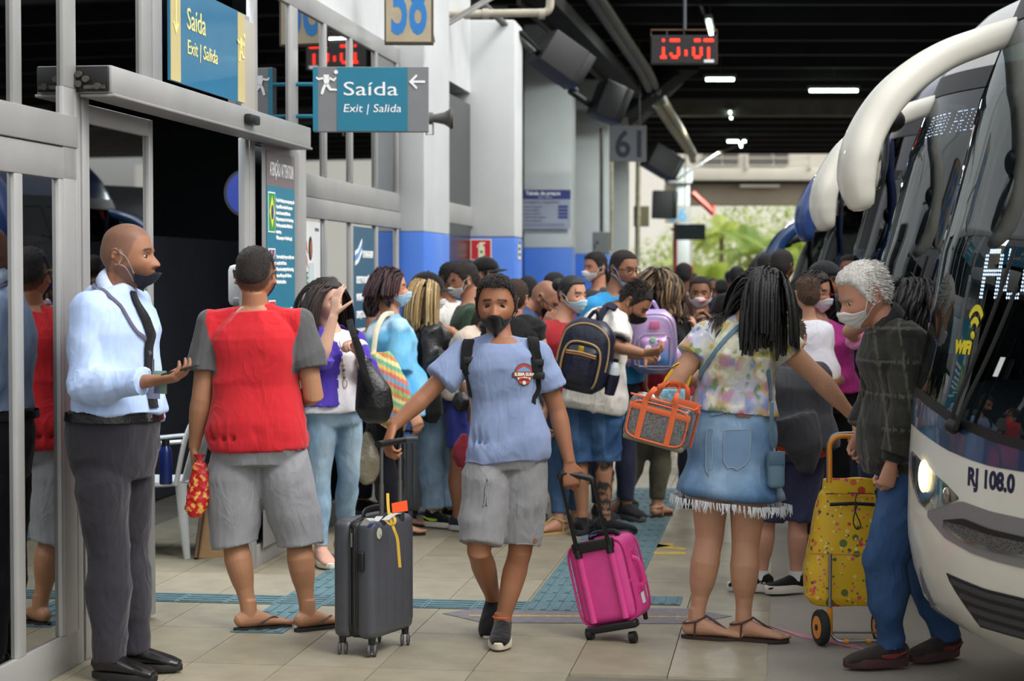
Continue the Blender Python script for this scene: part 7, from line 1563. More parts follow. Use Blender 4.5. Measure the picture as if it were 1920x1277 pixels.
# man in white shirt with navy backpack
wm = Person('man in white shirt bending over a phone with navy backpack and denim shorts', 12.0, (1188, 566), (1140, 582), (1112, 748), yaw=118, hyaw=72, hpitch=42, sw=.15, skin=(166, 120, 92), detail=2, hh=.245, k=1.02, pyaw=150,
    armR=dict(el=(1156, 650, -.24), wr=(1206, 662, -.22), curl=45, dir=(1, 0, .1), pn=(0, .6, .8)), armL=dict(el=(1180, 660, .2), wr=(1210, 668, .1), curl=45), legL=dict(kn=(1088, 850, .02), an=(1092, 978, .02), fy=150), legR=dict(kn=(1136, 850, 0), an=(1134, 978, .0), fy=100))
def tattoo(s, co): return None
wm.body(scalp=((40, 32, 28), .8)); wm.hair((40, 32, 28), .006, .002, .001); wm.tufts((52, 40, 32), 1800, .03, (0, .4, .2), .6, .002, .008, line=.5, wave=.6); wm.mask(BLK)
me = wm.bodyo.data; co = getco(me); a = wm.leg['R']; kn, an = np.array(a['kn']), np.array(a['an']); t = (co - kn) @ (an - kn) / ((an - kn) @ (an - kn)); dl = np.linalg.norm(co - kn - t[:, None] * (an - kn), axis=1); ink = (t > .1) & (t < .95) & (dl < .1) & (np.sin(np.linalg.norm((co - kn) * np.array([1, 1, 1]) - np.array([0, 0, -.14]), axis=1) * 160 + 3 * vnoise(co, 30, 3)) + vnoise(co, 40, 9) > -.1); cc = np.ones((len(co), 4), dtype=np.float32); me.color_attributes['Col'].data.foreach_get('color', cc.ravel()); buf = np.empty(len(co) * 4, dtype=np.float32); me.color_attributes['Col'].data.foreach_get('color', buf); buf = buf.reshape(-1, 4); buf[ink, :3] = lin((58, 54, 54)); me.color_attributes['Col'].data.foreach_set('color', buf.ravel())
wsh = wm.pants(denim((44, 74, 116), (84, 120, 160), sc=8), 'denim_shorts', to=1.12, inf=.026, flare=.016, mat=DENIM, amp=.012, seed=90, top=.2, lm=1.08); wt_ = wm.top(wash((218, 214, 204), (232, 228, 220)), 'white_shirt', sleeve=.72, inf=.024, hem=-.12, flare=.03, sflare=.03, amp=.013, seed=91)
for s_ in 'RL': wm.shoes(s_, (26, 26, 30), (40, 40, 44), name='sneaker')
NAVYL = M('navy_leather', (30, 34, 52), rough=.32, bump=(30, .3), vary=(8, .15)); TAN = M('tan_trim', (168, 138, 94), rough=.5)
fwd = V((-.28, -1, -.05)); up_ = V((.22, 0, 1)); c = P(1098, 666, 11.55)
t, x, up_, fwd = backpack('navy leather backpack with tan piping on the white shirted man', c, fwd, up_, .34, .44, .2, (30, 34, 52), M('navy_leather_c', rough=.32, attr=True, bump=(30, .35)))
def onbag(a, b, o=.0): 
    k = (1 - max(0, abs(b) - .55) ** 2 / .2025 * .45) * (1 - .12 * max(0, b)); e = math.sqrt(max(0, 1 - abs(a) ** 3.0)); return c + up_ * (b * .22) + x * (a * .17 * k) + fwd * (.10 * k * (1 - .12 * b) * e ** .6 + o)
def trim(ps, r_=.006, mt=None, nm='piping', o=.004): mb = MB(); mb.tube([onbag(a, b, o) for a, b in bez([V((p[0], p[1], 0)) for p in ps], 6) for a, b in [(0, 0)]] if False else [onbag(v.x, v.y, o) for v in bez([V((p[0], p[1], 0)) for p in ps], 6)], r_, n=6); child(mb.build(nm, mt or TAN, None), t)
pk = MB(); pk.cur = lin((28, 32, 50)); pk.grid([[onbag(-.62 + 1.24 * i / 12, -.82 + 1.15 * j / 8, .035 * min(1, 4 * min(i / 12, 1 - i / 12)) ** .5 * min(1, 4 * min(j / 8, 1 - j / 8)) ** .5) for i in range(13)] for j in range(9)]); child(pk.build('front_pocket', MATS['navy_leather_c'], None, fixn=False, angle=180), t)
trim([(-.66, -.8), (-.68, 0), (-.5, .33), (0, .4), (.5, .33), (.68, 0), (.66, -.8)], .007, o=.012); trim([(-.9, -.3), (-.88, .5), (-.6, .82), (0, .9), (.6, .82), (.88, .5), (.9, -.3)], .006); trim([(-.55, .1), (0, .13), (.55, .1)], .006, o=.04); trim([(-.55, .04), (0, .07), (.55, .04)], .004, M('zip_orange', (190, 120, 60)), 'zip', o=.04)
child(MB().box(onbag(-.05, .22, .03), (.035, .035, .006), ax=(x, up_, fwd)).build('gold_badge', M('gold_badge', (210, 180, 50), rough=.3, metal=.6), None, bevel=.002), t)
bp = c + x * .19 - up_ * .08 + fwd * .0
if (c + x * .19).x < c.x: bp = c - x * .19 - up_ * .08
pc = MB(); pc.cur = lin((28, 32, 50)); pc.tube([bp - up_ * .12, bp - up_ * .04, bp + up_ * .005], [(.03, .045), (.04, .055), (.04, .055)], n=14, hint=fwd); child(pc.build('side_pocket', MATS['navy_leather_c'], None), t)
wbt = thing('water_bottle', 'clear plastic bottle in the navy backpack\'s side pocket', 'bottle', bp); child(MB().tube([bp - up_ * .06, bp + up_ * .04, bp + up_ * .06, bp + up_ * .08], [.033, .033, .026, .014], n=16).build('bottle_body', M('clear_plastic', (190, 200, 205), rough=.08), None), wbt); child(MB().tube([bp + up_ * .08, bp + up_ * .1], .015, n=12).build('bottle_cap', BLACKP, None), wbt); child(MB().tube([bp - up_ * .0, bp + up_ * .035], .034, n=16).build('bottle_label', M('label_white', (215, 220, 224)), None), wbt)
wm.strap_px([(1120, 618), (1128, 592), (1140, 575), (1158, 566)], .05, (34, 38, 58), wt_, 'backpack_strap', off=.006, thick=.01); wm.strap([P(1150, 640, 11.8), P(1162, 625, 11.75), P(1175, 640, 11.75)], .045, (34, 38, 58), wt_, 'backpack_strap', off=.006, thick=.01)
# curly haired woman with purple backpack
cg = person('woman from behind with curly brown hair and black shirt wearing a purple backpack', 12.9, (1234, 537), 170, (22, 22, 24), (70, 54, 40), SK2, wash((88, 86, 68), (100, 98, 80)), fem=True, hs='curly', L=.26, n=420, col2=(128, 102, 70), k=1.06, fat=1.25, hy=165, arms={'R': dict(el=(1290, 700, .02), wr=(1300, 640, -.05), curl=30, dir=(.2, 0, 1))}, feet={'L': dict(kn=(1200, 840, 0), an=(1166, 946, .1), fy=-120), 'R': dict(kn=(1240, 840, 0), an=(1232, 950, 0), fy=150)}, shoe=((190, 150, 110), (60, 44, 40), 'sandal', 'sandal'), hem=.0)
def nordic(s, co):
    z = co[:, 2]; x = co[:, 0]; r_, w_, b_ = PAL((128, 24, 34), (206, 198, 188), (36, 30, 34)); c = np.tile(r_, (len(co), 1)); zz = (z - z.min()) / (z.max() - z.min()); dia = np.abs(((x * 16) % 1) - .5) + np.abs(((z * 16) % 1) - .5)
    c[zz < .52] = w_; c[(zz < .52) & (dia < .22)] = b_; c[(zz < .3) & (dia > .75)] = r_; c[(zz > .46) & (zz < .50)] = b_; c[(zz < .06)] = r_; return c
mb = MB(); mb.loft([[p + UP * dz for p in cg.ring(f, inf)] for f, inf, dz in ((.34, .03, 0), (.2, .045, 0), (.0, .06, 0), (-.2, .07, 0), (-.2, .08, -.13))]); cg.garment('tied_sweater', mb, nordic, seed=15, amp=.012)
PPL = M('holo_purple', rough=.28, attr=True, metal=.25); c = P(1224, 640, 12.55)
t, x, up_, fwd = backpack('shiny lilac and blue child backpack on the curly haired woman', c, V((.05, -1, 0)), V((0, 0, 1)), .32, .42, .17, (176, 156, 206), PPL)
bo_ = [o for o in t.children if o.name.startswith('bag_body')][0]; co = getco(bo_.data); zz = (co[:, 2] - c.z) / .21; n_2 = vnoise(co, 12, 5); m1 = sm(-zz + .35 * n_2, .2, .75)[:, None]; m2 = sm(n_2, .1, .4)[:, None] * .6; cc = np.array(lin((180, 158, 208))) * (1 - m1) + np.array(lin((112, 150, 208))) * m1; cc = cc * (1 - m2) + np.array(lin((216, 172, 206))) * m2; setcol(bo_.data, cc)
SLV = M('piping_silver', (176, 168, 182), rough=.3, metal=.5)
for ps in ([(-.85, -.7), (-.85, .3), (-.6, .75), (0, .85), (.6, .75), (.85, .3), (.85, -.7), (0, -.86), (-.85, -.7)],): trim_pts = [c + up_ * (v.y * .21) + x * (v.x * .15) + fwd * .088 for v in bez([V((a, b, 0)) for a, b in ps], 6)]; child(MB().tube(trim_pts, .006, n=6).build('piping', SLV, None), t)
for sg in (-1, 1): child(MB().ball(c + x * (.155 * sg) - up_ * .1, (.035, .06, .07), (x, fwd, up_)).build('side_pocket', SLV if False else M('lilac_pocket', (190, 160, 205), rough=.35), None), t)
pk = MB(); pk.cur = lin((196, 150, 200)); pkq = lambda a, b, o: c + up_ * (b * .21) + x * (a * .15) + fwd * (.084 + o)
pk.grid([[pkq(-.66 + 1.32 * i / 10, -.74 + .92 * j / 8, .03 * min(1, 5 * min(i / 10, 1 - i / 10)) ** .5 * min(1, 5 * min(j / 8, 1 - j / 8)) ** .5) for i in range(11)] for j in range(9)]); pf = child(pk.build('front_pocket', PPL, None, fixn=False, angle=180), t); co = getco(pf.data); zz = ((co[:, 2] - c.z) / .21)[:, None]; setcol(pf.data, np.array(lin((196, 156, 206))) * sm(zz, -.6, .1) + np.array(lin((100, 150, 214))) * (1 - sm(zz, -.6, .1)))
child(MB().tube([pkq(a, b, .012) for a, b in ((-.68, -.76), (-.68, .1), (-.45, .24), (.45, .24), (.68, .1), (.68, -.76), (-.68, -.76))], .005, n=6).build('piping', SLV, None), t); child(MB().box(pkq(0, .52, .012), (.07, .004, .05), ax=(x, fwd, up_)).build('pink_patch', M('patch_pink', (205, 110, 150), rough=.4), None, bevel=.008), t)
for a, b, m__ in ((-.3, -.2, (230, 226, 236)), (.25, -.1, (120, 150, 214)), (.1, -.5, (230, 200, 226)), (-.1, .06, (150, 200, 160))): child(MB().ball(pkq(a, b, .034), (.022, .003, .022), (x, fwd, up_), 14, 6).build('printed_dot', M('dot_%d' % m__[0] + '%d' % m__[1], m__, rough=.4), None), t)
# man in red and black jersey
jm = person('man in black and red jersey with white patterned mask facing the camera', 13.6, (1313, 550), -8, (26, 26, 30), (20, 17, 16), (140, 98, 74), (36, 38, 46), mask=(216, 208, 212), hp=4, hs='buzz', arms={'R': dict(el=(1286, 660, -.05), wr=(1298, 622, -.25), curl=25, dir=(.1, -.1, 1)), 'L': dict(el=(1352, 650, -.05), wr=(1340, 615, -.25), curl=25, dir=(-.4, 0, .8))}, k=1.03, bodyyaw=0)
jm.collar((176, 30, 36), r=.074, h=.02, rr=.010, tilt=.4, zoff=-.018)
for sg in (-1, 1): jm.strap([jm.neck - jm.rt * sg * .09 - UP * .02 - jm.fw * -.02, jm.sh('L' if sg > 0 else 'R') + UP * .08], .016, (170, 30, 36), jm.tp, 'red_stripe', off=.003, thick=.002)
MB().tube([jm.H(.0, .135, -.05), jm.H(-.03, .125, -.045), jm.H(-.055, .10, -.035)], .006, n=6).build('mask_print', M('mask_red', (190, 60, 70)), jm.root)
# group beside the coach
hw_ = person('woman with glasses and white mask holding a toddler', 11.2, (1526, 548), 35, (206, 60, 150), (36, 28, 26), SK2, (30, 30, 34), fem=True, hs='long', L=.16, mask=(232, 232, 236), mk='pleat', sleeve=.06, bodyyaw=20, hy=48, hem=.05, neck=(1536, 608), pel=(1545, 745), k=1.0, fat=1.2, hp=8,
    arms={'L': dict(el=(1590, 706, -.05), wr=(1540, 724, -.26), curl=35, dir=(-1, -.1, .1)), 'R': dict(el=(1500, 700, -.1), wr=(1520, 735, -.25), curl=30, dir=(1, 0, 0))})
MB().tube([hw_.H(-.085, -.02, .006), hw_.H(-.075, .06, .006), hw_.H(-.05, .104, .0), hw_.H(0, .118, .0), hw_.H(.05, .104, .0), hw_.H(.085, -.02, .006)], .0026, n=6).build('glasses', MATS['glasses_red'], hw_.root)
tdl = Person('toddler from behind in white shirt carried on the woman\'s arm', 10.85, (1514, 552), (1518, 600), (1524, 700), yaw=172, hyaw=188, hpitch=-4, sw=.105, skin=(200, 152, 126), detail=1, hh=.205, k=.62, fat=1.2, armR=dict(el=(1546, 655, .04), wr=(1540, 690, .1), curl=30, size=.9), armL=dict(el=(1490, 640, .1), wr=(1498, 670, .2), curl=30, size=.9), legR=dict(kn=(1545, 738, .08), an=(1543, 775, .1)), legL=dict(kn=(1505, 735, .12), an=(1503, 775, .15)), cat='person')
tdl.body(scalp=((92, 70, 56), .7)); tdl.hair((98, 76, 60), .005, .003, .001); tdl.tufts((96, 74, 58), 1500, .014, (0, -.3, 0), .4, .0018, .005, col2=(120, 96, 76)); tdl.top(wash((222, 222, 234), (238, 238, 246)), 'white_shirt', sleeve=.5, inf=.014, hem=-.12, flare=.02, amp=.009, seed=33); tdl.pants((44, 46, 62), 'shorts', to=.8, inf=.014, amp=.006)
boy = Person('boy from behind with dark jacket over his shoulders and navy shorts', 9.8, (1482, 636), (1486, 690), (1480, 832), yaw=176, hyaw=160, hpitch=8, sw=.14, skin=(206, 156, 132), detail=1, hh=.225, k=.86, fat=1.22, armL=dict(el=(1450, 770, .08), wr=(1462, 800, .25), curl=40), armR=dict(el=(1525, 770, .08), wr=(1512, 800, .25), curl=40), legL=dict(kn=(1436, 975, .02), an=(1428, 1086, .02), fy=-105, toes=False), legR=dict(kn=(1496, 975, 0), an=(1492, 1090, 0), fy=-70))
boy.body(scalp=((74, 58, 46), .8), lm=1.1); boy.hair((70, 55, 44), .007, .004, .001); boy.tufts((72, 56, 45), 2000, .014, (0, -.3, 0), .4, .0018, .006, col2=(96, 76, 60)); boy.pants((62, 66, 96), 'shorts', to=1.0, inf=.028, flare=.012, amp=.010, seed=44, lm=1.12)
boy.top((226, 84, 36), 'orange_shirt', sleeve=.4, inf=.018, hem=-.14, flare=.03, amp=.008, seed=46)
mb = MB(); boy.torso(mb, -.02, 1.0, .05, 0, .07, wmul=1.05); [boy.shoulder(mb, sd, .035) for sd in 'RL']; [boy.arm_tube(mb, sd, 0, 1.3, .035, flare=.02) for sd in 'RL']; mb.tube([P(1490, 780, 9.62), P(1505, 840, 9.6), P(1512, 872, 9.6), P(1508, 888, 9.6)], [(.12, .05), (.10, .05), (.06, .035), (.045, .03)], n=18, hint=V((0, 1, 0))); boy.garment('dark_jacket', mb, wash((52, 53, 57), (64, 65, 69)), seed=47, amp=.013, fsc=5)
SHW = boy.shoes('R', (20, 20, 22), (214, 210, 200), name='running_shoe', sh=.036, lift=.018); SH2 = boy.shoes('L', (20, 20, 22), (214, 210, 200), name='running_shoe', sh=.036, lift=.018)
for sd in 'RL': A, r_, f_, u_ = boy.foot_frame(sd); sk_ = MB(); sk_.cur = lin((225, 225, 228)); sk_.tube([A - u_ * .02, A + u_ * .03], [.041 * boy.k, .04 * boy.k], n=16); sk_.build('sock', CLOTH, boy.root)
tr2 = boy.surf(SH2); o = text('NIKE', V((0, 0, 0)), V((1, 0, 0)), V((0, 1, 0)), .022, WHITE, None, 'lettering', width=.062, bold=.001, ext=0); putco(o.data, [tuple(h[0] + h[1] * .002) for h in (boy.onpx(tr2, 1419 + a * 480, 1106 - b * 420 - a * 60) for a, b, _ in getco(o.data).tolist())]); child(o, boy.root)
# people farther back by the coaches
person('man with shaved dark head seen from behind among the coaches', 13.4, (1466, 500), 150, (48, 52, 60), (34, 28, 26), SK4, (40, 40, 46), hs='buzz', k=1.05); person('second dark head just left of the shaved one, turned away', 15.5, (1437, 504), 175, (40, 50, 60), (26, 22, 20), SK4, (40, 40, 46), hs='buzz', detail=0, face=False)
person('person in dark cap looking right behind the toddler', 13.0, (1546, 528), 80, (50, 70, 58), (60, 44, 34), SK1, (36, 38, 44), hat=(34, 36, 38), detail=1); person('man standing in the shadow of the coach door', 14.2, (1592, 508), -10, (30, 32, 40), (22, 18, 17), SK3, (30, 30, 34), detail=1, hs='buzz')
person('woman with long black curls and pink shirt behind the elderly man', 9.9, (1712, 566), 95, wash((214, 130, 178), (226, 146, 190)), (18, 15, 17), SK2, (50, 60, 84), fem=True, hs='curly', L=.2, n=420, bodyyaw=10, hy=120, neck=(1668, 612), pel=(1672, 790), arms={'R': dict(el=(1592, 622, -.1), wr=(1636, 600, -.25), curl=30), 'L': dict(el=(1745, 720, .1), wr=(1745, 780, .1), curl=30)}, k=.95)
person('person with black long hair deep between the boy and the elderly man', 12.2, (1577, 585), 150, (60, 40, 70), (16, 14, 16), SK2, (44, 56, 80), fem=True, hs='long', L=.24, n=300, k=.95, hh=.225)
person('girl in blue jeans behind the white shirted man\'s legs', 13.4, (1152, 600), 20, (60, 110, 160), (22, 18, 18), SK2, JN, fem=True, k=.85, hs='buzz', detail=0, face=False); person('person in grey shirt between the handbag and the tie dye tunic', 12.9, (706, 578), 130, (150, 150, 150), (40, 32, 30), SK2, (44, 44, 52), hs='buzz', detail=1)
person('person crouched behind the red shirt and denim jacket', 14.4, (1040, 540), 140, (120, 30, 40), (18, 15, 16), SK3, (40, 44, 60), hs='buzz', detail=0, face=False); person('seated dark haired person against the blue pillar', 15.5, (990, 545), 190, (30, 60, 100), (20, 17, 17), SK3, (40, 44, 60), hs='buzz', detail=0, face=False, k=.9)
# dim far crowd, blurred against the light
rn = random.Random(11); where = ('under the red post', 'below the dark exit sign', 'below the footbridge lamp', 'against the bright palms', 'near the far blue coach', 'beside the far pillar')
FC = [(1160, 24), (1188, 27), (1215, 22), (1248, 30), (1262, 21), (1272, 34), (1287, 26), (1300, 36), (1337, 30), (1352, 24), (1366, 38), (1372, 27), (1390, 33), (1398, 22.5), (1408, 29), (1425, 36), (1440, 25), (1236, 38), (1322, 40), (1136, 26), (1382, 19.5), (1282, 18)]
FL_ = ['farthest left in the far crowd, before the dim pillars', 'in the far crowd under the pale wall conduit', 'in the far crowd right of the curly hair', 'in the far crowd just left of the red post', 'tall and near beside the red post', 'small in the far crowd below the exit sign', 'mid sized below the small exit sign', 'small behind the striped jersey man', 'right of the striped jersey man\'s mask', 'nearer one right of the striped jersey man', 'tiny at the far end below the lamp strip', 'in olive gap below the bright palms', 'small below the tall green palm', 'large and dark beside the floral woman\'s hair', 'below the navy mirror arm', 'tiny beneath the navy mirror arm', 'beside the floral woman\'s crown, nearest the coaches', 'tiny at the far pillar foot', 'tiny between the palms', 'behind the tall man with glasses', 'largest of the far crowd near the floral woman', 'largest below the small exit sign']
for i, (px, d) in enumerate(FC):
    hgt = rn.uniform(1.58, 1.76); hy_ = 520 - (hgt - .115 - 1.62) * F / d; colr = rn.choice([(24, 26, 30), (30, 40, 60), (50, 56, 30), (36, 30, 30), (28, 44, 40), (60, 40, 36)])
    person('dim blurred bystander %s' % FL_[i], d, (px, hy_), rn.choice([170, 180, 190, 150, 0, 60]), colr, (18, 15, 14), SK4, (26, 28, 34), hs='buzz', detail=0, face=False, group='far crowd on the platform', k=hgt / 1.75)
# ================================================================ luggage
def rbox(c, hx, hy, hz, ax, e=.35, n=28, m=9):
    rings = []
    for i in range(m):
        t = -math.pi / 2 + math.pi * i / (m - 1); zz = math.copysign(abs(math.sin(t)) ** e, math.sin(t)); k = abs(math.cos(t)) ** e if 0 < i < m - 1 else .01; k = 0.55 + .45 * k if 0 < i < m - 1 else .5
        rings.append([c + ax[2] * (hz * zz) + ax[0] * (hx * k * math.copysign(abs(math.cos(a)) ** e, math.cos(a))) + ax[1] * (hy * k * math.copysign(abs(math.sin(a)) ** e, math.sin(a))) for a in np.linspace(0, 2 * math.pi, n + 1)[:-1]])
    return rings
def box_(c, sz, ax, mat, name, par, bevel=.03, seg=5, label=None): o = MB().box(c, sz, ax=ax).build(name, mat, None, bevel=bevel, seg=seg, angle=50, label=label); return child(o, par)
def tube_(pts, r_, mat, name, par, n=10, hint=None, label=None): o = MB().tube(pts, r_, n=n, hint=hint).build(name, mat, None, label=label); return child(o, par)
# grey hard case
ca, sa = math.cos(R(26)), math.sin(R(26)); tx_ = V((ca, -sa, 0)); fx_ = V((sa, ca, 0)); C0 = G(700, 1236); CG = M('case_grey', (68, 70, 76), rough=.38, vary=(5, .08), bump=(200, .08)); CGD = M('case_dark', (40, 41, 44), rough=.5)
cs = thing('suitcase', 'scuffed dark grey hard shell cabin case with yellow ribbon and flight tags', 'suitcase', C0 - tx_ * .1 + fx_ * .18); TH, WD_, z0, HT = .205, .37, .075, .51
for k_, (a, b) in enumerate(((-TH, -TH * .56), (-TH * .46, 0))):
    c = C0 + tx_ * ((a + b) / 2) + fx_ * WD_ / 2 + UP * (z0 + HT / 2); box_(c, (b - a + .0, WD_, HT), (tx_, fx_, UP), CG, 'shell', cs, bevel=.036 if k_ else .034)
box_(C0 + tx_ * (-TH * .5) + fx_ * WD_ / 2 + UP * (z0 + HT / 2), (TH * .3, WD_ - .006, HT - .006), (tx_, fx_, UP), BLACKP, 'zip_band', cs, bevel=.03)
for a in (-.55, -.45): pts = [C0 + tx_ * (TH * a) + fx_ * (WD_ / 2 + (WD_ / 2 + .001) * math.copysign(abs(math.cos(t)) ** .3, math.cos(t))) + UP * (z0 + HT / 2 + (HT / 2 + .001) * math.copysign(abs(math.sin(t)) ** .22, math.sin(t))) for t in np.linspace(0, 6.283, 49)]; tube_(pts, .003, CGD, 'zip', cs, n=5)
for k_ in range(5): zz = .06 + .07 * k_; pts = [C0 + fx_ * (zz) + tx_ * .001 + UP * (z0 + .05), C0 + fx_ * zz + tx_ * .001 + UP * (z0 + HT - .06)]; tube_(pts, [(.004, .002)] * 2, CG, 'shell_rib', cs, n=6, hint=tx_)
WHL = M('wheel_grey', (78, 78, 80), rough=.6)
for a, b in ((-TH + .03, .04), (-.03, .04), (-.03, WD_ - .04), (-TH + .03, WD_ - .04)):
    g_ = C0 + tx_ * a + fx_ * b; tube_([g_ + UP * .085, g_ + UP * .05], [.018, .014], BLACKP, 'wheel_fork', cs)
    for q in (-.013, .013): w_ = MB().tube([g_ + UP * .027 + V((q - .006, q * .3, 0)), g_ + UP * .027 + V((q + .006, q * .3, 0))], .027, n=18).build('wheel', WHL, None, bevel=.003); child(w_, cs); child(MB().tube([g_ + UP * .027 + V((q - .008, q * .3, 0)), g_ + UP * .027 + V((q + .008, q * .3, 0))], .014, n=12).build('hub', BLACKP, None), w_)
gz = P(722, 832, 8.2); hz_ = gz.z
for b in (.10, .26): p0 = C0 + tx_ * -.015 + fx_ * b + UP * (z0 + HT - .05); p1 = V((p0.x, p0.y, hz_ - .01)) - tx_ * .0; tube_([p0, p0.lerp(p1, .55)], .0105, M('tube_grey', (108, 108, 106), rough=.35, metal=.7), 'handle_tube', cs); tube_([p0.lerp(p1, .5), p1], .008, MATS['tube_grey'], 'handle_tube', cs); box_(p0 + UP * .045, (.03, .035, .05), (tx_, fx_, UP), CGD, 'handle_socket', cs, bevel=.006)
p0 = C0 + tx_ * -.015 + fx_ * .07; p1 = C0 + tx_ * -.015 + fx_ * .29; tube_([V((p0.x, p0.y, hz_)), V((p1.x, p1.y, hz_))], [(.018, .014)] * 2, BLACKP, 'pull_grip', cs, n=14)
box_(C0 - fx_ * .006 + tx_ * -.055 + UP * (z0 + HT * .66), (.028, .02, .085), (tx_, fx_, UP), BLACKP, 'combination_lock', cs, bevel=.008); tube_([C0 - fx_ * .012 + tx_ * -.1 + UP * (z0 + HT * y) for y in (.78, .82, .86, .9)], [(.006, .004)] * 4, M('zip_pull', (120, 120, 118), rough=.3, metal=.8), 'zip_pull', cs)
tp_ = C0 + fx_ * WD_ / 2 - tx_ * TH * .5 + UP * (z0 + HT); tube_(bez([tp_ - fx_ * .09, tp_ - fx_ * .07 + UP * .03, tp_ + fx_ * .07 + UP * .03, tp_ + fx_ * .09], 5), [(.014, .006)] * 16, BLACKP, 'top_handle', cs, hint=tx_)
DEC = M('old_sticker', (186, 184, 166), rough=.6, vary=(40, .2)); cc = C0 + tx_ * .0015 + fx_ * .05 + UP * (z0 + HT - .055); child(MB().prism([cc + fx_ * .022 * math.cos(t) + UP * .024 * math.sin(t) for t in np.linspace(0, 6.283, 21)[:-1]], tx_ * .001).build('round_sticker', DEC, None, smooth=False), cs)
TAGW = M('tag_white', (222, 224, 226), rough=.4); TAGO = M('tag_orange', (226, 84, 40), rough=.45); TAGY = M('ribbon_yellow', (206, 164, 46), rough=.6); TAGB = M('tag_blue', (50, 70, 140), rough=.4)
def ribbon(pts, w_, mat, name, lab=None):
    q = bez(pts, 6); mb = MB(); mb.grid([[p - V((w_ / 2, 0, 0)), p + V((w_ / 2, 0, 0))] for p in q]); o = mb.build(name, mat, None, solid=.0012, fixn=False, label=lab); return child(o, cs)
ribbon([P(727, 925, 8.05), P(729, 960, 8.02), P(738, 990, 8.0), P(745, 1010, 8.0), P(748, 1040, 8.0), P(750, 1064, 8.0)], .012, TAGY, 'ribbon'); ribbon([P(722, 975, 8.02), P(735, 985, 8.0), P(741, 975, 8.0), P(732, 962, 8.02)], .012, TAGY, 'ribbon')
mb = MB(); mb.prism([P(734, 944, 8.05), P(763, 938, 8.12), P(765, 958, 8.12), P(736, 962, 8.05)], V((0, .002, 0))); child(mb.build('flight_tag', TAGO, None, smooth=False, label='bright orange flight tag'), cs)
ribbon([P(682, 985, 8.05), P(692, 972, 8.0), P(702, 978, 8.0), P(712, 968, 8.0)], .03, TAGW, 'flight_tag', 'crumpled white baggage tag'); ribbon([P(690, 990, 7.98), P(700, 982, 7.96), P(712, 985, 7.96)], .018, TAGB, 'flight_tag', 'small blue luggage tag'); ribbon([P(722, 975, 8.0), P(734, 966, 8.0), P(748, 962, 8.0)], .03, TAGW, 'flight_tag', 'crumpled white baggage tag')
# pink trolley
PK = M('pink_nylon', (214, 66, 142), rough=.6, vary=(14, .08), bump=(400, .15)); PKD = M('pink_trim', (196, 50, 124), rough=.5); tx_ = V((.92, -.38, .0)).normalized(); bx_ = V((.38, .92, 0)).normalized(); ux_ = V((-.22, .05, .97)).normalized(); tx2 = (tx_ - ux_ * tx_.dot(ux_)).normalized(); bx2 = ux_.cross(tx2)
if bx2.y < 0: bx2 = -bx2
C1 = P(1093, 1180, 8.55); tr = thing('trolley_case', 'bright pink soft trolley case pulled on two black wheels', 'suitcase', V((C1.x + .15, C1.y + .05, 0))); W1, D1, H1 = .275, .20, .375
c = C1 + tx2 * W1 / 2 + bx2 * D1 / 2 + ux_ * H1 / 2; q = lambda a, b, h: C1 + tx2 * (a * W1) + bx2 * (b * D1) + ux_ * (h * H1)
box_(c, (W1, D1, H1), (tx2, bx2, ux_), PK, 'case_body', tr, bevel=.045)
for b in (.06, .94): pts = [c + bx2 * ((b - .5) * D1) + tx2 * ((W1 / 2 + .001) * math.copysign(abs(math.cos(t)) ** .42, math.cos(t))) + ux_ * ((H1 / 2 + .001) * math.copysign(abs(math.sin(t)) ** .32, math.sin(t))) for t in np.linspace(0, 6.283, 57)]; tube_(pts, .0055, PKD, 'piping', tr, n=7)
pts = [c + bx2 * (.12 * D1) + tx2 * ((W1 / 2 + .002) * math.copysign(abs(math.cos(t)) ** .42, math.cos(t))) + ux_ * ((H1 / 2 + .002) * math.copysign(abs(math.sin(t)) ** .32, math.sin(t))) for t in np.linspace(0, 6.283, 57)]; tube_(pts, .004, PKD, 'zip', tr, n=5)
for a in (.22, .78): tube_([q(a, -.02, .05), q(a, -.02, .84)], [(.016, .012)] * 2, PK, 'tube_sleeve', tr, n=10, hint=bx2); tube_([q(a, -.04, .84), q(a, -.04, .94)], [.017, .017], BLACKP, 'tube_ferrule', tr)
box_(q(.5, -.02, .96), (W1 * .72, .03, .05), (tx2, bx2, ux_), BLACKP, 'handle_mount', tr, bevel=.01)
h0 = P(1049, 893, 8.42); h1 = P(1112, 903, 8.42)
for a, h_ in ((.22, h0), (.78, h1)): tube_([q(a, -.05, .92), q(a, -.05, .92).lerp(h_, .5)], [(.011, .008)] * 2, BLACKP, 'handle_tube', tr); tube_([q(a, -.05, .92).lerp(h_, .48), h_], [(.0085, .006)] * 2, BLACKP, 'handle_tube', tr)
tube_(bez([h0 - UP * .01, h0 + UP * .012 + XR * .01, h0.lerp(h1, .5) + UP * .016, h1 + UP * .012 - XR * .01, h1 - UP * .01], 4), .0135, BLACKP, 'pull_grip', tr)
box_(q(.5, .03, .0) - ux_ * .012, (W1 * .9, .05, .035), (tx2, bx2, ux_), BLACKP, 'wheel_base', tr, bevel=.01)
for a in (.12, .88):
    g_ = q(a, .02, 0); g_.z = .026; tube_([g_ - tx2 * .014, g_ + tx2 * .014], .026, BLACKP, 'wheel', tr, n=18)
for a in (.85,): tube_([q(a, .95, .02), q(a, .95, -.08)], [(.02, .012), (.014, .01)], BLACKP, 'foot_peg', tr)
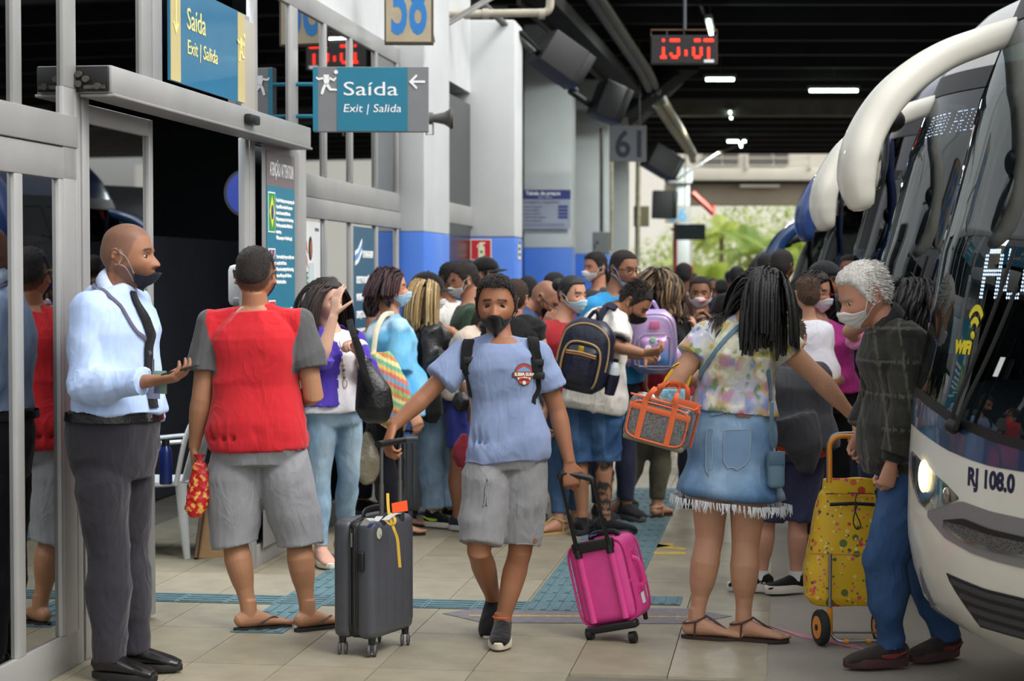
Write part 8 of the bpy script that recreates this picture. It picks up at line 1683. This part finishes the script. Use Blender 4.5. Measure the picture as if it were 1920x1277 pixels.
tube_(bez([q(1.0, .35, .72), q(1.09, .4, .66), q(1.09, .5, .42), q(1.0, .5, .36)], 5), [(.012, .005)] * 16, PK, 'side_handle', tr, hint=bx2); [box_(q(1.005, .42, h_), (.01, .04, .035), (tx2, bx2, ux_), PKD, 'handle_tab', tr, bevel=.003) for h_ in (.76, .33)]; box_(q(1.01, .5, .22), (.004, .035, .05), (tx2, bx2, ux_), TAGW, 'name_card', tr, bevel=.001)
tube_(bez([q(.35, .45, 1.0), q(.42, .45, 1.06), q(.75, .45, 1.06), q(.85, .45, 1.0)], 5), [(.014, .007)] * 16, BLACKP, 'top_handle', tr, hint=bx2); mb = MB(); mb.grid([[q(.38, .3, 1.05), q(.5, .3, 1.06)], [q(.38, .55, 1.08), q(.5, .55, 1.08)]]); child(mb.build('flight_tag', TAGB, None, solid=.002, fixn=False), tr)
# clear confetti bag with orange straps
CF = M('confetti_film', (110, 108, 100), rough=.22); n_, l_, b_ = nodes(CF); vo = n_.new('ShaderNodeTexVoronoi'); vo.inputs['Scale'].default_value = 260; tc = n_.new('ShaderNodeTexCoord'); l_.new(tc.outputs['Object'], vo.inputs['Vector']); hs_ = n_.new('ShaderNodeHueSaturation'); hs_.inputs['Saturation'].default_value = .6; hs_.inputs['Value'].default_value = .24; l_.new(vo.outputs['Color'], hs_.inputs['Color']); l_.new(hs_.outputs[0], b_.inputs['Base Color'])
b_.inputs['Coat Weight'].default_value = .6; nn_ = n_.new('ShaderNodeTexNoise'); nn_.inputs['Scale'].default_value = 18; bp_ = n_.new('ShaderNodeBump'); bp_.inputs['Strength'].default_value = .5; bp_.inputs['Distance'].default_value = .02; l_.new(tc.outputs['Object'], nn_.inputs['Vector']); l_.new(nn_.outputs['Fac'], bp_.inputs['Height']); l_.new(bp_.outputs[0], b_.inputs['Normal'])
OR = M('orange_webbing', (222, 104, 58), rough=.7, bump=(300, .2)); BC = V((0, 0, 0)) + P(1238, 790, 8.28); bx = (V((.93, -.22, -.24))).normalized(); by = V((.26, .95, .05)); by = (by - bx * by.dot(bx)).normalized(); bz_ = bx.cross(by)
du = thing('duffel_bag', 'clear glittery holdall with orange straps hanging from her forearm', 'bag', BC); q = lambda a, b, h: BC + bx * (a * .142) + by * (b * .085) + bz_ * (h * .098)
box_(BC, (.285, .17, .195), (bx, by, bz_), CF, 'bag_body', du, bevel=.035); box_(BC - bz_ * .085, (.27, .165, .03), (bx, by, bz_), M('bag_base', (120, 118, 100), rough=.6), 'bag_base', du, bevel=.012)
for b in (-1.0,):
    pts = [BC + by * (b * .086) + bx * (.128 * math.copysign(abs(math.cos(t)) ** .4, math.cos(t))) + bz_ * (.082 * math.copysign(abs(math.sin(t)) ** .4, math.sin(t))) for t in np.linspace(0, 6.283, 45)]; tube_(pts, .0045, OR, 'piping', du, n=7)
tube_([q(-1, -.9, 1.0), q(1, -.9, 1.0)], .005, OR, 'piping', du, n=6); tube_([q(1.0, -.9, 1), q(1.02, .9, 1), q(1.02, .9, -.9)], .005, OR, 'piping', du, n=6)
tube_([q(-.95, -1.03, .55), q(.95, -1.03, .55)], [(.013, .002)] * 2, OR, 'cross_strap', du, n=8, hint=by)
hnd = P(1262, 722, 8.38)
for a in (-.5, .42): tube_([q(a, -1.04, -.85), q(a, -1.04, .3), q(a, -1.04, .95)], [(.013, .002)] * 3, OR, 'strap', du, n=8, hint=by)
tube_(bez([q(-.5, -1.04, .9), q(-.3, -.9, 1.5), hnd + V((-.03, 0, .0)), hnd + V((.01, 0, .01)), hnd + V((.03, 0, -.02)), q(.36, -.9, 1.5), q(.42, -1.04, .9)], 5), [(.011, .0025)] * 31, OR, 'carry_handle', du, n=8, hint=by)
tube_(bez([q(-.4, 1.0, .9), q(-.2, .8, 1.6), hnd + V((-.01, .04, .0)), hnd + V((.03, .04, 0)), q(.5, .8, 1.6), q(.6, 1.0, .9)], 5), [(.011, .0025)] * 26, OR, 'carry_handle', du, n=8, hint=by); tube_([q(.2, 0, 1.02), q(1, 0, 1.02), q(1.0, 0, .8)], [(.02, .003)] * 3, OR, 'zip_band', du, n=8, hint=by)
yb = thing('gift_tote', 'bright patterned bag with yellow handles hung behind the orange strapped holdall', 'bag', P(1262, 735, 8.45)); c = P(1262, 752, 8.52)
def prt(co): return floral(None, co)
mb = MB(); mb.box(c, (.14, .06, .11)); o = mb.build('bag_body', CLOTH, None, bevel=.01, seg=3); co = getco(o.data); YB = M('print_blue', (120, 170, 190), rough=.5, vary=(60, .4)); o.data.materials.clear(); o.data.materials.append(YB); child(o, yb); YH = M('yellow_handle', (216, 168, 30), rough=.5)
for k_ in (0, .018, .036): tube_(bez([c + XR * (.02 + k_) + UP * .05, c + XR * (.055 + k_ * .6) + UP * .12, c + XR * (.03 + k_ * .4) + UP * .165, c + XR * (.0) + UP * .15], 5), [(.0065, .003)] * 16, YH, 'handle', yb, hint=V((0, 1, 0)))
tube_([c - XR * .05 + UP * .04, c - XR * .03 + UP * .1, c + XR * .0 + UP * .14], [(.008, .003)] * 3, YH, 'handle', yb, hint=V((0, 1, 0)))
# yellow floral shopping cart
FL = M('floral_oilcloth', rough=.55, attr=True, bump=(8, .3)); ct = thing('shopping_trolley', 'yellow floral shopping trolley on two wheels beside the elderly man', 'trolley', G(1560, 1215)); d_ = 8.42; STL = M('tube_steel', (150, 150, 152), rough=.3, metal=.8); ORP = M('orange_plastic', (222, 140, 34), rough=.4)
n_, l_, b_ = nodes(FL); tc = n_.new('ShaderNodeTexCoord'); last = None; base_c = (*lin((226, 182, 30)), 1)
for sc_, th_, pal, rn_ in ((17, .30, ((206, 70, 40), (226, 110, 60), (96, 118, 50)), .5), (30, .28, ((216, 80, 120), (236, 210, 120), (74, 104, 50)), .35), (46, .26, ((90, 116, 46), (222, 96, 130), (240, 220, 150)), .3)):
    vo = n_.new('ShaderNodeTexVoronoi'); vo.inputs['Scale'].default_value = sc_; l_.new(tc.outputs['Object'], vo.inputs['Vector']); cr = n_.new('ShaderNodeValToRGB'); cr.color_ramp.interpolation = 'CONSTANT'; cr.color_ramp.elements[0].color = (*lin(pal[0]), 1); cr.color_ramp.elements[1].position = .4; cr.color_ramp.elements[1].color = (*lin(pal[1]), 1); e_ = cr.color_ramp.elements.new(.7); e_.color = (*lin(pal[2]), 1)
    sp_ = n_.new('ShaderNodeSeparateColor'); l_.new(vo.outputs['Color'], sp_.inputs[0]); l_.new(sp_.outputs[0], cr.inputs[0]); lt = n_.new('ShaderNodeMath'); lt.operation = 'LESS_THAN'; lt.inputs[1].default_value = th_; l_.new(vo.outputs['Distance'], lt.inputs[0]); l2 = n_.new('ShaderNodeMath'); l2.operation = 'GREATER_THAN'; l2.inputs[1].default_value = rn_; l_.new(sp_.outputs[1], l2.inputs[0]); mm_ = n_.new('ShaderNodeMath'); mm_.operation = 'MULTIPLY'; l_.new(lt.outputs[0], mm_.inputs[0]); l_.new(l2.outputs[0], mm_.inputs[1])
    mx = n_.new('ShaderNodeMix'); mx.data_type = 'RGBA'; l_.new(mm_.outputs[0], mx.inputs[0]); mx.inputs[6].default_value = base_c; l_.new(cr.outputs[0], mx.inputs[7])
    if last: l_.new(last, mx.inputs[6])
    last = mx.outputs[2]
l_.new(last, b_.inputs['Base Color'])
def fruit(co):
    c = np.tile(np.array(lin((226, 182, 30))), (len(co), 1)); c *= (1 + .08 * vnoise(co, 8, 1))[:, None]
    for k_, (col, sc, th) in enumerate((((206, 92, 40), 22, .55), ((96, 118, 50), 30, .5), ((216, 80, 110), 36, .52), ((226, 196, 90), 26, .45), ((96, 120, 50), 44, .55), ((200, 60, 44), 34, .62))):
        v = sm(vnoise(co * np.array([1, 1, .8]), sc, 60 + k_), th, th + .08)[:, None]; c = c * (1 - v) + np.array(lin(col)) * v
    return c
mb = MB(); lv = [(902, 1552, 1640, .03), (925, 1550, 1645, .04), (930, 1544, 1650, .055), (980, 1532, 1655, .08), (1075, 1516, 1662, .10), (1125, 1517, 1662, .10), (1140, 1528, 1655, .085)]
rings = []
for (y, x0, x1, dp) in lv:
    a = P(x0, y, d_); b = P(x1, y, d_); c = (a + b) / 2 + V((0, .12, 0)); hw__ = (b.x - a.x) / 2; rings.append([c + XR * (hw__ * math.copysign(abs(math.cos(t)) ** .5, math.cos(t))) + V((0, 1, 0)) * (dp * math.copysign(abs(math.sin(t)) ** .5, math.sin(t))) for t in np.linspace(0, 6.283, 33)[:-1]])
mb.loft(rings); me = remesh(mb, .008, 2); co = getco(me); putco(me, co + getno(me) * (.004 * vnoise(co, 14, 3))[:, None]); co = getco(me); setcol(me, fruit(co)); child(obj('bag_body', me, FL, None), ct)
mb = MB(); mb.grid([[P(x, y, d_ - .005) for x in (1551, 1580, 1610, 1645)] for y in (896, 905, 927)]); o = mb.build('flap', FL, None, solid=.006, sub=2, fixn=False); setcol(o.data, fruit(getco(o.data))); child(o, ct)
tube_([P(1556, 946, d_ - .01), P(1600, 944, d_ - .01), P(1640, 946, d_ - .01)], [(.008, .004)] * 3, BLACKP, 'zip_pocket', ct, hint=V((0, 1, 0))); tube_([P(1548, 926, d_ + .02), P(1600, 925, d_ - .01), P(1642, 926, d_)], .003, M('plum_trim', (100, 50, 60)), 'seam', ct); tube_([P(1517, 1038, d_ + .02), P(1570, 1040, d_ - .02), P(1655, 1038, d_ - .01)], .0025, MATS['zip_orange'], 'seam', ct)
tube_(bez([P(1606, 925, d_ - .04), P(1603, 955, d_ - .06), P(1614, 985, d_ - .06), P(1606, 992, d_ - .06), P(1600, 975, d_ - .06), P(1608, 945, d_ - .05)], 5), .003, BLACKP, 'drawcord', ct, n=6)
tube_(bez([P(1556, 905, d_ + .0), P(1556, 860, d_), P(1557, 832, d_), P(1572, 819, d_), P(1600, 818, d_), P(1640, 818, d_)], 5), .011, ORP, 'handle_tube', ct); tube_(bez([P(1553, 905, d_ + .03), P(1553, 850, d_ + .03), P(1556, 828, d_ + .03), P(1572, 814, d_ + .03), P(1640, 813, d_ + .03)], 5), .009, STL, 'handle_tube', ct)
tube_([P(1557, 1038, d_ - .02), P(1556, 1150, d_ - .02)], .008, STL, 'frame_tube', ct); tube_([P(1556, 1140, d_ - .02), P(1556, 1190, d_ - .02)], [(.013, .010)] * 2, ORP, 'axle_bracket', ct)
tube_(bez([P(1558, 1186, d_ - .02), P(1564, 1196, d_ - .03), P(1580, 1203, d_ - .05), P(1620, 1203, d_ - .05), P(1665, 1201, d_ - .05)], 5), .007, STL, 'foot_bar', ct); tube_([P(1530, 1186, d_), P(1660, 1186, d_ + .02)], .005, STL, 'axle', ct); [tube_([P(x, 1203, d_ - .05), P(x + 9, 1203, d_ - .05)], .011, ORP, 'clip', ct) for x in (1582, 1624)]
for x, dd in ((1539, 0), (1652, .02), ):
    c = P(x, 1186, d_ + dd); c.z = .078; ax_ = V((1, .22, 0)).normalized(); w_ = MB().tube([c - ax_ * .018, c - ax_ * .01, c + ax_ * .01, c + ax_ * .018], [.072, .078, .078, .072], n=28).build('wheel', M('tyre_rubber', (34, 34, 35), rough=.8), None); child(w_, ct)
    child(MB().tube([c - ax_ * .02, c + ax_ * .02], [.05, .05], n=22).build('wheel_rim', ORP, None), w_); child(MB().tube([c - ax_ * .024, c + ax_ * .024], [.014, .014], n=12).build('hub', BLACKP, None), w_)
# cases standing behind the queue
def plaincase(c, w_, dp, h_, mat, lab, ribs=True):
    t = thing('suitcase', lab, 'suitcase', V((c.x, c.y, 0)), None); ax = (XR, V((0, 1, 0)), UP); cc = V((c.x, c.y, .06 + h_ / 2)); box_(cc, (w_, dp, h_), ax, mat, 'shell', t, bevel=.03)
    for k_ in range(5 if ribs else 0): tube_([cc + XR * (-w_ / 2 + w_ * (k_ + .5) / 5) - V((0, dp / 2, 0)) + UP * (h_ * .42), cc + XR * (-w_ / 2 + w_ * (k_ + .5) / 5) - V((0, dp / 2, 0)) - UP * (h_ * .42)], [(.012, .006)] * 2, mat, 'shell_rib', t, n=8, hint=V((0, 1, 0)))
    for a in (-1, 1): g_ = V((c.x + a * (w_ / 2 - .04), c.y - dp / 2 + .03, .03)); tube_([g_ - XR * .012, g_ + XR * .012], .03, BLACKP, 'wheel', t, n=14); tube_([g_, g_ + UP * .05], .012, BLACKP, 'wheel_fork', t)
    tube_([cc + UP * h_ / 2 - XR * .08, cc + UP * (h_ / 2 + .03) - XR * .05, cc + UP * (h_ / 2 + .03) + XR * .05, cc + UP * h_ / 2 + XR * .08], .01, BLACKP, 'top_handle', t)
plaincase(G(762, 972), .2, .25, .5, M('silver_shell', (150, 154, 160), rough=.3, metal=.4), 'silver ribbed case between the dark trousers and loose jeans'); plaincase(G(792, 962), .16, .25, .55, BLACKP, 'black case standing behind the loose jeans', False); plaincase(G(868, 950), .24, .24, .34, M('royal_shell', (30, 60, 160), rough=.4), 'blue case low behind the walking young man\'s shorts', False)
bpy.data.scenes.remove(TMP)
